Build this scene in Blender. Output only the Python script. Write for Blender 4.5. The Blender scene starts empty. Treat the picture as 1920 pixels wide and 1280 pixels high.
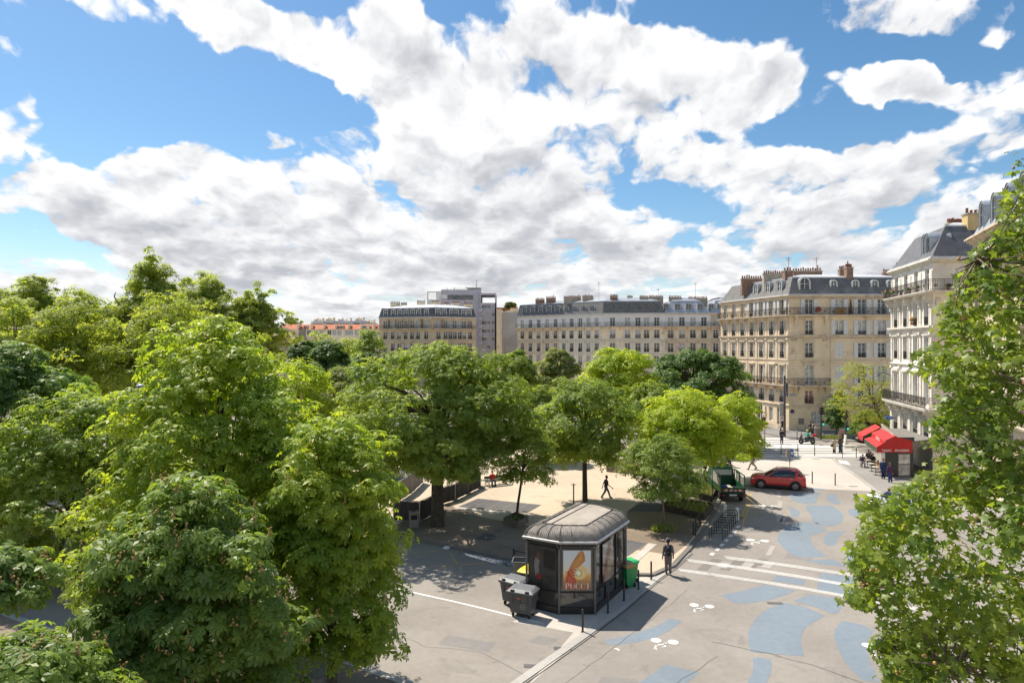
import bpy, bmesh, math, random
import numpy as np
from mathutils import Vector, Matrix
R = math.radians
rng = np.random.default_rng(7)
random.seed(7)
sc = bpy.context.scene
col = sc.collection
# ------------------------------------------------------------------ camera
H = 11.8            # eye height above the street, fourth floor
F = 1239.0          # focal length in pixels of a 1920 wide frame
HY = 645.0          # row of the horizon
cam_d = bpy.data.cameras.new('camera')
cam = bpy.data.objects.new('camera', cam_d); col.objects.link(cam)
cam.location = (0, 0, H); cam.rotation_euler = (R(90), 0, 0)
cam_d.sensor_width = 36.0; cam_d.lens = F/1920*36.0
cam_d.shift_y = (HY-640)/1920.0
cam_d.clip_start = 0.3; cam_d.clip_end = 6000
sc.camera = cam
def G(px, py, z=0.0):
    """ground point seen at a place of the photograph"""
    Y = (H-z)*F/(py-HY)
    return ((px-960)*Y/F, Y)
def AT(px, Y):
    return (px-960)*Y/F
def ZH(py, Y):
    return H+(HY-py)*Y/F
# ------------------------------------------------------------------ sky
SUN_EL = 56.0
SUN_DIR = Vector((-0.71*math.cos(R(SUN_EL)), 0.70*math.cos(R(SUN_EL)), math.sin(R(SUN_EL)))).normalized()
world = bpy.data.worlds.new('World'); sc.world = world; world.use_nodes = True
wt = world.node_tree; wt.nodes.clear()
class NT:
    def __init__(s, t): s.t = t
    def n(s, ty, **kw):
        o = s.t.nodes.new(ty)
        for k, v in kw.items(): setattr(o, k, v)
        return o
    def link(s, a, b): s.t.links.new(a, b)
    def setin(s, sock, v):
        if isinstance(v, bpy.types.NodeSocket): s.link(v, sock)
        else: sock.default_value = v
    def m(s, op, a, b=None, c=None, clamp=False):
        o = s.n('ShaderNodeMath', operation=op); o.use_clamp = clamp
        s.setin(o.inputs[0], a)
        if b is not None: s.setin(o.inputs[1], b)
        if c is not None: s.setin(o.inputs[2], c)
        return o.outputs[0]
    def v(s, op, a, b=None, out=0):
        o = s.n('ShaderNodeVectorMath', operation=op)
        s.setin(o.inputs[0], a)
        if b is not None:
            s.setin(o.inputs[3] if op == 'SCALE' else o.inputs[1], b)
        return o.outputs[out]
    def noise(s, vec, scale, detail=4, rough=.5, dist=0.0, out=0, lac=2.0):
        o = s.n('ShaderNodeTexNoise')
        if vec is not None: s.link(vec, o.inputs['Vector'])
        o.inputs['Scale'].default_value = scale; o.inputs['Detail'].default_value = detail
        o.inputs['Roughness'].default_value = rough; o.inputs['Distortion'].default_value = dist
        o.inputs['Lacunarity'].default_value = lac
        return o.outputs[out]
    def mix(s, f, a, b):
        o = s.n('ShaderNodeMix', data_type='RGBA')
        s.setin(o.inputs[0], f); s.setin(o.inputs[6], a); s.setin(o.inputs[7], b)
        return o.outputs[2]
    def ramp(s, f, stops):
        o = s.n('ShaderNodeValToRGB')
        e = o.color_ramp.elements
        while len(e) < len(stops): e.new(.5)
        for i, (p, c) in enumerate(stops):
            e[i].position = p
            e[i].color = (c, c, c, 1) if not hasattr(c, '__len__') else (*c[:3], 1)
        s.link(f, o.inputs[0]); return o.outputs[0]
    def smooth(s, x, a, b, lo=0.0, hi=1.0):
        o = s.n('ShaderNodeMapRange', interpolation_type='SMOOTHSTEP')
        s.setin(o.inputs[0], x)
        for i, val in enumerate((a, b, lo, hi)): o.inputs[i+1].default_value = val
        return o.outputs[0]
CLOUDS = [(900,190,140,100,.9),(60,200,60,60,.4),(260,290,90,50,.3),
   # centre and half size of the cloud masses and of the blue gaps between them
 (430,28,150,55,.85),(590,95,110,60,.5),(700,90,180,85,.7),(1000,110,300,120,.8),(1260,90,120,70,.55),(900,190,150,70,.4),(1020,260,330,110,.75),
 (1240,270,210,85,.6),(640,255,90,55,.5),(760,310,200,90,.7),(25,225,85,75,.7),(310,295,140,48,.6),(240,385,260,75,.6),(90,350,110,40,.4),
 (500,420,300,80,.5),(1430,150,100,58,.8),(1350,190,110,28,.45),(1700,168,140,42,.6),(1870,232,100,36,.6),(1700,30,160,48,.7),
 (1560,330,150,65,.7),(1760,340,210,80,.7),(1900,60,50,80,.5),(1520,212,45,22,.4),(80,85,80,26,.26),(1000,430,400,90,.6),(1650,440,300,60,.5),
 (300,520,600,60,.35),(1300,540,600,60,.3),
 (210,150,230,120,-.65),(470,165,190,80,-.7),(650,205,95,48,-.7),(150,290,60,40,-.4),(1450,45,85,60,-.6),(1190,10,190,22,-.3),(1760,105,200,26,-.6),
 (1600,120,60,40,-.4),(1570,262,150,32,-.7),(1700,225,150,26,-.55),(1240,375,120,34,-.8),(1290,395,70,26,-.4),(30,440,70,36,-.65),(530,452,70,20,-.5),
 (1150,172,100,22,-.55),(860,70,60,26,-.5),(1330,235,60,26,-.5),(1500,165,40,60,-.4),(560,300,40,18,-.4),(1600,400,60,14,-.25),(1280,462,50,12,-.3)]
SHADES = [(960,150,170,40,.5),(860,60,120,26,.25),(1030,330,200,50,.55),(900,400,190,45,.6),(1130,270,90,35,.35),(330,325,130,24,.45),(230,425,210,32,.6),(100,385,90,26,.45),
 (60,255,60,22,.5),(1230,330,110,22,.3),(1300,120,70,20,.25),(1560,395,160,30,.5),(1750,415,180,40,.6),(700,365,130,26,.5),(440,470,160,20,.5),(1080,470,180,26,.6),(1500,470,200,26,.6),(1700,500,200,24,.6),(250,520,300,22,.5),(900,510,200,20,.5),(1630,60,110,16,.3),(1750,180,80,16,.2),(1380,215,80,10,.2)]
W = NT(wt)
geo = W.n('ShaderNodeTexCoord'); dirv = geo.outputs['Generated']
sky = W.n('ShaderNodeTexSky', sky_type='NISHITA'); sky.sun_disc = False
sky.sun_elevation = R(SUN_EL); sky.sun_rotation = math.atan2(SUN_DIR.x, SUN_DIR.y)
sky.air_density = 1.0; sky.dust_density = .4; sky.ozone_density = 2.2; sky.altitude = 60
sepw = W.n('ShaderNodeSeparateXYZ'); W.link(dirv, sepw.inputs[0]); x, y, z = sepw.outputs
zp = W.m('MAXIMUM', z, 0.0)
c = W.n('ShaderNodeCombineXYZ')
W.link(W.m('DIVIDE', W.m('MULTIPLY', W.m('ARCTAN2', x, y), 1.9), W.m('MULTIPLY_ADD', zp, .35, .5)), c.inputs[0])
W.link(W.m('MULTIPLY', W.m('LOGARITHM', W.m('ADD', zp, .085), math.e), 1.6), c.inputs[1])
pl = c.outputs[0]
def cn(p):      # billowing layer of cumulus
    w = W.v('SCALE', W.v('SUBTRACT', W.noise(p, 3.6, 3, .55, out=1), (.5, .5, .5)), .30)
    q = W.v('ADD', p, w)
    n1 = W.noise(q, 2.1, 8, .58)
    vo = W.n('ShaderNodeTexVoronoi', feature='F1'); vo.inputs['Scale'].default_value = 3.1; vo.inputs['Detail'].default_value = 2.0; vo.inputs['Roughness'].default_value = .55
    vo.inputs['Lacunarity'].default_value = 2.2; vo.normalize = True; W.link(q, vo.inputs['Vector'])
    return W.m('MULTIPLY_ADD', W.m('SUBTRACT', .22, vo.outputs['Distance']), 1.8, W.m('MULTIPLY', W.m('SUBTRACT', n1, .5), 2.2))
n0 = cn(pl)
n1_ = cn(W.v('ADD', pl, (-.03, .11, 0.0)))
ay = W.m('MAXIMUM', W.m('ABSOLUTE', y), .08)
c2 = W.n('ShaderNodeCombineXYZ'); W.link(W.m('DIVIDE', x, ay), c2.inputs[0]); W.link(W.m('DIVIDE', z, ay), c2.inputs[1])
w2 = W.noise(c2.outputs[0], 6.0, 4, .6, out=1)
uvw = W.v('MULTIPLY', W.v('ADD', c2.outputs[0], W.v('SCALE', W.v('SUBTRACT', w2, (.5, .5, .5)), .13)), (1, 1, 0))
def field(L):
    acc = None
    for (px, py, rx, ry, w) in L:
        a = W.v('SUBTRACT', uvw, ((px-960)/F, (HY-py)/F, 0)); a = W.v('MULTIPLY', a, (F/rx, F/ry, 0))
        e = W.m('EXPONENT', W.m('MULTIPLY', W.v('DOT_PRODUCT', a, a, out=1), -1.2))
        acc = W.m('MULTIPLY', e, w) if acc is None else W.m('MULTIPLY_ADD', e, w, acc)
    return acc
acc = field(CLOUDS); shd = field(SHADES)
acc = W.m('MINIMUM', W.m('MAXIMUM', W.m('MULTIPLY', acc, 1.0), -.80), .47)
acc = W.m('ADD', acc, field([(850,190,150,120,.38),(1010,60,120,60,.2),(480,25,160,50,.45),(640,110,110,60,.42),(330,10,60,40,.3),(1440,140,90,50,.3),(320,290,120,40,.25),(1700,165,120,35,.3)]))
low = W.smooth(z, .30, .08, -.05, .20)
d0 = W.m('ADD', W.m('ADD', acc, low), n0)
cover = W.smooth(d0, .0, .26)
lit = W.m('MULTIPLY', W.m('SUBTRACT', n0, n1_), 1.35)
lit = W.m('ADD', lit, .74)
lit = W.m('SUBTRACT', lit, W.m('MULTIPLY', shd, W.m('MULTIPLY_ADD', n0, .5, .75)))
lit = W.m('SUBTRACT', lit, W.smooth(z, .25, .03, 0.0, .20))
lit = W.m('SUBTRACT', lit, W.smooth(d0, .15, .8, 0.0, .30))
litc = W.smooth(lit, -.4, 1.12)
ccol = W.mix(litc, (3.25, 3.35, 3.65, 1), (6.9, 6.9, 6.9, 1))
ccol = W.v('SCALE', ccol, W.smooth(z, .48, .8, 1.0, 3.2))  # clouds overhead, out of view, made brighter to add fill light
cover = W.m('MAXIMUM', cover, W.smooth(z, .13, .02, 0.0, .92))
skyc = sky.outputs[0]
hs = W.n('ShaderNodeHueSaturation'); hs.inputs['Saturation'].default_value = 1.2; hs.inputs['Value'].default_value = .83; hs.inputs['Hue'].default_value = .493
W.link(skyc, hs.inputs['Color'])
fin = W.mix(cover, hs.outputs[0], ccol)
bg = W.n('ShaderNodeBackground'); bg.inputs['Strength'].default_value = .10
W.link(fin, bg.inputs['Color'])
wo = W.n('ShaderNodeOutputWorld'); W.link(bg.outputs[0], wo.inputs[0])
world.cycles.sampling_method = 'MANUAL'; world.cycles.sample_map_resolution = 1024
# ------------------------------------------------------------------ sun and exposure
sun_d = bpy.data.lights.new('sun', 'SUN'); sun_d.energy = 4.4; sun_d.angle = R(.53); sun_d.color = (1.0, .92, .80)
sun = bpy.data.objects.new('sun', sun_d); col.objects.link(sun)
sun.rotation_euler = (-SUN_DIR).to_track_quat('-Z', 'Y').to_euler(); sun.location = (0, 0, 60)
sc.view_settings.view_transform = 'Standard'; sc.view_settings.look = 'None'
sc.view_settings.gamma = 1; sc.view_settings.exposure = .70; sc.view_settings.use_curve_mapping = False
sc.render.engine = 'CYCLES'
sc.cycles.max_bounces = 7; sc.cycles.diffuse_bounces = 4; sc.cycles.glossy_bounces = 3; sc.cycles.transmission_bounces = 4
sc.cycles.transparent_max_bounces = 4; sc.cycles.caustics_reflective = False; sc.cycles.caustics_refractive = False
sc.cycles.sample_clamp_indirect = 4
# ------------------------------------------------------------------ materials
MATS = {}
def mat(name, c, rough=.7, var=.12, scale=3.0, bump=0.0, bscale=40.0, spec=.3, metal=0.0, c2=None, detail=6, joints=None, coat=0.0, stain=None):
    if name in MATS: return MATS[name]
    m = bpy.data.materials.new(name); m.use_nodes = True
    t = NT(m.node_tree); t.t.nodes.clear()
    out = t.n('ShaderNodeOutputMaterial'); b = t.n('ShaderNodeBsdfPrincipled'); t.link(b.outputs[0], out.inputs[0])
    tc = t.n('ShaderNodeTexCoord'); o = tc.outputs['Object']
    nz = t.noise(o, scale, detail, .6)
    ca = tuple(max(0, v*(1-var)) for v in c)+(1,); cb = tuple(min(1, v*(1+var)) for v in (c2 or c))+(1,)
    base = t.mix(t.smooth(nz, .3, .7), ca, cb)
    if stain:   # dirt running over large patches: colour, amount, scale
        sc_, amt, sscale = stain
        f = t.m('MULTIPLY', t.smooth(t.noise(o, sscale, 5, .65), .52, .72), amt)
        base = t.mix(f, base, (*sc_, 1))
    if joints:  # horizontal masonry joints
        step, dark = joints
        s = t.n('ShaderNodeSeparateXYZ'); t.link(o, s.inputs[0])
        fr = t.m('FRACT', t.m('DIVIDE', s.outputs[2], step))
        j = t.m('LESS_THAN', fr, .075)
        base = t.mix(t.m('MULTIPLY', j, dark), base, tuple(v*.45 for v in c)+(1,))
    t.link(base, b.inputs['Base Color'])
    b.inputs['Roughness'].default_value = rough; b.inputs['Metallic'].default_value = metal
    b.inputs['Specular IOR Level'].default_value = spec
    b.inputs['Coat Weight'].default_value = coat; b.inputs['Coat Roughness'].default_value = .05
    if bump:
        bp = t.n('ShaderNodeBump'); bp.inputs['Strength'].default_value = bump; bp.inputs['Distance'].default_value = .02
        t.link(t.noise(o, bscale, 4, .6), bp.inputs['Height']); t.link(bp.outputs[0], b.inputs['Normal'])
    MATS[name] = m; return m
def leaf_mat(name, c, c2, trans=.45, rough=.45, spec=.35):
    c = (c[0]*1.45, c[1]*1.38, c[2]*1.8); c2 = (min(.60, c2[0]*1.55), min(.60, c2[1]*1.38), c2[2]*1.9); trans = min(.6, trans+.06)
    """leaf colour differs from leaf to leaf; light passes through"""
    m = bpy.data.materials.new(name); m.use_nodes = True
    t = NT(m.node_tree); t.t.nodes.clear()
    out = t.n('ShaderNodeOutputMaterial'); b = t.n('ShaderNodeBsdfPrincipled'); tr = t.n('ShaderNodeBsdfTranslucent')
    g = t.n('ShaderNodeNewGeometry'); tc = t.n('ShaderNodeTexCoord')
    rnd = g.outputs['Random Per Island']
    nz = t.noise(tc.outputs['Object'], .45, 3, .6)
    f = t.m('ADD', t.m('MULTIPLY', rnd, .45), t.m('MULTIPLY', t.smooth(nz, .3, .7), .55))
    base = t.mix(f, (*c, 1), (*c2, 1))
    t.link(base, b.inputs['Base Color']); b.inputs['Roughness'].default_value = rough; b.inputs['Specular IOR Level'].default_value = spec
    tcol = t.mix(1.0, base, base)
    mul = t.n('ShaderNodeMix', data_type='RGBA', blend_type='MULTIPLY'); mul.inputs[0].default_value = 1
    t.link(base, mul.inputs[6]); mul.inputs[7].default_value = (1.75, 1.68, .62, 1); t.link(mul.outputs[2], tr.inputs[0])
    mx = t.n('ShaderNodeMixShader'); mx.inputs[0].default_value = trans
    t.link(b.outputs[0], mx.inputs[1]); t.link(tr.outputs[0], mx.inputs[2]); t.link(mx.outputs[0], out.inputs[0])
    MATS[name] = m; return m
def ground_mat(name, c, c2, patch=None, rough=.9, speck=.10, crack=None, spec=.2, yel=None):
    m = bpy.data.materials.new(name); m.use_nodes = True
    t = NT(m.node_tree); t.t.nodes.clear()
    out = t.n('ShaderNodeOutputMaterial'); b = t.n('ShaderNodeBsdfPrincipled'); t.link(b.outputs[0], out.inputs[0])
    tc = t.n('ShaderNodeTexCoord'); o = tc.outputs['Object']
    f = t.smooth(t.noise(o, .16, 7, .62, .4), .32, .68)
    base = t.mix(f, (*c, 1), (*c2, 1))
    if patch:
        base = t.mix(t.m('MULTIPLY', t.smooth(t.noise(o, .55, 6, .7, 1.2), .55, .68), .55), base, (*patch, 1))
    fine = t.noise(o, 22, 3, .7)
    k = t.m('MULTIPLY_ADD', t.m('SUBTRACT', fine, .5), speck*5, 1.0)
    fine2 = t.noise(o, 3.2, 4, .7)
    k = t.m('MULTIPLY', k, t.m('MULTIPLY_ADD', t.m('SUBTRACT', fine2, .5), .34, 1.0))
    base = t.v('SCALE', base, k)
    if crack:
        v = t.n('ShaderNodeTexVoronoi', feature='DISTANCE_TO_EDGE'); v.inputs['Scale'].default_value = crack
        wv = t.v('ADD', o, t.v('SCALE', t.v('SUBTRACT', t.noise(o, .8, 4, .6, out=1), (.5, .5, .5)), 2.2)); t.link(wv, v.inputs['Vector'])
        base = t.mix(t.m('MULTIPLY', t.m('LESS_THAN', v.outputs[0], .0035), .5), base, tuple(v_*.35 for v_ in c)+(1,))
    t.link(base, b.inputs['Base Color']); b.inputs['Roughness'].default_value = rough; b.inputs['Specular IOR Level'].default_value = spec
    bp = t.n('ShaderNodeBump'); bp.inputs['Strength'].default_value = .35; bp.inputs['Distance'].default_value = .01
    t.link(fine, bp.inputs['Height']); t.link(bp.outputs[0], b.inputs['Normal'])
    MATS[name] = m; return m
# ------------------------------------------------------------------ mesh building
class MB:
    """collects boxes, prisms, tubes and sheets; build() links them as one mesh object"""
    def __init__(s): s.v = []; s.f = []; s.mi = []; s.fr = None; s.cur = 0; s.smooth = []
    def frame(s, o=None, yaw=0.0):
        s.fr = None if o is None else (Vector((*o, 0)) if len(o) == 2 else Vector(o), math.cos(yaw), math.sin(yaw)); return s
    def p(s, q):
        if s.fr is None: return tuple(q)
        o, c, si = s.fr
        return (o.x+c*q[0]-si*q[1], o.y+si*q[0]+c*q[1], o.z+q[2])
    def add(s, vs, fs, sm=False):
        b = len(s.v); s.v += [s.p(q) for q in vs]
        for f in fs: s.f.append([b+i for i in f]); s.mi.append(s.cur); s.smooth.append(sm)
    def m(s, i): s.cur = i; return s
    def box(s, x0, x1, y0, y1, z0, z1):
        s.add([(x, y, z) for z in (z0, z1) for y in (y0, y1) for x in (x0, x1)],
              [(0,2,3,1),(4,5,7,6),(0,1,5,4),(2,6,7,3),(0,4,6,2),(1,3,7,5)]); return s
    def cbox(s, x, y, z, sx, sy, sz): return s.box(x-sx/2, x+sx/2, y-sy/2, y+sy/2, z, z+sz)
    def quad(s, a, b, c, d): s.add([a, b, c, d], [(0,1,2,3)]); return s
    def poly(s, pts, z): s.add([(x, y, z) for x, y in pts], [tuple(range(len(pts)))]); return s
    def prism(s, pts, z0, z1, top=True, bottom=False):
        n = len(pts)
        s.add([(x, y, z0) for x, y in pts]+[(x, y, z1) for x, y in pts], [(i, (i+1) % n, n+(i+1) % n, n+i) for i in range(n)])
        if top: s.poly(pts, z1)
        if bottom: s.poly(pts[::-1], z0)
        return s
    def ring(s, a, b, za, zb):      # joins two outlines of equal length
        n = len(a)
        s.add([(x, y, za) for x, y in a]+[(x, y, zb) for x, y in b], [(i, (i+1) % n, n+(i+1) % n, n+i) for i in range(n)]); return s
    def tube(s, pts, rs, n=8, caps=True, sm=True):
        pts = [Vector(q) for q in pts]
        if not hasattr(rs, '__len__'): rs = [rs]*len(pts)
        vs = []; pr = None
        for i, q in enumerate(pts):
            d = (pts[min(i+1, len(pts)-1)]-pts[max(i-1, 0)])
            if d.length < 1e-9: d = Vector((0, 0, 1))
            d.normalize()
            if pr is None:
                a = Vector((1, 0, 0)) if abs(d.x) < .8 else Vector((0, 1, 0)); u = d.cross(a).normalized()
            else: u = (pr-d*pr.dot(d)).normalized()
            pr = u; w = d.cross(u)
            for k in range(n):
                an = 2*math.pi*k/n; vs.append(q+(u*math.cos(an)+w*math.sin(an))*rs[i])
        fs = [(i*n+k, i*n+(k+1) % n, (i+1)*n+(k+1) % n, (i+1)*n+k) for i in range(len(pts)-1) for k in range(n)]
        s.add(vs, fs, sm)
        if caps:
            s.add(vs[:n], [tuple(range(n))[::-1]]); s.add(vs[-n:], [tuple(range(n))])
        return s
    def rod(s, a, b, r, n=6): return s.tube([a, b], r, n)
    def lathe(s, c, prof, n=16, sm=True, axis='z'):
        vs = []
        for r, h in prof:
            for k in range(n):
                a = 2*math.pi*k/n; u, w = r*math.cos(a), r*math.sin(a)
                vs.append({'z': (c[0]+u, c[1]+w, c[2]+h), 'x': (c[0]+h, c[1]+u, c[2]+w), 'y': (c[0]+u, c[1]+h, c[2]+w)}[axis])
        m_ = len(prof)
        s.add(vs, [(i*n+k, i*n+(k+1) % n, (i+1)*n+(k+1) % n, (i+1)*n+k) for i in range(m_-1) for k in range(n)], sm); return s
    def ball(s, c, r, sx=1, sy=1, sz=1, n=10):
        prof = [(math.sin(math.pi*i/6), -math.cos(math.pi*i/6)) for i in range(7)]
        vs = [(c[0]+r*sx*max(q, .001)*math.cos(2*math.pi*k/n), c[1]+r*sy*max(q, .001)*math.sin(2*math.pi*k/n), c[2]+r*sz*h) for q, h in prof for k in range(n)]
        s.add(vs, [(i*n+k, i*n+(k+1) % n, (i+1)*n+(k+1) % n, (i+1)*n+k) for i in range(6) for k in range(n)], True); return s
    def mesh(s, name, mats):
        me = bpy.data.meshes.new(name); me.from_pydata(s.v, [], s.f)
        for m_ in (mats if isinstance(mats, (list, tuple)) else [mats]): me.materials.append(m_)
        me.polygons.foreach_set('material_index', s.mi); me.polygons.foreach_set('use_smooth', s.smooth)
        me.update(); return me
    def build(s, name, mats, parent=None, **kw): return link(name, s.mesh(name, mats), parent, **kw)
def link(name, data, parent=None, loc=None, rz=None, label=None, cat=None, group=None, kind=None):
    o = bpy.data.objects.new(name, data); col.objects.link(o)
    if parent is not None: o.parent = parent
    if loc is not None: o.location = loc if len(loc) == 3 else (*loc, 0)
    if rz: o.rotation_euler = (0, 0, rz)
    for k, v in (('label', label), ('category', cat), ('group', group), ('kind', kind)):
        if v: o[k] = v
    return o
def thing(name, label, cat, loc=(0, 0, 0), rz=0, group=None): return link(name, None, None, loc, rz, label, cat, group)
def copy_tree(o, parent=None, loc=None, rz=None, label=None):
    c = o.copy(); col.objects.link(c); c.parent = parent
    if loc is not None: c.location = loc if len(loc) == 3 else (*loc, 0)
    if rz is not None: c.rotation_euler = (0, 0, rz)
    if label: c['label'] = label
    for ch in KIDS.get(o.name, None) or [k for k in o.children]: copy_tree(ch, c)
    return c
KIDS = {}
def offset(poly, d):
    """moves every side of a counter-clockwise outline inwards by d"""
    n = len(poly); out = []
    for i in range(n):
        p0, p1, p2 = Vector(poly[i-1]), Vector(poly[i]), Vector(poly[(i+1) % n])
        a, b = (p1-p0).normalized(), (p2-p1).normalized()
        na, nb = Vector((-a.y, a.x)), Vector((-b.y, b.x))
        k = (na+nb); k = k/max(.2, 1+na.dot(nb))
        out.append(tuple(p1+k*d))
    return out
def text_mb(txt, size, extr=.01, bold=False, align='CENTER'):
    c = bpy.data.curves.new('lettering', 'FONT'); c.body = txt; c.size = size; c.extrude = extr; c.align_x = align; c.align_y = 'CENTER'
    if bold: c.offset = size*.02
    c.resolution_u = 2
    o = bpy.data.objects.new('lettering', c); col.objects.link(o)
    dg = bpy.context.evaluated_depsgraph_get()
    me = bpy.data.meshes.new_from_object(o.evaluated_get(dg)); bpy.data.objects.remove(o); bpy.data.curves.remove(c)
    return me
def add_text(mb, txt, size, place, extr=.008, bold=False):
    """place(x, y, d) -> point; x along the line, y up, d outwards"""
    me = text_mb(txt, size, extr, bold)
    mb.add([place(v.co.x, v.co.y, v.co.z) for v in me.vertices], [tuple(p.vertices) for p in me.polygons])
# ------------------------------------------------------------------ ground
asph = ground_mat('asphalt', (.24,.216,.19), (.30,.274,.243), patch=(.19,.174,.158), speck=.07)
asph_far = ground_mat('far_asphalt', (.17,.165,.16), (.21,.2,.19), speck=.05)
gravel = ground_mat('gravel', (.46,.375,.28), (.53,.44,.335), patch=(.38,.30,.215), speck=.13)
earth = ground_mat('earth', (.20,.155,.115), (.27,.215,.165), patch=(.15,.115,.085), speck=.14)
paveb = ground_mat('pale_asphalt', (.44,.40,.35), (.50,.46,.41), speck=.06)
granite = ground_mat('granite_kerb', (.36,.34,.31), (.44,.42,.385), speck=.09, crack=.9)
dkerb = ground_mat('dark_kerb', (.16,.145,.13), (.21,.19,.17), speck=.09)
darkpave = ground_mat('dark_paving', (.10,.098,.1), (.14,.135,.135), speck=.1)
slab = ground_mat('paving_slabs', (.27,.245,.22), (.36,.33,.30), speck=.08, crack=.5)
bluep = ground_mat('blue_paint', (.18,.215,.245), (.205,.245,.285), patch=(.235,.248,.258), speck=.05)
whitep = ground_mat('white_paint', (.62,.60,.56), (.72,.70,.66), patch=(.40,.38,.35), speck=.16)
yellp = ground_mat('yellow_paint', (.50,.34,.12), (.42,.32,.16), patch=(.25,.22,.18), speck=.16)
brownp = ground_mat('brown_patch', (.17,.155,.14), (.21,.195,.18), speck=.06)
palep = ground_mat('pale_patch', (.34,.31,.285), (.39,.36,.33), speck=.06)
def sheet(name, pts, m, z, kind='structure', **kw):
    mb = MB(); pts = list(pts)
    a = sum(pts[i-1][0]*pts[i][1]-pts[i][0]*pts[i-1][1] for i in range(len(pts)))
    if a < 0: pts = pts[::-1]
    mb.poly(pts, z)
    return mb.build(name, m, kind=kind, **kw)
def gp(*pp): return [G(x, y) for x, y in pp]
big = MB(); N = 40
xs = np.concatenate([[-3000, -900, -300], np.linspace(-120, 120, 25), [300, 900, 3000]]); ys = np.concatenate([[-400, -60], np.linspace(0, 200, 21), [400, 1000, 4000]])
big.v = [(x, y, 0) for y in ys for x in xs]; nx = len(xs)
big.f = [(j*nx+i, j*nx+i+1, (j+1)*nx+i+1, (j+1)*nx+i) for j in range(len(ys)-1) for i in range(nx-1)]; big.mi = [0]*len(big.f); big.smooth = [False]*len(big.f)
big.build('ground', asph, kind='structure')
def crop2(x, y): return (1240+x/4, 780+y/4)
def crop6(x, y): return (1060+x/3.2, 1000+y/3.2)
def strip(mb, path, w, z, m=0):
    """a flat band of width w along a path"""
    mb.m(m)
    P = [Vector(q) for q in path]; L = []; Rr = []
    for i, q in enumerate(P):
        d = (P[min(i+1, len(P)-1)]-P[max(i-1, 0)]).normalized(); n = Vector((-d.y, d.x))
        L.append(q+n*w/2); Rr.append(q-n*w/2)
    for i in range(len(P)-1):
        mb.quad((*Rr[i], z), (*Rr[i+1], z), (*L[i+1], z), (*L[i], z))
def kerb(name, path, w, h, m, z0=0.0, **kw):
    mb = MB(); P = [Vector(q) for q in path]; L = []; Rr = []
    for i, q in enumerate(P):
        d = (P[min(i+1, len(P)-1)]-P[max(i-1, 0)]).normalized(); n = Vector((-d.y, d.x))
        L.append(q+n*w/2); Rr.append(q-n*w/2)
    for i in range(len(P)-1):
        a, b, c, d = Rr[i], Rr[i+1], L[i+1], L[i]
        mb.quad((*a, h), (*b, h), (*c, h), (*d, h)); mb.quad((*a, z0), (*b, z0), (*b, h), (*a, h)); mb.quad((*c, z0), (*d, z0), (*d, h), (*c, h))
    return mb.build(name, m, kind='structure', **kw)
# park square: gravel slab a kerb's height above the road
park_edge = gp((300,985),(520,985),(730,1006),(818,1021),(960,1050),(1040,1066),(1150,1078),(1225,1079),(1262,1062),(1290,1032),(1316,1000),(1340,958),(1352,930),(1350,905),(1340,885),(1318,868))
far = [(25, 76), (-60, 76), (-75, 60)]
pk = MB(); pts = park_edge+far
pk.prism(pts, 0, .11, top=True); pk.build('gravel_square', gravel, kind='structure')
kerb('square_kerb', [(x, y) for x, y in park_edge], .26, .118, dkerb)
# darker soil under the trees, laid as sheets on the gravel
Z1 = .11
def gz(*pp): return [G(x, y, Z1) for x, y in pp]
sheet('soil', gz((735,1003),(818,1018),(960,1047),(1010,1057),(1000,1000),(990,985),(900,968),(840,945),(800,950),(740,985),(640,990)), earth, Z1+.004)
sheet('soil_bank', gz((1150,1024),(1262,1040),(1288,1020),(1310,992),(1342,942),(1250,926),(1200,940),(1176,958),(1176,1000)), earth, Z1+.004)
def paving(name, pts, n, m):
    a, b, c, d = [Vector(q) for q in pts]; mb = MB(); g = .03
    for i in range(n[0]):
        for j in range(n[1]):
            def q(u, v): return tuple((a.lerp(b, u)).lerp(d.lerp(c, u), v))
            u0, u1, v0, v1 = i/n[0]+.004, (i+1)/n[0]-.004, j/n[1]+.008, (j+1)/n[1]-.008
            mb.poly([q(u0, v0), q(u1, v0), q(u1, v1), q(u0, v1)], Z1+.010)
    mb.build(name, m, kind='structure')
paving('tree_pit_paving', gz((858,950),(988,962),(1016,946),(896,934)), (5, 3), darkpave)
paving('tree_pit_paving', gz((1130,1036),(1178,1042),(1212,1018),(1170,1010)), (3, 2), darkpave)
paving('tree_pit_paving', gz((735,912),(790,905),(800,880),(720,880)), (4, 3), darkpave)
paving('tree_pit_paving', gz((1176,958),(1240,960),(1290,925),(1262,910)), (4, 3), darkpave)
sheet('stone_border', gz((1180,1052),(1196,1052),(1232,1020),(1216,1018)), paveb, Z1+.018)
sheet('stone_border', gz((850,952),(1000,970),(1004,966),(858,948)), paveb, Z1+.006)
mh = MB().m(0); mh.poly(gz((905,1003),(930,1010),(914,1014),(888,1008)), Z1+.012); mh.poly(gz((900,999),(925,1001),(934,1008),(908,1004)), Z1+.016)
mh.build('manhole_cover', darkpave, kind='structure')
lt = MB()
for k in range(420):
    c = G(random.uniform(745, 1010) if k < 300 else random.uniform(1190, 1300), random.uniform(962, 1046), .11); s_ = random.uniform(.03, .09); a = random.random()*6.3
    lt.add([(c[0], c[1], .135), (c[0]+s_*math.cos(a), c[1]+s_*math.sin(a), .15), (c[0]+s_*math.cos(a+1.1), c[1]+s_*math.sin(a+1.1), .14)], [(0, 1, 2)])
lt.build('leaf_litter', mat('dry_leaf', (.36,.29,.2), .9, var=.4, scale=9), kind='stuff')
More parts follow.
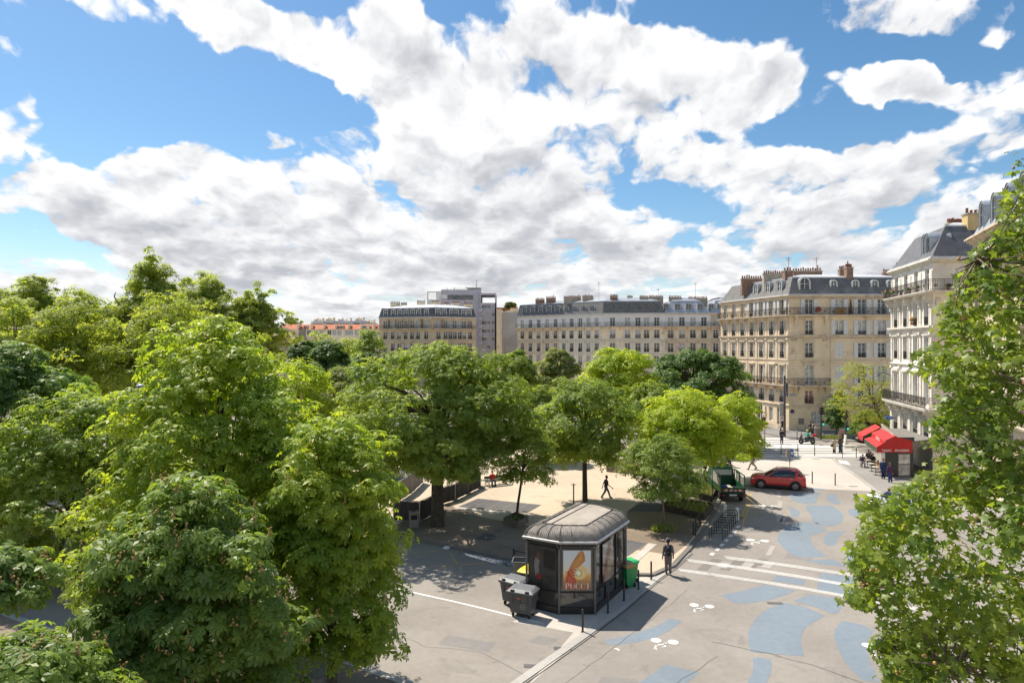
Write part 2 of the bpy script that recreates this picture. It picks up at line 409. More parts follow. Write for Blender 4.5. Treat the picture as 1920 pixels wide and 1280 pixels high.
# gutter water along the kerb
m = mat('water', (.25,.27,.3), rough=.04, var=.05, spec=.8)
sheet('gutter_water', gp((866,1034),(900,1041),(962,1054),(972,1062),(955,1061),(925,1055),(895,1047),(875,1041)), m, .006, kind='stuff')
# pad and granite strip by the kiosk
sheet('kiosk_pad', gp((985,1290),(1093,1193),(1160,1141),(1225,1086),(1210,1079),(1150,1078),(1050,1068),(1000,1150),(960,1165),(1020,1175),(1075,1185)), paveb, .004)
def mix_path(a, b, n): return [tuple(Vector(a).lerp(Vector(b), i/n)) for i in range(n+1)]
kline = gp((940,1300),(1093,1193),(1165,1139),(1230,1084),(1262,1062),(1290,1036))
kerb('granite_strip', kline, .34, .03, granite)
kl2 = [tuple(Vector(q)+Vector((.24, -.14))) for q in kline]
jt = MB(); strip(jt, kl2, .05, .006); jt.build('gutter_joint', mat('tar', (.05,.045,.04), .9), kind='structure')
# pavement with granite kerb at the lower left
bl = gp((0,1150),(120,1196),(330,1205),(560,1219),(648,1244),(760,1284),(900,1345))
sp = MB(); sp.prism([(x, y) for x, y in bl]+[(3, 10), (-60, 10), (-60, 25)], 0, .1); sp.build('pavement', earth, kind='structure')
kerb('granite_kerb', bl, .3, .112, granite)
sheet('paved_path', gp((-300,1075),(60,1020),(330,1008),(430,1012),(300,1040),(60,1090),(-300,1150)), paveb, .005)
sheet('paved_path', gp((-400,1000),(200,985),(500,985),(300,1008),(60,1016),(-400,1060)), slab, .004)
# pale raised crossing plateau and right-hand pavement
plat = gp((1352,905),(1362,880),(1385,860),(1440,853),(1600,858),(1562,861),(1568,866),(1590,880),(1615,896),(1640,912),(1643,921),(1552,917),(1480,911),(1395,908))
sheet('crossing_plateau', gp((1350,908),(1352,880),(1362,866),(1385,857),(1440,853.5),(1560,859.5),(1568,866),(1590,880),(1615,897),(1643,921),(1552,917),(1480,911),(1395,909)), paveb, .006)
rs = gp((1560,861),(1575,859.5),(1620,862),(1700,866))+[(60, 66), (60, 30), (26, 30)]+gp((1760,985),(1700,945),(1643,921),(1590,882),(1568,867))
mb = MB(); mb.prism(rs if sum(rs[i-1][0]*rs[i][1]-rs[i][0]*rs[i-1][1] for i in range(len(rs))) > 0 else rs[::-1], 0, .09); mb.build('right_pavement', ground_mat('pavement_asphalt', (.25,.235,.215), (.30,.285,.265), speck=.06), kind='structure')
kerb('plateau_kerb', gp((1612,862),(1572,860),(1562,861.5),(1568,867),(1590,882),(1615,899),(1643,921),(1700,946)), .22, .095, granite)
# far road and pavement at the foot of the corner building
fp = gp((1380,800),(1420,810),(1480,823),(1540,824.5),(1560,828),(1800,828))+[(90, 90), (90, 100), (25, 110)]
mb = MB(); mb.prism(fp[::-1] if sum(fp[i-1][0]*fp[i][1]-fp[i][0]*fp[i-1][1] for i in range(len(fp))) < 0 else fp, 0, .1); mb.build('far_pavement', ground_mat('grey_pavement', (.19,.18,.175), (.235,.225,.215), speck=.05), kind='structure')
# zebra crossing
zb = MB()
for i, yy in enumerate([826.5,830.5,834.6,838.8,843,847.4,851.8]):
    x1 = 1545+i*13 if i > 2 else 1520+i*8
    for k in range(9):
        a, b = 1380+(x1-1380)*k/9, 1380+(x1-1380)*(k+1)/9
        p = [G(a, yy-.9), G(b, yy-.9), G(b, yy+.9), G(a, yy+.9)]; zb.poly(p[::-1], .004)
zb.build('zebra_crossing', whitep, kind='structure')
zc = MB()
for q in [(1400,822.2,1500,1.3),(1385,836.6,1560,1.1),(1385,855.0,1612,1.2),(1575,866.5,1595,3.0),(1607,852.5,1622,1.6)]:
    zc.poly([G(q[0], q[1]+q[3]), G(q[2], q[1]+q[3]+(4 if q[3] > 2.5 else 0)), G(q[2]-6, q[1]-q[3]+(3 if q[3] > 2.5 else 0)), G(q[0]-4, q[1]-q[3])], .101 if q[0] == 1575 else .010)
zc.build('crossing_edge_lines', whitep, kind='structure')
# painted blue shapes of the school street
BL = [
 [crop6(*q) for q in [(232,635),(300,627),(400,603),(500,570),(570,540),(630,508),(702,525),(640,570),(560,612),(450,645),(350,662),(262,672)]],
 [crop6(*q) for q in [(380,930),(440,896),(530,835),(600,782),(806,833),(745,880),(700,930)]],
 [crop6(*q) for q in [(1125,745),(1150,741),(1232,752),(1238,800),(1225,850),(1205,900),(1190,930),(1075,930),(1100,880),(1122,830),(1128,790)]],
 [crop6(*q) for q in [(1320,415),(1440,440),(1558,492),(1480,535),(1435,575),(1415,620),(1418,670),(1434,733),(1340,728),(1230,718),(1115,708),(1100,660),(1098,600),(1115,550),(1160,490),(1240,440)]],
 [crop6(*q) for q in [(930,370),(1050,345),(1130,325),(1200,305),(1370,338),(1382,343),(1300,375),(1200,402),(1100,416),(1025,420)]],
 [crop6(*q) for q in [(1275,250),(1445,278),(1425,310),(1235,280)]],
 [crop6(*q) for q in [(1530,235),(1700,255),(1760,262),(1760,380),(1700,375),(1510,340),(1515,300)]],
 [crop6(*q) for q in [(1370,402),(1470,360),(1620,385),(1680,400),(1640,470),(1610,482),(1500,440)]],
 [crop6(*q) for q in [(1660,522),(1620,570),(1615,620),(1640,700),(1700,800),(1780,880),(1885,890),(1860,830),(1820,740),(1810,650),(1850,580),(1780,545)]],
 [crop2(*q) for q in [(1100,535),(1250,532),(1245,550),(1150,558)]],
 [crop2(*q) for q in [(960,575),(1060,565),(1200,570),(1170,610),(1160,650),(1080,660),(1000,640),(965,605)]],
 [crop2(*q) for q in [(1245,585),(1315,580),(1320,610),(1350,655),(1320,662),(1260,645),(1238,610)]],
 [crop2(*q) for q in [(940,670),(1000,690),(1040,720),(1025,755),(975,755),(965,700)]],
 [crop2(*q) for q in [(1080,680),(1150,665),(1280,672),(1340,710),(1365,760),(1340,805),(1280,825),(1200,815),(1140,790),(1120,740)]],
 [crop2(*q) for q in [(950,820),(1060,790),(1170,800),(1240,850),(1180,880),(1120,900),(1130,950),(1180,1010),(1250,1048),(1130,1058),(1020,1055),(940,1010),(890,955),(870,905)]],
 [crop2(*q) for q in [(1260,865),(1390,858),(1330,900),(1305,965),(1250,970),(1215,950),(1225,900)]],
 [crop2(*q) for q in [(1060,1080),(1290,1072),(1380,1120),(1390,1130),(1180,1105)]],
 [crop2(*q) for q in [(1380,1050),(1450,1040),(1520,1060),(1500,1095),(1375,1085)]],
 [crop2(*q) for q in [(1450,630),(1550,615),(1640,620),(1600,670),(1500,660)]],
 [crop2(*q) for q in [(1400,700),(1480,690),(1560,740),(1520,790),(1430,750)]],
]
def smoothpoly(pts, sharp=60):
    out = []; n = len(pts); P = [Vector(q) for q in pts]
    for i in range(n):
        a, b, c, d = P[i-1], P[i], P[(i+1) % n], P[(i+2) % n]
        def corner(p, q, r): return (q-p).angle(r-q, 0) > R(sharp)
        out.append(tuple(b))
        if not corner(a, b, c) and not corner(b, c, d):
            for t in (.25, .5, .75):
                out.append(tuple(.5*((2*b)+(c-a)*t+(2*a-5*b+4*c-d)*t*t+(3*b-a-3*c+d)*t**3)))
    return out
for pts in BL:
    sheet('blue_painted_shape', smoothpoly([G(*q) for q in pts], 50), bluep, .004)
# crossing stripes, checker and bicycle marks
wl = MB()
def band(pts, offs, w, z=.010):
    P = [Vector(G(*q)) for q in pts]
    for o in offs:
        path = [tuple(q+Vector((0, o))) for q in P]; strip(wl, path, w, z)
cr = lambda *pp: [crop6(*q) for q in pp]
band(cr((960,143),(1200,172),(1450,208),(1690,243),(1950,280),(2150,310)), (-.19, 0, .19), .085)
band(cr((735,160),(900,182),(1200,226),(1450,265),(1690,308),(1950,352),(2150,386)), (-.17, 0, .17), .08)
band(cr((682,217),(900,248),(1200,292),(1450,333),(1700,378),(1950,424),(2150,460)), (-.155, 0, .155), .075)
wl.build('crossing_stripes', whitep, kind='structure')
ck = MB()
for i, x in enumerate((840, 985, 1120)):
    ck.poly([G(*crop6(*q)) for q in [(x,182),(x+62,190),(x+100,157),(x+44,150)]][::1], .007)
for i, x in enumerate((790, 925, 1065)):
    ck.poly([G(*crop6(*q)) for q in [(x,215),(x+60,222),(x+92,190),(x+36,182)]][::1], .007)
ck.build('checker_patches', brownp, kind='structure')
ck = MB()
for i, x in enumerate((915, 1058, 1180)):
    ck.poly([G(*crop6(*q)) for q in [(x-10,200),(x+50,208),(x+78,178),(x+22,172)]], .0085)
for q in [[(1200,130),(1232,132),(1262,75),(1232,72)], [(1280,-60),(1310,-58),(1330,-100),(1302,-102)]]:
    ck.poly([G(*crop6(*p)) for p in q], .0085)
for q in [[(860,790),(905,792),(910,740),(868,738)], [(870,690),(905,692),(908,640),(872,638)], [(870,608),(898,610),(895,560),(862,560)]]:
    ck.poly([G(*crop2(*p)) for p in q], .0085)
ck.build('pale_patches', palep, kind='structure')
def bike_mark(cx, cy, s, flip=1):
    mb = MB(); c0 = Vector(G(cx, cy))
    def disc(x, y, r): mb.poly([(c0.x+x+r*math.cos(a), c0.y+y+r*math.sin(a)) for a in np.linspace(0, 2*math.pi, 21)[:-1]], .010)
    disc(-.42*s, .28*s, .30*s); disc(.5*s, 0.04*s, .30*s)
    for a, b, w in [((-.75,-.75),(-.5,-.25),.10),((-.55,-.3),(0,-.22),.13),((-.1,-.5),(.0,-.05),.10),((-.72,-.72),(-.6,-.75),.16),((-.1,-.5),(-.3,-.52),.08),((0,-.15),(.12,-.02),.1)]:
        strip(mb, [(c0.x+a[0]*s, c0.y+a[1]*s*1.1), (c0.x+b[0]*s, c0.y+b[1]*s*1.1)], w*s, .013)
    mb.build('bicycle_mark', whitep, kind='structure')
bike_mark(1316, 1137, .70); bike_mark(1246, 1204, .70); bike_mark(1421, 1014, .85); bike_mark(1440, 949, .85); bike_mark(1648, 1214, .75)
tar = mat('tar', (.05,.045,.04), .9)
def wander(pts, w, amp, mb):
    P = [Vector(G(*q)) for q in pts]; out = []
    for a, b in zip(P, P[1:]):
        n = max(2, int((b-a).length/.5)); out += [tuple(a.lerp(b, i/n)+Vector((random.gauss(0, amp), random.gauss(0, amp)))) for i in range(n)]
    strip(mb, out+[tuple(P[-1])], w*.55, .011)
ck = MB()
for pts, w, a in ((((1332,1201),(1447,1225),(1522,1247),(1591,1269),(1660,1295)), .03, .04), (((1045,1290),(1140,1222),(1210,1170),(1290,1104)), .018, .03), (((1240,1290),(1300,1262),(1345,1230)), .02, .05), (((700,1180),(800,1210),(900,1222),(985,1265)), .018, .05), ):
    wander(pts, w, a, ck)
ck.build('road_cracks', tar, kind='structure')
rp = MB()
for q in [[(1128,1268),(1190,1272),(1215,1290),(1110,1295)],[(1480,1030),(1530,1034),(1522,1050),(1470,1046)],[(840,1190),(930,1205),(915,1222),(822,1206)],[(1010,1190),(1050,1197),(1030,1210),(990,1203)],[(1400,985),(1428,986),(1420,998),(1392,997)]]:
    rp.poly([G(*k) for k in q][::-1], .003)
rp.build('road_patches', ground_mat('patch_asphalt', (.20,.19,.18), (.25,.235,.22), speck=.09), kind='structure')
st = MB(); strip(st, gp((1152,1215),(1158,1216.5),(1161,1219)), .1, .010); strip(st, gp((741.6,1102.4),(800,1116),(850,1127),(905,1140),(960,1154),(1021,1169)), .13, .010)
st.build('worn_white_line', whitep, kind='structure')
yl = MB()
for a in [((752,1036),(822,1033)), ((815,1062),(910,1056.5)), ((844,1036),(857,1057)), ((960,1045),(965,1062)), ((730,1014.5),(745,1016))]:
    strip(yl, gp(*a), .10, .010)
for a in [((1402,925),(1398,950),(1390,972)), ((1408,925),(1404,950),(1392,985)), ((1384,960),(1391,972))]:
    strip(yl, gp(*a), .13, .010)
for k in range(9):
    strip(yl, gp((1414+.3*k, 932+4.4*k), (1419+.3*k, 933.5+4.4*k)), .14, .010)
yl.build('yellow_line', yellp, kind='structure')
dl = MB()
for k in range(7):
    y = 985+k*8.5; x = 1386-k*6.6-(k*k)*.25
    strip(dl, gp((x, y), (x-4, y+4.5)), .22, .010)
dl.build('dashed_line', whitep, kind='structure')
dr = MB()
for (x, y) in [(1530,860.5),(1458,855.5),(1600,911.5),(1453,1130.0),(1055,1215),(1000,1248)]:
    c = G(x, y); dr.poly([(c[0]-.35, c[1]-.12), (c[0]+.35, c[1]-.16), (c[0]+.35, c[1]+.10), (c[0]-.35, c[1]+.14)], .012)
dr.build('drain_grates', darkpave, kind='structure')
# ------------------------------------------------------------------ buildings
def stone(name, c, c2, **kw): return mat(name, c, .88, var=.09, scale=.35, c2=c2, bump=.25, bscale=9, stain=((.20,.16,.12), .55, .8), **kw)
lime = stone('limestone', (.72,.57,.375), (.79,.64,.45), joints=(.42, .35))
lime_pale = stone('pale_limestone', (.84,.68,.46), (.88,.75,.54), joints=(.42, .22))
lime_dark = stone('weathered_limestone', (.58,.45,.30), (.64,.51,.36), joints=(.42, .3))
white_st = stone('white_stone', (.78,.73,.65), (.84,.80,.73), joints=(.5, .15))
cream_st = stone('cream_stone', (.62,.52,.38), (.68,.58,.44), joints=(.5, .25))
trim = mat('stone_trim', (.66,.55,.41), .85, var=.14, scale=1.2, stain=((.16,.13,.10), .7, 1.4))
trim_w = mat('white_trim', (.70,.65,.56), .85, var=.1, scale=1.2, stain=((.25,.22,.18), .5, 1.4))
slate = mat('slate', (.165,.16,.15), .65, var=.2, scale=1.5, joints=(.22, .55), spec=.3)
slate_b = mat('blue_slate', (.125,.125,.132), .6, var=.2, scale=1.5, joints=(.22, .4), spec=.3)
zinc = mat('zinc', (.42,.44,.46), .38, var=.15, scale=1.2, metal=.4, spec=.5)
zinc_p = mat('pale_zinc', (.58,.59,.60), .45, var=.14, scale=.8, metal=.1)
whitew = mat('white_window_paint', (.72,.71,.68), .5, var=.05)
shut = mat('shutter_paint', (.66,.65,.62), .6, var=.07, joints=(.09, .45))
glass = mat('window_glass', (.035,.04,.045), .08, var=.5, scale=.7, spec=.8, c2=(.09,.09,.09))
glass_c = mat('curtained_glass', (.34,.34,.33), .25, var=.3, scale=2.0, spec=.8, c2=(.5,.5,.48))
glass_r = mat('red_curtained_glass', (.3,.06,.05), .3, var=.3, scale=1.2, spec=.8)
iron = mat('black_iron', (.035,.034,.036), .5, var=.2, scale=5)
brick = mat('brick', (.23,.125,.085), .9, var=.3, scale=5, c2=(.31,.205,.145), joints=(.13, .35))
plaster_old = mat('old_plaster', (.42,.36,.28), .9, var=.16, scale=1.5, stain=((.12,.1,.08), .7, 1.0))
terra = mat('terracotta', (.29,.125,.08), .85, var=.25, scale=8)
tile_o = mat('orange_tiles', (.48,.17,.09), .85, var=.22, scale=1.2)
tile_b = mat('brown_tiles', (.19,.13,.10), .85, var=.22, scale=2, joints=(.3, .4))
grey_wall = mat('grey_render', (.47,.46,.50), .85, var=.07, scale=.5)
dk = mat('dark_interior', (.02,.02,.022), .6, var=.1)
_WM = {}
def win_mesh(w, h, style='french'):
    k = ('f', round(w, 2), round(h, 2), style)
    if k not in _WM:
        m = MB(); a = .065
        m.box(-w/2, -w/2+a, -.03, .05, 0, h); m.box(w/2-a, w/2, -.03, .05, 0, h)
        m.box(-w/2+a, w/2-a, -.03, .05, h-a, h); m.box(-w/2+a, w/2-a, -.03, .05, 0, a*1.6)
        m.box(-.05, .05, -.035, .045, a*1.6, h-a)
        if style != 'plain':
            m.box(-w/2+a, -.05, -.015, .03, h*.72, h*.72+.05); m.box(.05, w/2-a, -.015, .03, h*.72, h*.72+.05)
            m.box(-w/2+a, -.05, -.015, .03, h*.38, h*.38+.035); m.box(.05, w/2-a, -.015, .03, h*.38, h*.38+.035)
        _WM[k] = m.mesh('window', whitew)
    return _WM[k]
def pane_mesh(w, h, mt):
    k = ('p', round(w, 2), round(h, 2), mt.name)
    if k not in _WM:
        m = MB(); m.box(-w/2+.03, w/2-.03, .052, .07, .03, h-.03); _WM[k] = m.mesh('pane', mt)
    return _WM[k]
def guard_mesh(w, h=.85):
    k = ('g', round(w, 2), round(h, 2))
    if k not in _WM:
        m = MB(); y = -.0
        m.box(-w/2, w/2, y-.025, y+.02, h-.04, h); m.box(-w/2, w/2, y-.02, y+.02, .05, .09); m.box(-w/2, w/2, y-.02, y+.02, h*.74, h*.74+.02)
        n = max(5, int(w/.11))
        for i in range(n+1):
            x = -w/2+w*i/n; m.box(x-.011, x+.011, y-.012, y+.012, .09, h-.04)
        for i in range(3):
            x = -w/3+w/3*i; m.lathe((x, y-.005, h*.4), [(.13, -.015), (.13, .015), (.09, .015), (.09, -.015)], 8, axis='y')
        _WM[k] = m.mesh('window_railing', iron)
    return _WM[k]
def shutter_mesh(w, h):
    k = ('s', round(w, 2), round(h, 2))
    if k not in _WM:
        m = MB(); m.box(0, w, -.10, -.055, 0, h); m.box(.05, w-.05, -.112, -.10, .08, h*.48); m.box(.05, w-.05, -.112, -.10, h*.53, h-.08); _WM[k] = m.mesh('shutter', shut)
    return _WM[k]
class Face:
    """one facade: u runs along it as seen from outside, -y points out"""
    def __init__(s, root, p0, p1, off):
        s.root = root; s.p0 = Vector(p0)-Vector(off); s.d = (Vector(p1)-Vector(p0)); s.L = s.d.length; s.d.normalize()
        s.yaw = math.atan2(s.d.y, s.d.x); s.w0 = Vector(p0); s.op = []
    def u(s, px):
        k = (px-960)/F; return (k*s.w0.y-s.w0.x)/(s.d.x-k*s.d.y)
    def pt(s, u, y, z):
        n = Vector((-s.d.y, s.d.x)); q = s.p0+s.d*u+n*y; return (q.x, q.y, z)
    def place(s, name, me, u, y, z, parent=None):
        o = link(name, me, parent or s.root); 
        o.location = s.pt(u, y, z); o.rotation_euler = (0, 0, s.yaw); return o
    def wall(s, mb, z0, z1, reveal=.28):
        mb.frame((s.p0.x, s.p0.y), s.yaw)
        us = sorted(set([0, s.L]+[v for o in s.op for v in (o[0], o[1])])); us = [v for v in us if 0 <= v <= s.L]
        zs = sorted(set([z0, z1]+[v for o in s.op for v in (o[2], o[3])])); zs = [v for v in zs if z0 <= v <= z1]
        for i in range(len(us)-1):
            for j in range(len(zs)-1):
                um, zm = (us[i]+us[i+1])/2, (zs[j]+zs[j+1])/2
                if any(o[0] < um < o[1] and o[2] < zm < o[3] for o in s.op): continue
                mb.quad((us[i], 0, zs[j]), (us[i+1], 0, zs[j]), (us[i+1], 0, zs[j+1]), (us[i], 0, zs[j+1]))
        for a, b, c, d in s.op:
            r = reveal
            mb.quad((a, 0, c), (a, r, c), (a, r, d), (a, 0, d)); mb.quad((b, r, c), (b, 0, c), (b, 0, d), (b, r, d))
            mb.quad((a, 0, d), (a, r, d), (b, r, d), (b, 0, d)); mb.quad((a, r, c), (a, 0, c), (b, 0, c), (b, r, c))
        mb.frame()
    def window(s, u, z, w, h, pane=None, guard=False, shutters=False, closed=False, style='french', gh=.85):
        s.op.append((u-w/2, u+w/2, z, z+h))
        wo = s.place('window', win_mesh(w, h, style), u, .2, z)
        r = random.random()
        pm = pane or (glass if r < .62 else glass_c)
        po = link('pane', pane_mesh(w, h, pm), wo)
        if guard: link('window_railing', guard_mesh(w+.12, gh), wo).location = (0, -.24, 0)
        if shutters:
            sw = w*.5
            link('shutter', shutter_mesh(sw, h), wo).location = (-w/2-sw-.02, -.2, 0); link('shutter', shutter_mesh(sw, h), wo).location = (w/2+.02, -.2, 0)
        if closed:
            link('shutter', shutter_mesh(w*.5, h), wo).location = (-w/2, -.06, 0); link('shutter', shutter_mesh(w*.5-.01, h), wo).location = (.01, -.06, 0)
        return wo
    def surround(s, mb, u, z, w, h, t=.14, d=.06, lintel=0.0):
        mb.frame((s.p0.x, s.p0.y), s.yaw); e = .003
        mb.box(u-w/2-t, u-w/2-e, -d, .02, z, z+h+t); mb.box(u+w/2+e, u+w/2+t, -d, .02, z, z+h+t); mb.box(u-w/2-e, u+w/2+e, -d, .02, z+h+e, z+h+t)
        if lintel: mb.box(u-w/2-t-.1, u+w/2+t+.1, -d-.14, .02, z+h+t+.004, z+h+t+lintel)
        mb.frame()
    def ledge(s, mb, z, h, d, u0=None, u1=None, steps=2):
        mb.frame((s.p0.x, s.p0.y), s.yaw); a = -d*.6 if u0 is None else u0; b = s.L+d*.6 if u1 is None else u1
        for i in range(steps):
            mb.box(a, b, -d*(i+1)/steps, .03, z+h*i/steps+(.003 if i else 0), z+h*(i+1)/steps)
        mb.frame()
    def pil(s, mb, u, w, z0, z1, d=.08, cap=True):
        mb.frame((s.p0.x, s.p0.y), s.yaw); mb.box(u-w/2, u+w/2, -d, .02, z0, z1-.35); 
        if cap:
            mb.box(u-w/2-.05, u+w/2+.05, -d-.07, .02, z1-.35+.003, z1-.2); mb.box(u-w/2-.02, u+w/2+.02, -d-.12, .02, z1-.2+.003, z1-.05)
            mb.ball((u, -d-.08, z1-.28), .13, 1.2, .7, 1, 6)
        mb.frame()
    def bracket(s, mb, u, z, h=.9, d=.6, w=.22):
        mb.frame((s.p0.x, s.p0.y), s.yaw)
        mb.box(u-w/2, u+w/2, -d, .02, z-h*.28, z-.003); mb.box(u-w/2+.01, u+w/2-.01, -d*.72, .02, z-h*.55, z-h*.28-.003); mb.box(u-w/2+.02, u+w/2-.02, -d*.42, .02, z-h*.8, z-h*.55-.003); mb.box(u-w/2+.04, u+w/2-.04, -d*.24, .02, z-h, z-h*.8-.003)
        mb.ball((u, -d*.85, z-h*.32), .14, .8, 1, 1, 6)
        mb.frame()
    def balcony(s, u0, u1, z, d=.75, rh=1.0, name='balcony', ends=(1, 1), slabm=None, thick=.16, step=.13):
        m = MB(); m.frame((s.p0.x, s.p0.y), s.yaw); m.box(u0, u1, -d, .02, z-thick, z); m.box(u0-.04, u1+.04, -d-.05, -.02, z-.06, z+.02)
        b = m.build(name, slabm or trim, s.root)
        r = MB(); r.frame((s.p0.x, s.p0.y), s.yaw)
        y = -d+.05; r.box(u0, u1, y-.025, y+.025, z+rh-.045, z+rh); r.box(u0, u1, y-.015, y+.015, z+.10, z+.13); r.box(u0, u1, y-.012, y+.012, z+rh*.80, z+rh*.80+.02)
        n = max(2, int((u1-u0)/step))
        for i in range(n+1):
            u = u0+(u1-u0)*i/n; t = .022 if i % 9 == 0 else .010
            r.box(u-t, u+t, y-.011, y+.011, z+.02, z+rh-.045)
            if i % 9 == 4: r.lathe((u, y, z+rh*.45), [(.15, -.012), (.15, .012), (.11, .012), (.11, -.012)], 10, axis='y'); r.lathe((u, y, z+rh*.45), [(.07, -.012), (.07, .012), (.03, .012), (.03, -.012)], 8, axis='y')
        for k, uu in ((0, u0), (1, u1)):
            if ends[k]:
                r.box(uu-.02, uu+.02, y, 0, z+rh-.045, z+rh)
                for q in range(5): r.box(uu-.01, uu+.01, y+(0-y)*q/5-.01, y+(0-y)*q/5+.01, z+.02, z+rh-.045)
        r.build('balcony_railing', iron, b); return b
def inset_pt(poly, d): return offset(poly, d)
def mansard(root, poly, z, h1, in1, h2, in2, m1, m2, gut=True):
    mb = MB(); p0 = offset(poly, -.12); p1 = offset(poly, in1); p2 = offset(poly, in2)
    mb.m(0).ring(p0, p1, z, z+h1); mb.m(1).ring(p1, p2, z+h1, z+h1+h2); mb.poly(p2, z+h1+h2)
    a, b = offset(poly, in1-.07), offset(poly, in1+.05)
    mb.m(1).ring(a, a, z+h1-.10, z+h1+.05); mb.ring(a, b, z+h1+.05, z+h1+.07)
    if gut:
        g0, g1 = offset(poly, -.32), offset(poly, -.12); mb.m(1); mb.ring(g1, g0, z-.02, z-.02); mb.ring(g0, g0, z-.02, z+.13); mb.ring(g0, g1, z+.13, z+.10)
    return mb.build('roof', [m1, m2], root)
def walls(root, faces, poly, z0, z1, off, m, blank=()):
    mb = MB()
    for f in faces: f.wall(mb, z0, z1)
    for i in blank:
        a, b = Vector(poly[i])-Vector(off), Vector(poly[(i+1) % len(poly)])-Vector(off)
        mb.quad((a.x, a.y, z0), (b.x, b.y, z0), (b.x, b.y, z1), (a.x, a.y, z1))
    return mb
def dormer(face, roof, u, z, w, h, inset, style='arch', body=None, depth=1.5):
    """white framed attic window standing on the slope"""
    m = MB(); t = .16; body = body or whitew
    f0 = inset-.25
    m.m(0)
    if style == 'arch':
        n = 8; a = [( -w/2-t, 0)]+[(-(w/2+t)*math.cos(math.pi*i/n), h-w/2+(w/2+t)*math.sin(math.pi*i/n)) for i in range(n+1)]+[(w/2+t, 0)]
        b = [(-w/2, 0)]+[(-(w/2)*math.cos(math.pi*i/n), h-w/2+(w/2)*math.sin(math.pi*i/n)) for i in range(n+1)]+[(w/2, 0)]
    else:
        a = [(-w/2-t, 0), (-w/2-t, h+t*.6), (-w*.2, h+t*1.6), (w*.2, h+t*1.6), (w/2+t, h+t*.6), (w/2+t, 0)]
        b = [(-w/2, 0), (-w/2, h), (-w*.2, h+.02), (w*.2, h+.02), (w/2, h), (w/2, 0)]
    for i in range(len(a)-1):
        m.quad((a[i][0], 0, a[i][1]), (b[i][0], 0, b[i][1]), (b[i+1][0], 0, b[i+1][1]), (a[i+1][0], 0, a[i+1][1]))
        m.quad((b[i][0], 0, b[i][1]), (b[i][0], .14, b[i][1]), (b[i+1][0], .14, b[i+1][1]), (b[i+1][0], 0, b[i+1][1]))
    m.box(-w/2-t-.1, w/2+t+.1, -.08, .1, -.12, 0)
    m.box(-w/2-t-.05, w/2+t+.05, -.10, .0, h-w*.5 if style == 'arch' else h, (h-w*.5 if style == 'arch' else h)+.09) if style != 'arch' else None
    m.box(-.035, .035, .06, .12, 0, h-.02); m.box(-w/2, w/2, .07, .11, h*.58, h*.58+.05)
    m.m(1)
    for i in range(len(a)-1):
        m.quad((a[i][0]*1.04, -.06, a[i][1]+.02), (a[i+1][0]*1.04, -.06, a[i+1][1]+.02), (a[i+1][0]*1.04, depth, a[i+1][1]+.02), (a[i][0]*1.04, depth, a[i][1]+.02))
    m.m(2); m.poly if False else None
    m.add([(x, .13, zz) for x, zz in b], [tuple(range(len(b)))])
    o = m.build('dormer', [body, zinc, glass], roof); o.location = face.pt(u, f0, z); o.rotation_euler = (0, 0, face.yaw); return o
def chimney(roof, loc, L, w, h, yaw, pots, m=None, drop=1.5, potm=None, cap=True):
    mb = MB(); mb.frame(loc, yaw); mb.m(0)
    mb.box(-L/2, L/2, -w/2, w/2, -drop, h); mb.m(1)
    if cap: mb.box(-L/2-.07, L/2+.07, -w/2-.07, w/2+.07, h+.002, h+.14)
    mb.m(2)
    for i in range(pots):
        x = -L/2+L*(i+.5)/pots; hh = .32+.2*random.random()
        mb.lathe((x, 0, h+.14), [(.13, 0), (.105, hh*.8), (.13, hh*.82), (.13, hh), (.08, hh)], 7)
        if random.random() < .07: mb.m(3); mb.lathe((x, 0, h+.14+hh), [(.07, 0), (.07, .3), (.13, .3), (.0, .42)], 7); mb.m(2)
    return mb.build('chimney', [m or brick, plaster_old, potm or terra, iron], roof)
def antenna(roof, loc, h):
    mb = MB(); mb.rod(loc, (loc[0], loc[1], loc[2]+h), .03, 5)
    for i in range(4):
        z = loc[2]+h-.1-.16*i; w = .5-.06*i; mb.rod((loc[0]-w, loc[1], z), (loc[0]+w, loc[1]+.15, z), .014, 4)
    mb.build('antenna', iron, roof)
# ---- corner building in the middle right
K, Rr, Rb, Lb, Lf = (37.6, 89.7), (56, 89.7), (56, 103), (47, 110), (33.5, 106)
root = thing('apartment_building', 'cream corner building with slate mansard and white round-topped dormers beyond the crossing', 'building', (*K, 0))
poly = [K, Rr, Rb, Lb, Lf]
fR = Face(root, K, Rr, K); fL = Face(root, Lf, K, K)
orn = MB()
BAYL = [fL.u(x) for x in (1366, 1385.5, 1405, 1425, 1445.6, 1466.7)]
BAYL = [1.3]+[1.3+(BAYL[-1]-1.3)*i/6 for i in range(1, 7)]
for i, u in enumerate(BAYL):
    fL.window(u, 15.8, 1.0, 2.15, shutters=(i in (3, 4, 5, 6)), pane=glass_c if i in (1, 2) else None)
    fL.window(u, 13.1, 1.0, 1.95, guard=True); fL.window(u, 9.95, 1.0, 2.1, guard=True)
    fL.window(u, 6.3, 1.05, 2.5); fL.window(u, 3.75, 1.0, 1.8, guard=True)
    for z, h in ((13.1, 1.95), (9.95, 2.1), (6.3, 2.5)): fL.surround(orn, u, z, 1.0, h, lintel=.16 if z < 12 else 0)
ub = [(BAYL[i]+BAYL[i+1])/2 for i in range(6)]+[fL.L-.25, .3]
for u in ub:
    fL.pil(orn, u, .42, 9.75, 12.7); fL.pil(orn, u, .42, 6.3, 9.6, cap=False); fL.bracket(orn, u, 15.6, .95, .55); fL.bracket(orn, u, 6.1, .95, .6); fL.pil(orn, u, .3, 13.1, 15.1, .05, cap=False)
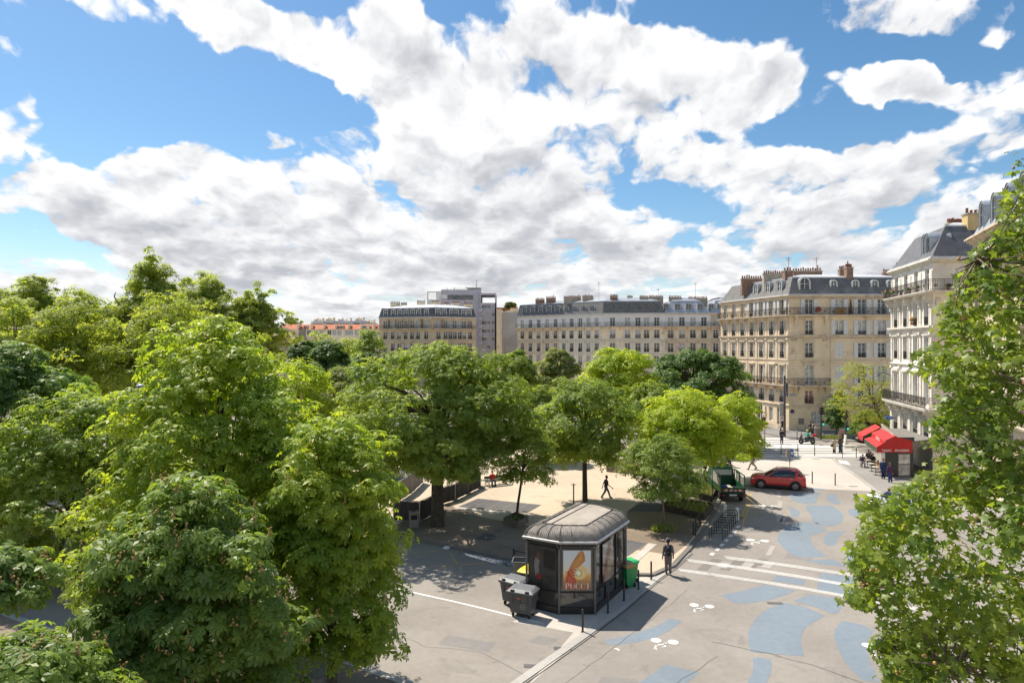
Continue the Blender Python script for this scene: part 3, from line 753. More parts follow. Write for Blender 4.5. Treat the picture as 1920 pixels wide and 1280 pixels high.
for (px0, px1, z0, z1, mm) in ((1434, 1437.5, 1.1, 2.9, 'g'), (1442, 1449.5, 1.0, 2.95, 'g'), (1419, 1429.5, .1, 3.1, 'd'), (1456.5, 1462, .15, 3.0, 'd'), (1395, 1410, .6, 3.0, 'g'), (1375, 1388, .6, 3.0, 'g')):
    a, b = fL.u(px0), fL.u(px1); w = b-a
    fL.window((a+b)/2, z0, w, z1-z0, pane=glass if mm == 'd' else glass_c, style='plain')
xs = {1517: (1.1, False), 1573.5: (1.1, True), 1616: (1.1, True), 1653: (1.1, True)}
for j, (px, (w, sh)) in enumerate(xs.items()):
    u = fR.u(px)
    fR.window(u, 15.8, 1.15, 2.1, shutters=True, pane=glass if j != 1 else glass_c)
    fR.window(u, 13.1, w, 1.95, guard=True, shutters=sh, gh=.5)
    fR.window(u, 9.98, w, 2.0, guard=not (j == 1), shutters=(j > 1), closed=(j == 1), gh=.6)
    fR.window(u, 6.3 if j == 0 else 6.45, w, 2.6 if j == 0 else 2.4, closed=(j == 1), shutters=(j > 1))
    fR.window(u, 3.72, w, 1.8, guard=True, pane=glass_r if j == 0 else None, shutters=(j > 0))
    if j == 0:
        for z, h in ((13.1, 1.95), (9.98, 2.0), (6.3, 2.6)): fR.surround(orn, u, z, w, h, lintel=.22 if z < 10 else .0)
for px0, px1, z0, z1, mt in ((1521.5, 1543, .95, 2.75, glass_c), (1567, 1583, .8, 2.7, glass), (1610, 1632, .85, 2.75, glass), (1650, 1668, .3, 2.75, glass)):
    a, b = fR.u(px0), fR.u(px1); fR.window((a+b)/2, z0, b-a, z1-z0, pane=mt, style='plain')
u0 = fR.u(1517)
for u in (.75, u0-1.35, u0+1.35, 5.0):
    fR.bracket(orn, u, 6.1, 1.0, .6, .3)
for u in (.85, 4.9): fR.bracket(orn, u, 15.6, 1.3, .5, .34)
for u in (.5, .95, 4.75, 5.15): fR.bracket(orn, u, 12.7, .55, .28, .3)
fR.pil(orn, 5.62, .09, .3, 18.2, .10, cap=False)
for f in (fL, fR):
    f.ledge(orn, 12.7, .32, .30, steps=3); f.ledge(orn, 18.15, .32, .34, steps=3); f.ledge(orn, 3.3, .28, .16); f.ledge(orn, 9.6, .13, .10, steps=1); f.ledge(orn, .0, .68, .05, steps=1)
fR.ledge(orn, 8.95+.35, .18, .18, u0-1.1, u0+1.1)
# rounded ornament above the corner window and dentils
for f, n in ((fL, 46), (fR, 50)):
    orn.frame((f.p0.x, f.p0.y), f.yaw)
    for i in range(n):
        u = f.L*(i+.5)/n; orn.box(u-.07, u+.07, -.24, -.0, 17.98, 18.146); orn.box(u-.06, u+.06, -.18, 0, 12.56, 12.697)
    orn.frame()
for f, pts in ((fR, ((15.2, u0),)),):
    orn.frame((f.p0.x, f.p0.y), f.yaw)
    for k in range(7): a = math.pi*k/6; orn.ball((u0+.55*math.cos(a), -.06, 15.22+.25*math.sin(a)), .12, 1, .6, 1, 6)
    orn.frame()
wl_ = walls(root, [fL, fR], poly, 0, 18.4, K, lime, blank=(1, 2, 3)); wobj = wl_.build('wall', lime, root); orn.build('stone_ornament', trim, root)
fL.balcony(.1, fL.L+.70, 15.75, .7, 1.0, ends=(1, 0)); fR.balcony(-.70, fR.L, 15.753, .7, 1.0, ends=(0, 1))
fL.balcony(1.2, fL.L+.78, 6.22, .8, 1.0, ends=(1, 0)); fR.balcony(-.78, 5.35, 6.223, .8, 1.0, ends=(0, 1))
roof = mansard(root, [tuple(Vector(q)-Vector(K)) for q in poly], 18.45, 2.55, 1.25, .75, 5.0, slate, zinc_p)
dormer(fR, roof, fR.u(1511), 18.85, 1.25, 1.95, .55, 'arch')
for px in (1567, 1608, 1644.5, 1674): dormer(fR, roof, fR.u(px), 19.3, .72, 1.15, .75, 'arch')
for u in (fL.u(1458), fL.u(1458)-2.7, fL.u(1458)-5.5, fL.u(1458)-8.6): dormer(fL, roof, u, 18.75, .9, 1.85, .5, 'arch')
rl = lambda px, Y, z: (AT(px, Y)-K[0], Y-K[1], z)
def chim_px(roof, K, px0, px1, Y, ytop, ybase, pots, m=None, yaw=0, w=.6, potm=None):
    x0, x1 = AT(px0, Y), AT(px1, Y); zt = ZH(ytop+(4.5 if Y < 105 else 1.5), Y); zb = ZH(ybase, Y)
    return chimney(roof, ((x0+x1)/2-K[0], Y-K[1], zb), x1-x0, w, zt-zb, yaw, pots, m, potm=potm)
chim_px(roof, K, 1390, 1428, 100, 519, 535, 9, brick); chim_px(roof, K, 1431, 1468, 96, 510, 535, 9, plaster_old)
chim_px(roof, K, 1469, 1484, 92.5, 504.5, 538, 3, brick, w=1.0); chim_px(roof, K, 1486, 1540, 96, 505, 520, 12, brick)
chim_px(roof, K, 1573, 1584, 93.0, 502, 514, 3, brick); chim_px(roof, K, 1585, 1597, 91.2, 498.5, 538, 4, brick, w=.8); chim_px(roof, K, 1655, 1672, 95, 507, 514, 4, brick)
antenna(roof, (AT(1477, 96)-K[0], 6, 22.2), 2.2); antenna(roof, (AT(1529, 96)-K[0], 6, 22), 2.4)
# writing and plaques on its walls
def sign_on(face, name, u, z, w, h, m, txt=None, tsize=.2, tm=None, shape='box', label=None, cat='sign', y=-.03, group=None, lines=None):
    mb = MB(); mb.frame((face.p0.x+face.root.location.x, face.p0.y+face.root.location.y), face.yaw)
    mb.m(0)
    if shape == 'box': mb.box(u-w/2, u+w/2, y-.02, y+.025, z, z+h)
    elif shape == 'arch': mb.box(u-w/2, u+w/2, y-.02, y+.025, z, z+h*.7); mb.lathe((u, y, z+h*.7+.002), [(0, -.02), (w*.36, -.02), (w*.36, .02)], 12, axis='y')
    mb.m(1)
    for k, t in enumerate(lines or ([txt] if txt else [])):
        zz = z+h*.5+((len(lines)-1)/2-k)*tsize*1.15 if lines else z+h*.45
        add_text(mb, t, tsize, lambda x, yy, d: (u+x, y-.024-d*.5, zz+yy))
    return mb.build(name, [m, tm or whitep], None, label=label, cat=cat, group=group)
navy = mat('navy_enamel', (.02,.035,.12), .3, var=.1); plq = mat('stone_plaque', (.35,.38,.42), .6, var=.2)
sign_on(fR, 'street_sign', fR.u(1485.5), 2.45, .5, .48, navy, '34', .2, shape='arch', label='navy blue arched house number plate beside the corner at ground floor', cat='number plate')
sign_on(fR, 'stone_plaque', fR.u(1486.5), 4.75, .95, .32, plq, None, label='long grey-blue carved plaque on the corner above the number plate', cat='plaque')
sign_on(fL, 'street_sign', fL.L-.45, 4.75, .55, .35, navy, 'RUE', .16, label='small blue street name plate high on the lit side of the corner', cat='street sign')
sign_on(fR, 'meter_hatch', fR.u(1502), .95, .72, .8, mat('hatch_metal', (.22,.2,.17), .6), None, label='brown metal hatch in the wall low beside the corner', cat='hatch')
mb = MB(); ux = fR.u(1626); zc = 1.95; red = mat('red_stripe_paint', (.62,.12,.08), .6)
mb.frame((K[0], K[1]), fR.yaw)
for k in range(-7, 8):
    hw = .50*(1-abs(k)/8.0); mb.box(ux-hw, ux+hw, .16, .185, zc+k*.135-.045, zc+k*.135+.045)
mb.build('window_decal', red, None, label='red striped diamond shape on the dark shop window', cat='window decal')
# ---- long pale block behind the trees
D0l, Dm, Dk, D1r, D2r, D3r = (1.4, 175.5), (11.95, 166.4), (21.7, 158.0), (36.2, 157.0), (46.9, 156.2), (54, 155.6)
def pushed(p, v, d): return (p[0]+v[0]*d, p[1]+v[1]*d)
def block(name, label, edges, pxs, poly, off, wm, tm, eave=19.1, slat=slate, top=zinc, h1=3.0, in1=.9, in2=4.0, blank=(), wide=1.0, dorm=None, bal=True, group='apartment buildings in the long pale row', pil=True, white_top=None):
    root = thing('apartment_building', label, 'building', (*off, 0), group=group)
    orn = MB(); faces = []
    for (a, b), ps in zip(edges, pxs):
        f = Face(root, a, b, off); faces.append(f)
        us = [f.u(p) for p in ps]
        for u in us:
            w = wide if not isinstance(wide, dict) else wide.get(faces.index(f), 1.0)
            f.window(u, 16.05, w, 2.1); f.window(u, 13.2, w, 2.0, guard=True); f.window(u, 9.9, w, 2.15, guard=True); f.window(u, 6.6, w, 2.3, guard=True)
            for z, h in ((13.2, 2.0), (9.9, 2.15), (6.6, 2.3)): f.surround(orn, u, z, w, h, lintel=.15 if z < 12 else 0)
        mids = [(us[i]+us[i+1])/2 for i in range(len(us)-1)]+[.4, f.L-.4]
        for u in mids:
            if pil: f.pil(orn, u, .4, 9.7, 12.6); f.bracket(orn, u, 15.85, .9, .55)
        f.ledge(orn, 12.6, .3, .25, u0=0, u1=f.L); f.ledge(orn, 18.8, .3, .3, u0=0, u1=f.L); f.ledge(orn, 9.35, .2, .15, u0=0, u1=f.L)
        if bal: f.balcony(.0, f.L, 16.0, .75, 1.0, ends=(0, 0), step=.2)
    mb = walls(root, faces, poly, 0, eave, off, wm, blank=blank); mb.m(0)
    mb.build('wall', wm, root); orn.build('stone_ornament', tm, root)
    if white_top:
        wt_ = MB()
        for f in faces:
            f2 = Face(root, tuple(f.w0), tuple(f.w0+f.d*f.L), off); f2.op = [o for o in f.op if o[2] > 15.9]
            sub = MB(); f2.wall(sub, 16.02, 18.79, .01); wt_.v += [(x, y, z) for x, y, z in sub.v]; b = len(wt_.v)-len(sub.v)
            wt_.f += [[i+b for i in q] for q in sub.f]; wt_.mi += sub.mi; wt_.smooth += sub.smooth
            n = Vector((f.d.y, -f.d.x))*.012
            wt_.v = wt_.v[:b]+[(x+n.x, y+n.y, z) for x, y, z in wt_.v[b:]]
        wt_.build('painted_top_floor', white_top, root)
    rf = mansard(root, [tuple(Vector(q)-Vector(off)) for q in poly], eave+.02, h1, in1, 1.0, in2, slat, top)
    for f, ds in zip(faces, dorm or []):
        for px in ds[0]: dormer(f, rf, f.u(px), eave+ds[1], ds[2], ds[3], ds[4], ds[5], ds[6], depth=1.6)
    return root, rf, faces
c6 = lambda *a: [940+x/4.364 for x in a]
n1 = (.653, .757)
wp_ = mat('white_painted_stone', (.74,.72,.68), .8, var=.05, scale=.8)
r0, rf0, _ = block('', 'left end house of the long pale row with tall dormers in a dark slate roof', [(D0l, Dm)], [c6(172, 238, 305, 375, 443)], [D0l, Dm, pushed(Dm, n1, 12), pushed(D0l, n1, 12)], Dm, lime, trim,
   slat=slate_b, dorm=[(c6(188, 255, 320, 390, 457), .25, 1.3, 2.1, .3, 'flat', zinc)], blank=(1, 2, 3), in1=.5, wide=1.15, white_top=wp_)
chim_px(rf0, Dm, 1004, 1021, 172, 561, 572, 7, brick); chim_px(rf0, Dm, 1024, 1042, 170, 558, 570, 7, brick)
r1, rf1, _ = block('', 'corner house with round dormers in the middle of the long pale row', [(Dm, Dk), (Dk, D1r)], [c6(510, 575, 645, 712, 780), c6(910, 1032, 1118, 1188, 1272)], [Dm, Dk, D1r, (36.2, 169), (22, 176)], Dk, lime_pale, trim_w,
   dorm=[(c6(530, 600, 672, 740), .5, 1.2, 1.5, .5, 'arch', zinc), (c6(893, 1018, 1103, 1170, 1255), .5, 1.15, 1.6, .5, 'arch', slate)], blank=(2, 3, 4), white_top=wp_, wide={0: 1.15, 1: 1.25})
chim_px(rf1, Dk, 1057, 1089, 166, 557, 568, 14, plaster_old); chim_px(rf1, Dk, 1092, 1112, 164, 556, 568, 9, plaster_old); chim_px(rf1, Dk, 1144, 1158, 160, 555, 570, 6, brick)
chim_px(rf1, Dk, 1176, 1186, 162, 556, 566, 4, plaster_old); chim_px(rf1, Dk, 1199, 1215, 160, 557, 570, 7, plaster_old); chim_px(rf1, Dk, 1216, 1243, 163, 556, 570, 10, plaster_old)
antenna(rf1, (AT(1124, 162)-Dk[0], 5, 23), 4.2)
r2, rf2, _ = block('', 'house with a blue-grey ribbed roof near the right end of the long pale row', [(D1r, D2r)], [c6(1385, 1478, 1568, 1658)], [D1r, D2r, (46.9, 169), (36.2, 169.2)], D1r, lime, trim,
   slat=zinc, dorm=[(c6(1350, 1443, 1535, 1630), .3, 1.15, 1.9, .6, 'flat', zinc)], blank=(1, 2, 3), in1=1.8, wide=1.3, white_top=wp_)
chim_px(rf2, D1r, 1254, 1277, 160, 557, 570, 8, plaster_old); chim_px(rf2, D1r, 1291, 1326, 160, 559, 572, 14, plaster_old); antenna(rf2, (AT(1306, 160)-D1r[0], 4, 22.8), 4); antenna(rf2, (AT(1236, 160)-D1r[0], 4, 22.8), 2.6)
r3, rf3, _ = block('', 'right end house of the long pale row, half hidden by the cream corner building', [(D2r, D3r)], [c6(1755, 1830)], [D2r, D3r, (54, 169), (46.9, 169.2)], D2r, lime_dark, trim,
   slat=zinc, dorm=[(c6(1720, 1790), .3, 1.1, 1.8, .6, 'flat', zinc)], blank=(1, 2, 3), in1=1.6, wide=1.2)
chim_px(rf3, D2r, 1346, 1362, 160, 562, 573, 6, brick)
# ---- slate-roofed corner block left of the middle
E0, E1, E2 = (-37.0, 184.0), (-21.4, 178.0), (-10.1, 184.0)
c5 = lambda *a: [500+x/4.174 for x in a]
r, rfE, fe = block('', 'corner block with dark slate mansard, white dormers and red brick piers below the roof', [(E0, E1), (E1, E2)], [c5(928, 987, 1037, 1088, 1137, 1185, 1248), c5(1345, 1400, 1438, 1472, 1512, 1545, 1592)],
   [E0, E1, E2, (-14, 194), (-33, 196)], E1, lime_dark, trim, slat=slate_b, top=zinc_p, h1=2.6, in1=.55, in2=4.2, blank=(2, 3, 4), wide=1.2, group=None, eave=19.1,
   dorm=[(c5(930, 990, 1040, 1090, 1140, 1188, 1250), .3, 1.2, 1.75, .3, 'flat', whitew), (c5(1341, 1391, 1448, 1485, 1540, 1585), .3, 1.2, 1.75, .3, 'flat', whitew)], pil=False)
bp_ = MB()
for f in fe:
    us = sorted(set(round((o[0]+o[1])/2, 3) for o in f.op)); bp_.frame((f.p0.x, f.p0.y), f.yaw)
    for a, b in zip(us, us[1:]): bp_.box(a+.85, b-.85, -.03, .02, 16.2, 18.5) if b-a > 1.9 else None
bp_.frame(); bp_.build('brick_piers', brick, r)
for px0, px1, yt in ((732, 750, 567), (752, 763, 569), (782, 797, 565), (809, 824, 565), (831, 842, 569), (846, 861, 567), (870, 886, 569)): chim_px(rfE, E1, px0, px1, 186, yt, 574, 6, lime_pale)
# ---- grey concrete tower
def win_grid(root, face, us, zs, w, h, name='window'):
    for z in zs:
        for u in us: face.window(u, z, w, h, style='plain')
T = (AT(827, 212), 212.0)
root = thing('apartment_tower', 'grey-lilac concrete tower block with roof mast and stacked side balconies behind the slate-roofed corner block', 'building', (*T, 0))
mb = MB(); Y = 212
def tb_(px0, px1, y, d, ytop, zlow=0.0, mi=0):
    a, b = AT(px0, Y)-T[0], AT(px1, Y)-T[0]; mb.m(mi).box(a, b, y, y+d, zlow, ZH(ytop, Y))
tb_(827, 899.8, 0, 12, 543); tb_(800, 826.9, 1, 11, 561, mi=1); tb_(816, 826.8, 2, 8, 545, ZH(561, Y), 1); tb_(800, 802, 1, 1, 546, ZH(561, Y), 1); tb_(802, 816, 1, 1, 546, ZH(548, Y), 1)
mb.m(1).box(AT(827.5, Y)-T[0], AT(838.5, Y)-T[0], -.03, .3, ZH(559, Y), ZH(552.5, Y))
tb_(876, 900, 1.5, 6, 540, ZH(543, Y)); mb.m(2).box(AT(874.5, Y)-T[0], AT(901, Y)-T[0], .9, 8, ZH(540, Y), ZH(538.5, Y))
fT = Face(root, (AT(900, Y), Y-1), (AT(930, Y), Y-1), T)
us = [fT.u(x) for x in (908, 916.5, 925)]
for k, yb in enumerate((578.5, 593.5, 608.5, 624, 639, 654)): 
    for j, u in enumerate(us): fT.window(u, ZH(yb, Y), 1.0 if j else 1.5, 1.15, style='plain')
fT.wall(mb.m(0), 0, ZH(568, Y))
mb.m(0); a, b = AT(900, Y)-T[0], AT(930, Y)-T[0]
mb.box(a, a+.3, -1, 11, ZH(568, Y), ZH(550, Y)); mb.box(b-.3, b, -1, 11, 0, ZH(550, Y)); mb.box(a, a+.29, -.99, 11, 0, ZH(568, Y)); mb.box(a+.3, b-.3, -1, 11, ZH(553.5, Y), ZH(550, Y)); mb.box(a+.3, b-.3, -.9, 11, ZH(569, Y)-.3, ZH(568, Y)-.3)
mb.build('wall', [grey_wall, wp_, plaster_old], root)
for k, yb in enumerate((585, 600.5, 615, 630.5, 646)):
    m2 = MB(); a, b = AT(898.5, Y)-T[0], AT(905.5, Y)-T[0]; m2.box(a, b, -2.1, -1.02, ZH(yb, Y), ZH(yb-6, Y)); m2.build('balcony', grey_wall, root)
m2 = MB(); m2.box(AT(839, Y)-T[0], AT(887, Y)-T[0], -.06, .1, ZH(562, Y), ZH(553, Y)); m2.build('window_band', glass, root)
m2 = MB(); m2.rod((AT(892, Y)-T[0], 4, 28), (AT(892, Y)-T[0], 4, ZH(522, Y)), .22, 8); m2.build('mast', whitew, root)
for px in (836, 850, 872): m2 = MB(); m2.rod((AT(px, Y)-T[0], 4, 29), (AT(px, Y)-T[0], 4, ZH(537 if px != 872 else 535, Y)), .1, 6); m2.build('antenna', iron, root)
m2 = MB()
for i in range(24):
    x = AT(830+i*1.9, Y)-T[0]; m2.rod((x, .3, ZH(543, Y)), (x, .3, ZH(540.5, Y)), .04, 4)
m2.rod((AT(830, Y)-T[0], .3, ZH(540.5, Y)), (AT(874, Y)-T[0], .3, ZH(540.5, Y)), .05, 4); m2.build('roof_railing', whitew, root)
# ---- pale blank-walled building right of the tower
Y = 205; T = (AT(931, Y), Y)
root = thing('apartment_building', 'pale building with blank party walls and a thin orange roof edge right of the tower', 'building', (*T, 0))
mb = MB(); f = lambda px: AT(px, Y)-T[0]
mb.m(0).box(f(931), f(941), 0, 12, 0, ZH(579, Y)); mb.m(1).box(f(941.1), f(972), 1, 13, 0, ZH(585, Y)); mb.m(0)
mb.add([(f(941.1), 1, ZH(585, Y)), (f(972), 1, ZH(585, Y)), (f(972), 1, ZH(577, Y)), (f(941.1), 13, ZH(585, Y)), (f(972), 13, ZH(585, Y)), (f(972), 13, ZH(577, Y))], [(0, 1, 2), (3, 5, 4), (0, 2, 5, 3)])
mb.m(2).poly([(f(944), .985)]*0+[(f(944), 0.99), (f(972), .99), (f(972), .985), (f(944), .985)], ZH(628, Y))
mb.m(2); mb.add([(f(944), .97, ZH(633, Y)), (f(952), .97, ZH(633, Y)), (f(972), .97, ZH(624, Y)), (f(972), .97, 0), (f(944), .97, 0)], [(4, 3, 2, 1, 0)])
mb.build('wall', [lime_pale, mat('grey_plaster', (.46,.44,.40), .9, var=.08, scale=.5), mat('darker_plaster', (.38,.36,.33), .9, var=.08, scale=.5)], root)
mb = MB(); mb.box(f(930.6), f(948), -.2, 12, ZH(579, Y)+.01, ZH(576.5, Y)); rfb = mb.build('roof', tile_o, root)
chim_px(rfb, T, 943, 956, Y+3, 581, 586, 5, lime_pale); chim_px(rfb, T, 957, 972, Y+3, 577, 586, 6, lime_pale)
# ---- long building with the orange roof
Y = 285; T = (AT(525, Y), Y)
root = thing('apartment_building', 'long low beige building with a bright orange tiled roof on the horizon', 'building', (*T, 0))
fo = Face(root, (AT(522, Y), Y), (AT(714, Y), Y), T)
for i, px in enumerate(c5(275, 330, 383, 427, 490, 530, 570, 628, 660, 705, 745, 790, 840)):
    fo.window(fo.u(px), ZH(628, Y), 1.7, 2.1, style='plain')
mb = MB(); fo.wall(mb, 0, ZH(617, Y)); fo.ledge(mb, ZH(618.5, Y), .4, .4); mb.frame((fo.p0.x, fo.p0.y), fo.yaw); mb.box(0, fo.L, .4, 12, 0, ZH(617.5, Y)); mb.frame(); mb.build('wall', lime_pale, root)
mb = MB(); mb.frame((fo.p0.x, fo.p0.y), fo.yaw); z0, z1 = ZH(617, Y), ZH(607.5, Y)
mb.add([(0, -.3, z0), (fo.L, -.3, z0), (fo.L, 4, z1), (0, 4, z1), (0, 12, z0), (fo.L, 12, z0)], [(0, 1, 2, 3), (3, 2, 5, 4), (0, 3, 4), (1, 5, 2)])
rfo = mb.build('roof', tile_o, root)
for px in c5(262, 365, 462, 555, 655, 750, 805, 850): chimney(rfo, (AT(px, Y+3)-T[0], 1.6, z0+.6), .9, 2.2, 1.9, 0, 2, lime_pale)
for i, px in enumerate((572, 640, 683)):
    mb = MB(); x = AT(px, Y)-T[0]; mb.box(x-.9, x+.9, .5, 3, z0+.4, z0+1.5); mb.m(1).box(x-.7, x+.7, .45, .5, z0+.6, z0+1.3); mb.build('dormer', [zinc, glass], rfo)
# white roofscape further back
for i, (px0, px1, yt, lab) in enumerate(((586, 606, 602, 'white rooftop block furthest left on the horizon'), (608, 626, 601, 'white rooftop block second on the horizon with small chimneys'), (629, 660, 601.5, 'widest white rooftop block on the horizon above the orange roof'), (664, 682, 600.5, 'tall white rooftop block furthest right on the horizon'), (684, 702, 605, 'low grey rooftop on the horizon beside the slate-roofed block'))):
    Y = 350+i*4; T = (AT(px0, Y), Y); root = thing('distant_building', lab, 'building', (*T, 0), group='white buildings on the horizon')
    mb = MB(); w = AT(px1, Y)-T[0]; z = ZH(yt, Y); mb.box(0, w, 0, 10, 0, z); mb.box(w*.2, w*.45, -.1, 4, z, z+.9)
    mb.build('wall', mat('far_white_wall', (.62,.62,.62), .9, var=.06, scale=.3), root)
    for k in range(4):
        c = MB(); x = w*(.1+.25*k); c.box(x, x+.7, 1, 3, z, z+1.2+.5*(k % 2)); c.build('chimney', lime_pale, root)
    m2 = MB()
    for k in range(5): m2.box(w*(.06+.19*k), w*(.06+.19*k)+1.2, -.12, .05, z-3.2, z-1.4)
    m2.build('windows_row', glass, root)
# ---- brown-roofed pavilion
Y = 130; T = (AT(530, Y), Y)
root = thing('pavilion', 'classical stone pavilion with a brown hipped roof left of the deep green trees', 'building', (*T, 0))
A0, A1 = (AT(478, Y), Y), (AT(555, Y), Y)
fp_ = Face(root, A0, A1, T)
mb = MB(); zE = ZH(636, Y)
for px in (516, 540, 550): fp_.window(fp_.u(px), ZH(651, Y), .55 if px != 516 else .8, 1.1, style='plain')
for px in (538,): fp_.window(fp_.u(px), ZH(682, Y), .9, 1.9, style='french')
fp_.window(fp_.u(515), ZH(682, Y), .9, 1.9)
fp_.wall(mb, 0, zE); mb.frame((fp_.p0.x, fp_.p0.y), fp_.yaw); mb.box(0, fp_.L, .35, 11, 0, zE-.1); mb.box(fp_.L-.35, fp_.L-.001, .001, .4, 0, zE-.11); mb.frame()
fp_.ledge(mb, zE-.5, .5, .5, steps=3); fp_.ledge(mb, ZH(656, Y), .35, .3, steps=2); fp_.ledge(mb, ZH(660, Y)-.3, .15, .15, steps=1)
for px in (524, 531, 545, 553): fp_.pil(mb, fp_.u(px), .35, 3, ZH(660, Y)-.4, .1)
mb.build('wall', lime_dark, root)
mb = MB(); mb.frame((fp_.p0.x, fp_.p0.y), fp_.yaw); z1 = ZH(611, Y); L_ = fp_.L
mb.add([(-.8, -.8, zE+.02), (L_+.8, -.8, zE+.02), (L_+.8, 11.8, zE+.02), (-.8, 11.8, zE+.02), (1.5, 5.5, z1), (L_-4.2, 5.5, z1)], [(0, 1, 5, 4), (1, 2, 5), (2, 3, 4, 5), (3, 0, 4), (3, 2, 1, 0)])
rfp = mb.build('roof', tile_b, root); chimney(rfp, (AT(552, Y)-T[0], 5, zE+.4), 1.2, 1, 1.6, 0, 3, plaster_old)
mb = MB(); mb.lathe((AT(517, Y)-T[0], -1.2, ZH(626, Y)), [(0, 0), (.55, .05), (.6, .12), (0, .2)], 12); mb.rod((AT(517, Y)-T[0], -1.0, ZH(626, Y)), (AT(517, Y)-T[0], -1, zE), .04); mb.build('satellite_dish', whitew, root)
# buildings glimpsed through the left tree tops
for i, (px0, px1, Y, yt, lab) in enumerate(((-40, 9, 150, 566, 'cream building edge with chimney pots at the far left of the skyline'), (140, 166, 170, 574, 'grey roof with chimney pots peeping over the rounded plane tree'), (178, 245, 160, 588, 'slate roof and white dormer seen through the gap by the dead tree'))):
    T = (AT(px0, Y), Y); w = AT(px1, Y)-T[0]; z = ZH(yt, Y)
    root = thing('apartment_building', lab, 'building', (*T, 0), group='buildings behind the left trees')
    fz = Face(root, T, (T[0]+w, Y), T); mb = MB()
    n = max(1, int(w/3)); [fz.window(w*(k+.5)/n, z-6.0, 1.1, 2, style='plain') for k in range(n)]
    fz.wall(mb, 0, z-2.6); mb.box(0, w, .4, 10, 0, z-2.7); mb.build('wall', lime_pale, root)
    rf = mansard(root, [(0, 0), (w, 0), (w, 10), (0, 10)], z-2.6, 2.0, .6, .6, 2.0 if w > 5 else 1.2, slate, zinc_p)
    chimney(rf, (w*.45, 2.5, z), min(2.5, w*.6), .6, .8, 0, 5, lime_pale); chimney(rf, (w*.85, 3, z), 1.0, .6, .6, 0, 3, lime_pale)
# ---- white building on the right with its corner towards the camera
K2 = (38.2, 60.0); G0 = (40.75, 70.9)
root = thing('apartment_building', 'white stone corner building with flower-filled top balcony and steep slate roof above the red awning', 'building', (*K2, 0))
poly = [K2, (45.5, 60.0), (50, 66), (50, 74), G0]
fG = Face(root, G0, K2, K2); fB = Face(root, K2, (45.5, 60.0), K2); orn = MB()
UG = [fG.L*(i+.5)/4+.05 for i in range(4)]
for i, u in enumerate(UG):
    fG.window(u, 16.72, 1.05, 2.1); fG.window(u, 13.55, 1.1, 2.15, guard=True, gh=.8, pane=glass_c); fG.window(u, 10.3, 1.1, 2.15, guard=True, gh=.8, pane=glass_c)
    fG.window(u, 6.1, 1.2, 2.75, pane=glass_c); fG.window(u, 2.75, 1.3, 2.1, guard=True)
    for z, h, w in ((13.55, 2.15, 1.1), (10.3, 2.15, 1.1), (6.1, 2.75, 1.2)): fG.surround(orn, u, z, w, h, .16, .08, lintel=.25 if z < 8 else .12)
    fG.surround(orn, u, 2.75, 1.3, 2.1, .12, .1); orn.frame((fG.p0.x, fG.p0.y), fG.yaw)
    for k in range(9):
        a = math.pi*k/8; orn.cbox(u+.85*math.cos(a), -.12, 4.55+.75*math.sin(a), .2, .2, .2)
    orn.frame()
for i in range(5):
    u = fG.L*i/4; u = min(max(u, .22), fG.L-.22)
    fG.pil(orn, u, .4, 13.55, 15.6, .12); fG.bracket(orn, u, 16.45, 1.3, .62, .26); fG.pil(orn, u, .42, 10.1, 12.95, .12); fG.pil(orn, u, .42, 6.1, 9.6, .10); fG.pil(orn, u, .5, 2.4, 5.2, .16); fG.bracket(orn, u, 5.75, 1.0, .7, .3); fG.pil(orn, u, .34, 16.75, 18.9, .06, cap=False)
for f in (fG, fB):
    f.ledge(orn, 13.0, .5, .4, steps=3); f.ledge(orn, 19.15, .42, .45, steps=3); f.ledge(orn, 9.62, .25, .18); f.ledge(orn, 2.2, .25, .15)
for z in (16.9, 13.9, 10.4): fB.op.append((4.9, 5.6, z, z+1.6)) if False else None
orn.frame((fB.p0.x, fB.p0.y), fB.yaw)
for z0, z1 in ((14.0, 15.7), (10.4, 12.4), (6.4, 9.0)):
    for a, b in ((.6, 3.4), (3.8, 6.8)): orn.box(a, b, -.03, .02, z0, z0+.06); orn.box(a, b, -.03, .02, z1, z1+.06); orn.box(a, a+.06, -.03, .02, z0+.06, z1); orn.box(b-.06, b, -.03, .02, z0+.06, z1)
orn.ball((.5, -.1, 12.4), .3, 1.5, .5, .8, 8); orn.ball((.5, -.1, 15.6), .3, 1, .5, 1.6, 8)
orn.frame()
mb = walls(root, [fG, fB], poly, 0, 19.2, K2, white_st, blank=(1, 2, 3)); mb.build('wall', white_st, root); orn.build('stone_ornament', trim_w, root)
fG.balcony(.0, fG.L+.85, 16.6, .85, 1.05, ends=(1, 0), slabm=trim_w, step=.15); fB.balcony(-.85, 5.2, 16.603, .85, 1.05, ends=(0, 1), slabm=trim_w, step=.15)
fG.balcony(.0, fG.L+.9, 5.95, .95, 1.05, ends=(1, 0), slabm=trim_w, thick=.22, step=.12); fB.balcony(-.9, 2.2, 5.953, .95, 1.05, ends=(0, 1), slabm=trim_w, thick=.22, step=.12)
roof = mansard(root, [tuple(Vector(q)-Vector(K2)) for q in poly], 19.6, 3.3, 1.9, .5, 3.2, slate_b, zinc_p)
for px in (1726, 1743): dormer(fG, roof, fG.u(px) if px == 1726 else fG.L-2.3, 19.8, .95, 2.25, .6, 'arch', zinc, 1.8)
chim_px(roof, K2, 1809, 1833, 62, 399, 420, 3, mat('ochre_plaster', (.62,.46,.22), .9), w=.8); chim_px(roof, K2, 1838, 1862, 62, 390, 420, 4, white_st, w=.8)
chim_px(roof, K2, 1776, 1806, 66, 416, 424, 7, plaster_old); chim_px(roof, K2, 1678, 1695, 71.0, 497, 507, 2, plaster_old)
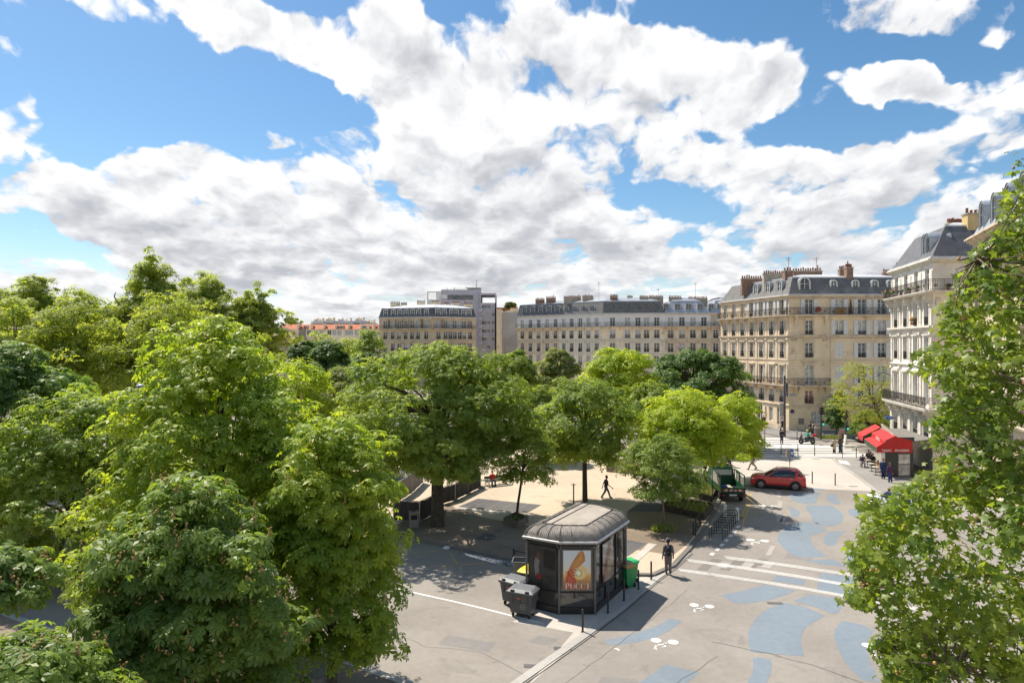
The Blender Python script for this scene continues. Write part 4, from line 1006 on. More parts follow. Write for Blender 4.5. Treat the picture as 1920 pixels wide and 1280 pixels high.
# ---- second building on the right, half hidden by the plane tree
H0, H1 = (38.0, 54.5), (30.5, 36.0)
root = thing('apartment_building', 'cream building with tall zinc dormers behind the huge plane tree at the right edge', 'building', (*H0, 0))
poly = [H1, (44, 36), (48, 54.5), H0]; fH = Face(root, H0, H1, H0); orn = MB()
for i in range(7):
    u = 1.4+i*2.75
    fH.window(u, 17.3, 1.1, 2.2); fH.window(u, 13.9, 1.1, 2.2, guard=True); fH.window(u, 10.5, 1.1, 2.3, guard=True); fH.window(u, 6.8, 1.2, 2.6); fH.window(u, 3.6, 1.2, 2.0, guard=True); fH.window(u, .5, 1.5, 2.3, style='plain')
    for z, h in ((17.3, 2.2), (13.9, 2.2), (10.5, 2.3), (6.8, 2.6)): fH.surround(orn, u, z, 1.1 if z > 7 else 1.2, h, .16, .08)
    fH.bracket(orn, u-1.37, 16.7, 1.1, .7)
fH.ledge(orn, 16.0, .5, .4, steps=3); fH.ledge(orn, 20.0, .45, .55, steps=3); fH.ledge(orn, 12.9, .3, .25); fH.ledge(orn, 6.1, .3, .3)
# open front edge of the end wall facing the gap
mb = walls(root, [fH], poly, 0, 20.1, H0, cream_st, blank=(0, 1, 2)); mb.build('wall', cream_st, root); orn.build('stone_ornament', trim, root)
fH.balcony(-.3, fH.L, 16.75, .95, 1.05, step=.15); fH.balcony(0, fH.L, 6.6, .9, 1.05, step=.15)
roof = mansard(root, [tuple(Vector(q)-Vector(H0)) for q in poly], 20.47, 3.4, 1.6, .6, 4, zinc, zinc_p)
for u in (2.0, 5.2, 8.4, 11.6): dormer(fH, roof, u, 20.7, 1.0, 2.3, .4, 'arch', zinc, 1.8)
chimney(roof, (4, -6, 24), 3, .7, 1.2, 0, 6, plaster_old)
# ------------------------------------------------------------------ trees
bark = mat('bark', (.085,.068,.052), .95, var=.35, scale=6, bump=.8, bscale=14)
bark2 = mat('pale_bark', (.24,.21,.16), .9, var=.35, scale=3, bump=.5, bscale=10, c2=(.15,.13,.09))
LM = {
 'chestnut': leaf_mat('chestnut_leaf', (.075,.14,.03), (.17,.25,.035), .46, .45, .4),
 'chestnut_bright': leaf_mat('bright_chestnut_leaf', (.105,.19,.024), (.25,.32,.03), .5),
 'chestnut_dark': leaf_mat('dark_chestnut_leaf', (.06,.125,.03), (.14,.22,.035), .44, .45, .35),
 'chestnut_mid': leaf_mat('mid_chestnut_leaf', (.095,.165,.03), (.21,.285,.035), .5, .45, .4),
 'green': leaf_mat('green_leaf', (.10,.165,.03), (.20,.27,.04), .48, .5, .3),
 'yellow': leaf_mat('yellow_green_leaf', (.16,.25,.022), (.30,.37,.03), .52),
 'dark': leaf_mat('deep_green_leaf', (.05,.11,.025), (.11,.18,.035), .4, .5, .3),
 'blue': leaf_mat('blue_green_leaf', (.10,.165,.03), (.19,.26,.045), .46, .5, .3),
 'far': leaf_mat('far_leaf', (.15,.215,.04), (.28,.34,.06), .52, .55, .25),
 'olive': leaf_mat('olive_leaf', (.11,.155,.04), (.19,.23,.06), .48, .55, .25),
 'plane': leaf_mat('plane_leaf', (.065,.125,.02), (.20,.265,.034), .47, .4, .4),
 'sparse': leaf_mat('sparse_leaf', (.14,.18,.03), (.22,.25,.04), .5),
}
def kite(ang, L, w, base=.0, droop=.25, fold=.12, y0=0):
    """one leaflet: base, left, tip, right"""
    c, s = math.cos(ang), math.sin(ang)
    def P(u, v, z): return (c*u-s*v, s*u+c*v, z)
    return [P(base, 0, 0), P(L*.62, w, -droop*L*.3-fold*w), P(L, 0, -droop*L), P(L*.62, -w, -droop*L*.3-fold*w)]
def leaf_template(kind):
    v = []; f = []
    if kind == 'palm':      # chestnut: six hanging leaflets
        for a in (-2.3, -1.35, -.45, .45, 1.35, 2.3):
            b = len(v); v += kite(a, .5 if abs(a) < 1.5 else .38, .105, .02, .42); f.append((b, b+1, b+2, b+3))
    elif kind == 'plane':   # five lobed plane leaf
        v = [(0, 0, 0)]; 
        tips = [(-2.15, .36), (-1.1, .50), (0, .60), (1.1, .50), (2.15, .36)]
        val = [(-2.7, .12), (-1.62, .24), (-.55, .29), (.55, .29), (1.62, .24), (2.7, .12)]
        seq = []
        for i in range(5): seq += [val[i], tips[i]]
        seq.append(val[5])
        for i, (a, r) in enumerate(seq):
            v.append((r*math.cos(a), r*math.sin(a), -.22*r*r-.10*(i % 2)*r))
        for i in range(5):
            f.append((0, 1+2*i, 2+2*i, 3+2*i))
    elif kind == 'spray':   # small far leaves: three little blades
        for a, L in ((-1.9, .42), (0.1, .5), (2.0, .42)):
            b = len(v); v += kite(a, L, .17, .0, .2); f.append((b, b+1, b+2, b+3))
    elif kind == 'pair':
        for a, L in ((-.9, .5), (1.6, .5)):
            b = len(v); v += kite(a, L, .2, .0, .15); f.append((b, b+1, b+2, b+3))
    return np.array(v, np.float32), np.array(f, np.int32)
def scatter(name, kind, pos, nrm, size, material, parent, extra=None):
    v, f = leaf_template(kind); n = len(pos)
    nrm = nrm/np.maximum(np.linalg.norm(nrm, axis=1, keepdims=True), 1e-6)
    rnd = rng.normal(size=(n, 3)); t = rnd-nrm*np.sum(rnd*nrm, 1, keepdims=True); t /= np.maximum(np.linalg.norm(t, axis=1, keepdims=True), 1e-6)
    b = np.cross(nrm, t)
    M = np.stack([t, b, nrm], 1)
    P = (np.einsum('kj,njc->nkc', v, M)*size[:, None, None]+pos[:, None, :]).reshape(-1, 3).astype(np.float32)
    Fc = (f[None]+(np.arange(n)*len(v))[:, None, None]).reshape(-1, 4).astype(np.int32)
    me = bpy.data.meshes.new(name)
    me.vertices.add(len(P)); me.vertices.foreach_set('co', P.ravel())
    me.loops.add(Fc.size); me.loops.foreach_set('vertex_index', Fc.ravel())
    me.polygons.add(len(Fc)); me.polygons.foreach_set('loop_start', np.arange(0, Fc.size, 4, dtype=np.int32))
    me.polygons.foreach_set('loop_total', np.full(len(Fc), 4, np.int32))
    me.materials.append(material); me.update(calc_edges=True)
    return link(name, me, parent)
def blossoms(parent, P, size=.10):
    mb = MB()
    for q in P:
        for k in range(5):
            o = rng.normal(size=3)*.035; mb.ball((q[0]+o[0], q[1]+o[1], q[2]+.05*k+o[2]*.3), size*(.38-.04*k), n=5)
    mb.build('flower_spikes', mat('old_blossom', (.40,.25,.10), .9, var=.3, scale=20), parent, kind='stuff')
def tree(name, label, cat, px, Y, top, half, bottom, lm, kind='spray', clumps=90, per=60, leaf=.35, prof='round', trunk=.16, loc=None, zbase=0.0,
         group=None, depth=1.0, lean=0.0, bk=None, gaps=.0, blossom=0, rag=.10, seed=None, flat=.55, droop=.5, kr=None, fill=.0, crx=None):
    """px: column of the crown's middle, Y: distance; top, bottom: rows of the crown; half: half width in pixels"""
    rg = np.random.default_rng(seed if seed is not None else int(px*7+Y*13))
    X = AT(px, Y); zt = ZH(top, Y); zb = ZH(bottom, Y); rx = half*Y/F; ry = rx*depth
    bx, by = (X, Y) if loc is None else loc
    root = thing(name, label, cat, (bx, by, zbase), 0, group)
    cx, cy = X-bx, Y-by; hgt = zt-zb
    C = []
    rc = (kr or .20)*(rx+hgt*.5)*.85
    ph = rg.uniform(0, 6.28, 6)
    tries = 0
    while len(C) < clumps and tries < clumps*60:
        tries += 1
        t = rg.uniform(0, 1)
        if prof == 'round': Rt = math.sqrt(max(0, 1-((t-.42)/.60)**2))
        elif prof == 'cone': Rt = (1-t)**.75*1.0+.10 if t > .22 else .72+.28*t/.22
        elif prof == 'cone2': Rt = min(.97, (1-t)**.32*1.06)
        elif prof == 'peak': Rt = min(.95, (1-t)**.42*1.06)
        elif prof == 'dome': Rt = math.sqrt(max(0, 1-(t*.97)**2.2))
        elif prof == 'flat': Rt = 1-.55*t**3
        elif prof == 'spread': Rt = min(1, .55+t*1.1)*math.sqrt(max(0, 1-max(0, (t-.45)/.6)**2))
        a = rg.uniform(0, 2*math.pi)
        wob = 1+.15*math.sin(3*a+ph[0]+5*t)+.11*math.sin(5*a+ph[1]-8*t)+.07*math.sin(9*a+ph[2]+11*t)
        rr = Rt*wob*math.sqrt(rg.uniform(.30 if t < .85 else 0, 1))
        p = np.array([cx+rx*rr*math.cos(a), cy+ry*rr*math.sin(a), zb-zbase+hgt*t])
        p[0] += lean*(t-.3)*rx
        if rag: k_ = 1+rag*rg.normal(); p[:2] = (p[:2]-(cx, cy))*k_+(cx, cy); p[2] += rag*hgt*.35*rg.normal()*t
        if gaps and math.sin(p[0]*1.9/rx*3+ph[2])+math.sin(p[1]*2.1/rx*3+ph[3])+math.sin(p[2]*2.6/hgt*4+ph[4]) > 2.2-gaps*2: continue
        if all(np.linalg.norm((p-q)*(1, 1, 1.5)) > rc*.62 for q in C): C.append(p)
    C = np.array(C)
    # leaves on the upper shells of flattened clumps
    n = len(C)*per
    ci = np.repeat(np.arange(len(C)), per)
    rad = rc*rg.uniform(.75, 1.25, len(C))[ci]
    d = rg.normal(size=(n, 3)); d /= np.linalg.norm(d, axis=1, keepdims=True)
    flip = rg.uniform(size=n) < .78
    d[:, 2] = np.where(flip, np.abs(d[:, 2]), d[:, 2])
    rr = rg.uniform(.55, 1.05, n)[:, None]
    pos = C[ci]+d*rad[:, None]*rr*np.array([1, 1, flat])
    out = C[ci]-np.array([cx, cy, zb-zbase+hgt*.35]); out[:, 2] *= .4; out /= np.maximum(np.linalg.norm(out, axis=1, keepdims=True), 1e-5)
    hr = np.hypot(d[:, 0], d[:, 1])
    pos[:, 2] -= droop*rad*(hr**2)*.45                        # branch ends hang down
    nrm = d*np.array([.8, .8, .9])+out*.45+np.array([0, 0, .75])+rg.normal(size=(n, 3))*.42
    size = leaf*rg.uniform(.7, 1.25, n)
    scatter('crown', kind, pos, nrm, size, lm, root)
    if blossom:
        k = rg.choice(n, blossom, replace=False); k = k[d[k, 2] > .2]; blossoms(root, pos[k]+np.array([0, 0, leaf*.1]))
    # trunk and limbs
    tb = MB(); zc = zb-zbase+hgt*.25
    tr = trunk; bend = rg.uniform(-.2, .2, 2)
    fork = max(1.2, zc*.75)
    tb.tube([(0, 0, -.05), (0, 0, .15), (cx*.15+bend[0]*.2, cy*.15, fork*.5), (cx*.4+bend[0]*.4, cy*.4, fork), (cx*.8, cy*.8, zb-zbase+hgt*.5), (cx, cy, zb-zbase+hgt*.85)],
            [tr*1.5, tr*1.08, tr*.95, tr*.85, tr*.45, tr*.12], 9)
    idx = rg.choice(len(C), min(len(C), 34), replace=False)
    for i in idx:
        q = C[i]; s0 = rg.uniform(.0, .8); sx, sy, sz = cx*(.4+.5*s0), cy*(.4+.5*s0), fork+(zb-zbase+hgt*.7-fork)*s0*.8
        if sz > q[2]+.5: sz = max(fork*.9, q[2]-.6)
        a = np.array([sx, sy, sz]); mid = a*.5+q*.5; mid[2] += .12*np.linalg.norm(q-a); r0 = tr*rg.uniform(.22, .38)
        tb.tube([a, a*.72+mid*.28+np.array([0, 0, .1]), mid, q*.8+mid*.2, q], [r0, r0*.8, r0*.6, r0*.35, r0*.15], 6, caps=False)
    tb.build('trunk', bk or bark, root)
    return root
L = LM
# nearest chestnuts
tree('chestnut_tree', 'chestnut tree with brown faded blossom, nearest the camera in the lower left foreground', 'tree', 350, 16.5, 925, 188, 1330, L['chestnut'], 'palm', 170, 44, .40, 'cone2', .15, blossom=420, flat=.5, kr=.15, group='chestnut trees', seed=4)
tree('chestnut_tree', 'tall bright green chestnut tree with a pointed top, left of centre', 'tree', 415, 23.5, 622, 222, 1120, L['chestnut_bright'], 'palm', 260, 46, .44, 'peak', .2, group='chestnut trees', kr=.13, blossom=130, seed=11, lean=-.06)
tree('chestnut_tree', 'chestnut tree hanging low over the grey road with its lower leaves dark green', 'tree', 622, 21.5, 800, 122, 1215, L['chestnut_bright'], 'palm', 130, 50, .42, 'round', .16, group='chestnut trees', kr=.17, seed=12, blossom=90)
tree('chestnut_tree', 'spreading chestnut tree with its dark trunk showing over the paved path at the left', 'tree', 160, 34, 748, 182, 1012, L['chestnut_mid'], 'palm', 210, 52, .44, 'dome', .22, loc=G(105, 1060), group='chestnut trees', kr=.13, seed=13, depth=.9, blossom=80)
tree('chestnut_tree', 'dark green chestnut tree filling the left edge of the picture', 'tree', 5, 39, 658, 160, 930, L['chestnut_dark'], 'palm', 170, 56, .62, 'dome', .2, loc=(AT(-40, 39), 39), group='chestnut trees', kr=.15, seed=14)
tree('chestnut_tree', 'chestnut tree with a single leafy arm reaching in at the lower left edge', 'tree', -40, 14, 1035, 130, 1150, L['chestnut'], 'palm', 44, 44, .36, 'dome', .12, loc=(AT(-150, 14), 14), group='chestnut trees', kr=.24, blossom=60, seed=15)
tree('chestnut_tree', 'lowest chestnut tree with big pale leaves in the bottom left corner', 'tree', 40, 12, 1215, 165, 1420, L['chestnut'], 'palm', 60, 44, .36, 'dome', .12, group='chestnut trees', kr=.22, blossom=70, seed=16)
# square trees
tree('maple_tree', 'large broad green tree with a thick dark trunk in the middle of the square', 'tree', 816, 43, 658, 178, 880, L['green'], 'palm', 330, 60, .44, 'spread', .42, loc=G(820, 988), group='trees of the square', kr=.12, seed=21, rag=.05)
tree('maple_tree', 'thin young tree with a slim trunk in a low square planter behind the kiosk', 'tree', 988, 44.3, 800, 52, 900, L['green'], 'spray', 52, 60, .36, 'round', .09, loc=G(968, 978), group='trees of the square', kr=.22, seed=22, gaps=.2)
tree('maple_tree', 'mid sized tree with a straight trunk directly behind the kiosk roof', 'tree', 1097, 48.7, 714, 94, 862, L['green'], 'spray', 150, 76, .40, 'spread', .19, loc=G(1097, 945), group='trees of the square', kr=.15, seed=23)
tree('maple_tree', 'small blue-green tree with a thin pale trunk right of the kiosk', 'tree', 1243, 42.4, 820, 69, 926, L['blue'], 'spray', 110, 66, .30, 'round', .08, loc=G(1245, 990), group='trees of the square', kr=.18, seed=24, bk=bark2)
tree('maple_tree', 'yellow-green tree growing from the wooden planter nearest the bicycle racks', 'tree', 1285, 48, 738, 92, 862, L['yellow'], 'spray', 170, 66, .38, 'dome', .2, loc=G(1285, 952), group='trees of the square', kr=.15, seed=25)
tree('maple_tree', 'yellow-green tree whose low branches hang over the raised crossing', 'tree', 1376, 57, 745, 56, 848, L['yellow'], 'spray', 120, 66, .40, 'round', .17, loc=G(1325, 905), group='trees of the square', kr=.18, seed=26, lean=.1)
tree('maple_tree', 'brightest lime-yellow round tree top in the middle distance', 'tree', 1160, 70, 662, 78, 790, L['yellow'], 'spray', 120, 80, .6, 'dome', .25, group='trees of the square', kr=.15, seed=27)
tree('maple_tree', 'dark green broad tree top in front of the long pale building', 'tree', 1300, 76, 662, 98, 760, L['dark'], 'spray', 150, 80, .66, 'dome', .3, group='trees of the square', kr=.14, seed=28)
tree('maple_tree', 'small green tree top just left of the lime-yellow one', 'tree', 1046, 92, 662, 50, 740, L['olive'], 'spray', 70, 70, .7, 'dome', .2, group='trees of the square', kr=.17, seed=29)
tree('maple_tree', 'green tree top showing above the right shoulder of the large broad tree', 'tree', 968, 88, 660, 40, 740, L['green'], 'spray', 60, 70, .7, 'dome', .2, group='trees of the square', kr=.18, seed=30)
tree('maple_tree', 'mid green tree filling the gap beneath the lime-yellow and the dark tree tops', 'tree', 1225, 60, 722, 62, 800, L['green'], 'spray', 60, 70, .5, 'dome', .2, group='trees of the square', kr=.2, seed=31)
tree('maple_tree', 'olive green tree left of the large broad tree', 'tree', 645, 58, 700, 80, 850, L['olive'], 'spray', 110, 76, .5, 'dome', .22, group='trees of the square', kr=.17, seed=32)
tree('maple_tree', 'yellow-green tree between the pointed chestnut and the olive green tree', 'tree', 560, 52, 680, 62, 850, L['yellow'], 'spray', 80, 76, .46, 'round', .2, group='trees of the square', kr=.18, seed=33)
tree('maple_tree', 'green tree top in the dip right of the large broad tree', 'tree', 1012, 66, 728, 52, 835, L['green'], 'spray', 90, 66, .48, 'dome', .2, group='trees of the square', kr=.17, seed=35)
# trees further off
tree('lime_tree', 'rounded deep green tree left of the pair beside the brown-roofed pavilion', 'tree', 572, 95, 640, 27, 720, L['dark'], 'spray', 60, 70, .75, 'round', .2, group='far trees', kr=.2, seed=41)
tree('lime_tree', 'wider deep green tree right of the pair beside the brown-roofed pavilion', 'tree', 618, 92, 646, 40, 740, L['dark'], 'spray', 90, 70, .75, 'round', .25, group='far trees', kr=.18, seed=42)
tree('lime_tree', 'low dark green tree at the foot of the slate-roofed corner block', 'tree', 685, 105, 662, 32, 720, L['dark'], 'spray', 50, 60, .8, 'dome', .2, group='far trees', kr=.2, seed=43)
for i, (px, Y, top, half, lab, lm_) in enumerate([
  (600, 150, 628, 40, 'light green tree straight above the deep green pair', 'far'),
  (652, 165, 634, 36, 'pale tree behind, between the deep green pair and the slate-roofed block', 'far'),
  (692, 150, 620, 30, 'tall light tree touching the left wall of the slate-roofed block', 'green'),
  (556, 330, 598, 14, 'tiny round tree above the left end of the long red roof', 'far'),
  (541, 330, 602, 10, 'tiny tree leftmost above the long red roof', 'far'),
  (957, 215, 563, 11, 'small tree growing on top of the pale blank-walled building', 'olive')]):
    tree('far_tree', lab, 'tree', px, Y, top, half, 720 if i < 3 else (614 if i < 5 else 590), L[lm_], 'pair', 60 if i < 3 else 16, 60, .9 if i < 3 else 1.3, 'dome', .25, group='far trees', kr=.2, seed=50+i, zbase=0 if i != 5 else ZH(585, 215))
for i, (px, Y, top, half, bot, lab) in enumerate([
  (72, 66, 538, 84, 700, 'plane tree with a rounded flat top at the left edge of the skyline'),
  (282, 64, 506, 74, 720, 'tallest plane tree on the left skyline'),
  (390, 66, 536, 88, 720, 'broad plane tree right of the tallest one on the left skyline'),
  (475, 68, 560, 58, 720, 'plane tree at the right end of the left skyline beside the pavilion'),
  (150, 60, 570, 100, 760, 'lower plane tree mass below the rounded flat top'),
  (320, 58, 575, 120, 780, 'lower plane tree mass below the tallest one'),
  (30, 56, 585, 95, 760, 'lower plane tree mass at the left picture edge'),
  (160, 74, 566, 30, 700, 'narrow plane tree in the dip between the rounded and the tallest'),
  (420, 54, 620, 80, 780, 'lower plane tree mass hidden behind the pointed chestnut')]):
    tree('plane_tree', lab, 'tree', px, Y, top, half, bot, L['far'], 'spray', 380 if i < 4 else 250, 50, .46, 'round' if i not in (0, 1, 2) else 'dome', .3, group='plane trees along the left skyline', kr=.085 if i < 4 else .11, rag=.20, seed=60+i, bk=bark2, gaps=.25 if i < 4 else .05, droop=.1, flat=.85)
# dead forked branch standing clear of the crowns
db = MB(); Yd = 62
def dp(x, y, o=0): return (AT(x, Yd)-AT(240, Yd), o, ZH(y, Yd))
db.tube([(0, 0, 0), dp(243, 660), dp(241, 602), dp(228, 578), dp(214, 556)], [.3, .22, .16, .12, .05], 8)
db.tube([dp(241, 600), dp(247, 580, .3), dp(250, 562, .5), dp(249, 552, .5)], [.13, .1, .07, .03], 6)
db.tube([dp(228, 578), dp(216, 576), dp(208, 584), dp(204, 592)], [.07, .05, .04, .02], 6)
db.tube([dp(233, 586), dp(232, 570), dp(226, 560)], [.06, .04, .02], 6)
db.tube([dp(214, 556), dp(217, 548)], [.06, .03], 6)
db.build('dead_tree', bark2, None, loc=(AT(240, Yd), Yd), label='bare grey forked dead tree limb sticking out of the left tree tops', cat='dead tree')
# trees before the corner building
tree('ash_tree', 'sparse yellowish tree with a leaning dark trunk before the corner building', 'tree', 1622, 76, 685, 58, 788, L['sparse'], 'spray', 80, 34, .36, 'round', .16, loc=G(1668, 838), kr=.17, seed=71, gaps=.3)
tree('street_tree', 'small dense dark green tree standing on the grass patch beside the traffic light', 'tree', 1567, 84, 748, 16, 800, L['dark'], 'spray', 46, 60, .38, 'round', .07, loc=G(1567.6, 818), kr=.24, seed=72)
tree('street_tree', 'bright young tree top touching the small dark street tree', 'tree', 1572, 88, 740, 16, 758, L['yellow'], 'spray', 26, 44, .4, 'round', .06, kr=.25, seed=73)
tree('street_tree', 'round green bushy tree by the blue shop sign', 'tree', 1628, 80, 770, 25, 818, L['green'], 'spray', 50, 56, .4, 'round', .08, kr=.22, seed=74)
# big plane tree leaning into the picture from the right
OUT = [(300,1893),(340,1884),(400,1868),(450,1848),(490,1812),(520,1800),(560,1790),(585,1738),(615,1742),(640,1782),(672,1700),(700,1712),(730,1770),(770,1752),(800,1742),(850,1740),(885,1735),(905,1715),(920,1640),(935,1605),(945,1592),(972,1632),(1000,1598),(1050,1592),(1085,1580),(1105,1600),(1130,1566),(1155,1630),(1190,1640),(1230,1640),(1280,1655),(1340,1680),(1500,1760)]
oy = np.array([a for a, b in OUT]); ox = np.array([b for a, b in OUT])
root = thing('plane_tree', 'huge plane tree with lobed leaves and brown seed balls filling the right edge', 'tree', (13.5, 15.0, 0))
nc = 1350; Cp = []
while len(Cp) < nc:
    y = rng.uniform(295, 1420); Yc = rng.uniform(9.2, 13.6); edge = np.interp(y, oy, ox)
    x = rng.uniform(edge, 2250)
    dx = x-edge
    Ymin = 9.2+2.2*math.exp(-dx/160)
    if Yc < Ymin: continue
    if math.sin(x*.021+y*.006)+math.sin(y*.019-x*.013)+math.sin(Yc*1.7+x*.01) > (1.05 if x < 1850 else 1.4): continue
    if y < 1000 and x < 1820 and rng.uniform() < .10: continue
    if y < 420 and x < 1860+(y-300)*.0: pass
    Cp.append((AT(x+8, Yc), Yc, ZH(y, Yc)))
while len(Cp) < nc+150:
    y = rng.uniform(500, 1380); edge = np.interp(y, oy, ox); x = edge+rng.uniform(0, 90); Yc = rng.uniform(10.8, 13); Cp.append((AT(x+10, Yc), Yc, ZH(y, Yc)))
Cp = np.array(Cp); nc = len(Cp)
per = 16; n = nc*per; ci = np.repeat(np.arange(nc), per)
d = rng.normal(size=(n, 3)); d /= np.linalg.norm(d, axis=1, keepdims=True)
pos = Cp[ci]+d*rng.uniform(.08, .34, n)[:, None]*np.array([1, 1, .9])
nrm = d*.5+np.array([-.15, -.35, .75])+rng.normal(size=(n, 3))*.55
# keep foliage inside the crown's left outline
pp = 960+pos[:, 0]*F/pos[:, 1]; py_ = HY-(pos[:, 2]-H)*F/pos[:, 1]
keep = pp > np.interp(py_, oy, ox)-12
pos = pos[keep]; nrm = nrm[keep]; base = np.array([13.5, 15.0, 0])
scatter('crown', 'plane', pos-base, nrm, rng.uniform(.13, .25, len(pos)), L['plane'], root)
tb = MB()
tb.tube([(0, 0, -.1), (0, 0, .3), (-.1, -.1, 3), (-.4, -.3, 6), (-1, -1, 9.5), (-1.3, -1.4, 14), (-1.4, -1.5, 17)], [.62, .45, .38, .34, .26, .15, .05], 12)
twig = MB(); balls = MB()
sel = rng.choice(nc, 800, replace=False)
hubs = []
for k in range(26):
    h = Cp[rng.integers(nc)]-base; zst = max(2.5, min(15, h[2]-rng.uniform(.6, 2.2))); st = np.array([-.1-.09*zst, -.02-.1*zst, zst])
    mid = st*.45+h*.55+np.array([0, 0, .35]); r0 = .10
    tb.tube([st, st*.7+mid*.3, mid, h], [r0, r0*.8, r0*.5, r0*.28], 7, caps=False); hubs.append(h); hubs.append(mid)
hubs = np.array(hubs)
for i in sel:
    q = Cp[i]-base; h = hubs[np.argmin(np.linalg.norm(hubs-q, axis=1))]
    
    if np.linalg.norm(q-h) > 1.5: continue
    mid = (h+q)/2+rng.normal(size=3)*.12
    twig.tube([h, h*.6+mid*.4+rng.normal(size=3)*.05, mid, q], [.020, .014, .010, .005], 4, caps=False)
for i in rng.choice(nc, 400, replace=False):
    q = Cp[i]-base+rng.normal(size=3)*.12
    for k in range(rng.integers(1, 4)):
        o = rng.normal(size=3)*.05; balls.ball(q+o, rng.uniform(.02, .033), n=6)
tb.build('trunk', bark2, root); twig.build('twigs', mat('twig', (.16,.12,.085), .9, var=.3), root)
balls.build('seed_balls', mat('seed_ball', (.20,.085,.04), .95, var=.4, scale=30, c2=(.5,.28,.12)), root, kind='stuff')
# ------------------------------------------------------------------ advertising kiosk
kg = mat('kiosk_glass', (.05,.048,.045), .06, var=.15, spec=.9); kf = mat('kiosk_frame', (.16,.155,.15), .4, var=.12, metal=.5)
kz = mat('kiosk_zinc', (.27,.24,.21), .75, var=.14, scale=4, metal=.0, stain=((.13,.12,.10), .35, 3), c2=(.31,.28,.245), spec=.2); ktop = mat('kiosk_roof_sheet', (.35,.305,.255), .8, var=.14, scale=1.5, stain=((.14,.12,.10), .6, 1.2))
krim = mat('kiosk_rim', (.50,.50,.49), .4, var=.1, metal=.5); kd = mat('kiosk_dark_panel', (.03,.03,.03), .35, var=.2)
KD, KA, KB, KC = (.659, 29.70), (2.06, 28.88), (3.627, 28.88), (5.547, 32.22); KF, KG = (4.76, 33.58), (3.34, 34.37)
root = thing('advertising_kiosk', 'kiosk', 'kiosk', (2.9, 31.5, 0))
root['label'] = 'dark glass kiosk with ribbed domed zinc roof standing at the road corner'
O = Vector((2.9, 31.5)); kp = [tuple(Vector(q)-O) for q in (KD, KA, KB, KC, KF, KG)]
mb = MB(); mb.prism(kp, 0, .22, top=False); mb.build('plinth', kd, root)
mb = MB(); mb.prism(offset(kp, .05), .22, 3.12, top=False); mb.build('glass_panels', kg, root)
mb = MB(); n = 6
for i in range(6):
    a, b = Vector(kp[i]), Vector(kp[(i+1) % 6]); d = (b-a); L_ = d.length; yaw = math.atan2(d.y, d.x)
    mb.frame((a.x, a.y), yaw)
    mb.box(.06, L_-.06, -.01, .045, .222, .30); mb.box(.06, L_-.06, -.01, .045, .93, .975); mb.box(.06, L_-.06, -.01, .045, 2.93, 3.12)
    nn = 1 if L_ < 2 else (3 if L_ < 4.2 else 4)
    for k in range(1, nn): mb.box(L_*k/nn-.025, L_*k/nn+.025, -.008, .045, .30, 2.93)
    mb.frame()
mb.build('window_bars', kd, root)
for q in kp:
    mb = MB(); x, y = q; s = 1.0
    mb.rod((x, y, 0), (x, y, 2.85), .055, 10); d = Vector((x, y)).normalized()
    t = Vector((-d.y, d.x)); 
    for sg in (-1, 1): mb.tube([(x, y, 2.75), (x+t.x*.05*sg, y+t.y*.05*sg, 2.92), (x+d.x*.1+t.x*.11*sg, y+d.y*.1+t.y*.11*sg, 3.12)], .018, 6)
    mb.build('post', kf, root)
e0 = offset(kp, -.16); rim = MB(); e1 = offset(kp, -.10); e2 = offset(kp, .05)
rim.ring(e2, e0, 3.12, 3.12); rim.ring(e0, e0, 3.12, 3.20); rim.ring(e0, e1, 3.20, 3.22); rim.ring(e1, e2, 3.22, 3.22); rim.build('eave_gutter', krim, root)
dome = MB(); prev = None
for k in range(9):
    a = math.pi/2*k/8; q = offset(kp, -.06+.62*(1-math.cos(a))); z = 3.215+.50*math.sin(a)
    if prev: 
        nb = len(q)
        dome.add([(x, y, prev[1]) for x, y in prev[0]]+[(x, y, z) for x, y in q], [(i, (i+1) % nb, nb+(i+1) % nb, nb+i) for i in range(nb)], True)
    prev = (q, z)
domo = dome.build('domed_roof', kz, root)
ribs = MB()
for i in range(6):
    L_ = (Vector(kp[(i+1) % 6])-Vector(kp[i])).length; n = max(2, round(L_/.62))
    for k in range(0, n):
        P = []
        for j in range(9):
            a = math.pi/2*j/8; q = offset(kp, -.075+.62*(1-math.cos(a))); z = 3.22+.515*math.sin(a)
            A, B = Vector(q[i]), Vector(q[(i+1) % 6]); w = A.lerp(B, k/n); P.append((w.x, w.y, z))
        ribs.tube(P, .018, 5, caps=False)
    n2 = n*6
    for k in range(n2):
        if k % 6 == 0: continue
        P = []
        for j in range(7):
            a = math.pi/2*j/6; q = offset(kp, -.066+.62*(1-math.cos(a))); z = 3.216+.506*math.sin(a)
            A, B = Vector(q[i]), Vector(q[(i+1) % 6]); w = A.lerp(B, k/n2); P.append((w.x, w.y, z))
        ribs.tube(P, .007, 4, caps=False)
ribs.build('roof_seams', kz, domo)
mb = MB(); q = offset(kp, .56); mb.poly(q, 3.718); mb.build('roof_top', ktop, root)
mb = MB(); q2 = offset(kp, .50)
for i in range(6): a, b = q[i], q[(i+1) % 6]; mb.rod((*a, 3.73), (*b, 3.73), .03, 6)
c0, c1 = Vector(q[0]).lerp(Vector(q[1]), .42), Vector(q[5]).lerp(Vector(q[4]), .42); mb.rod((c0.x, c0.y, 3.73), (c1.x, c1.y, 3.73), .022, 6)
for i in range(6): mb.ball((*q[i], 3.75), .045, n=6)
mb.build('roof_top_edging', kd, root)
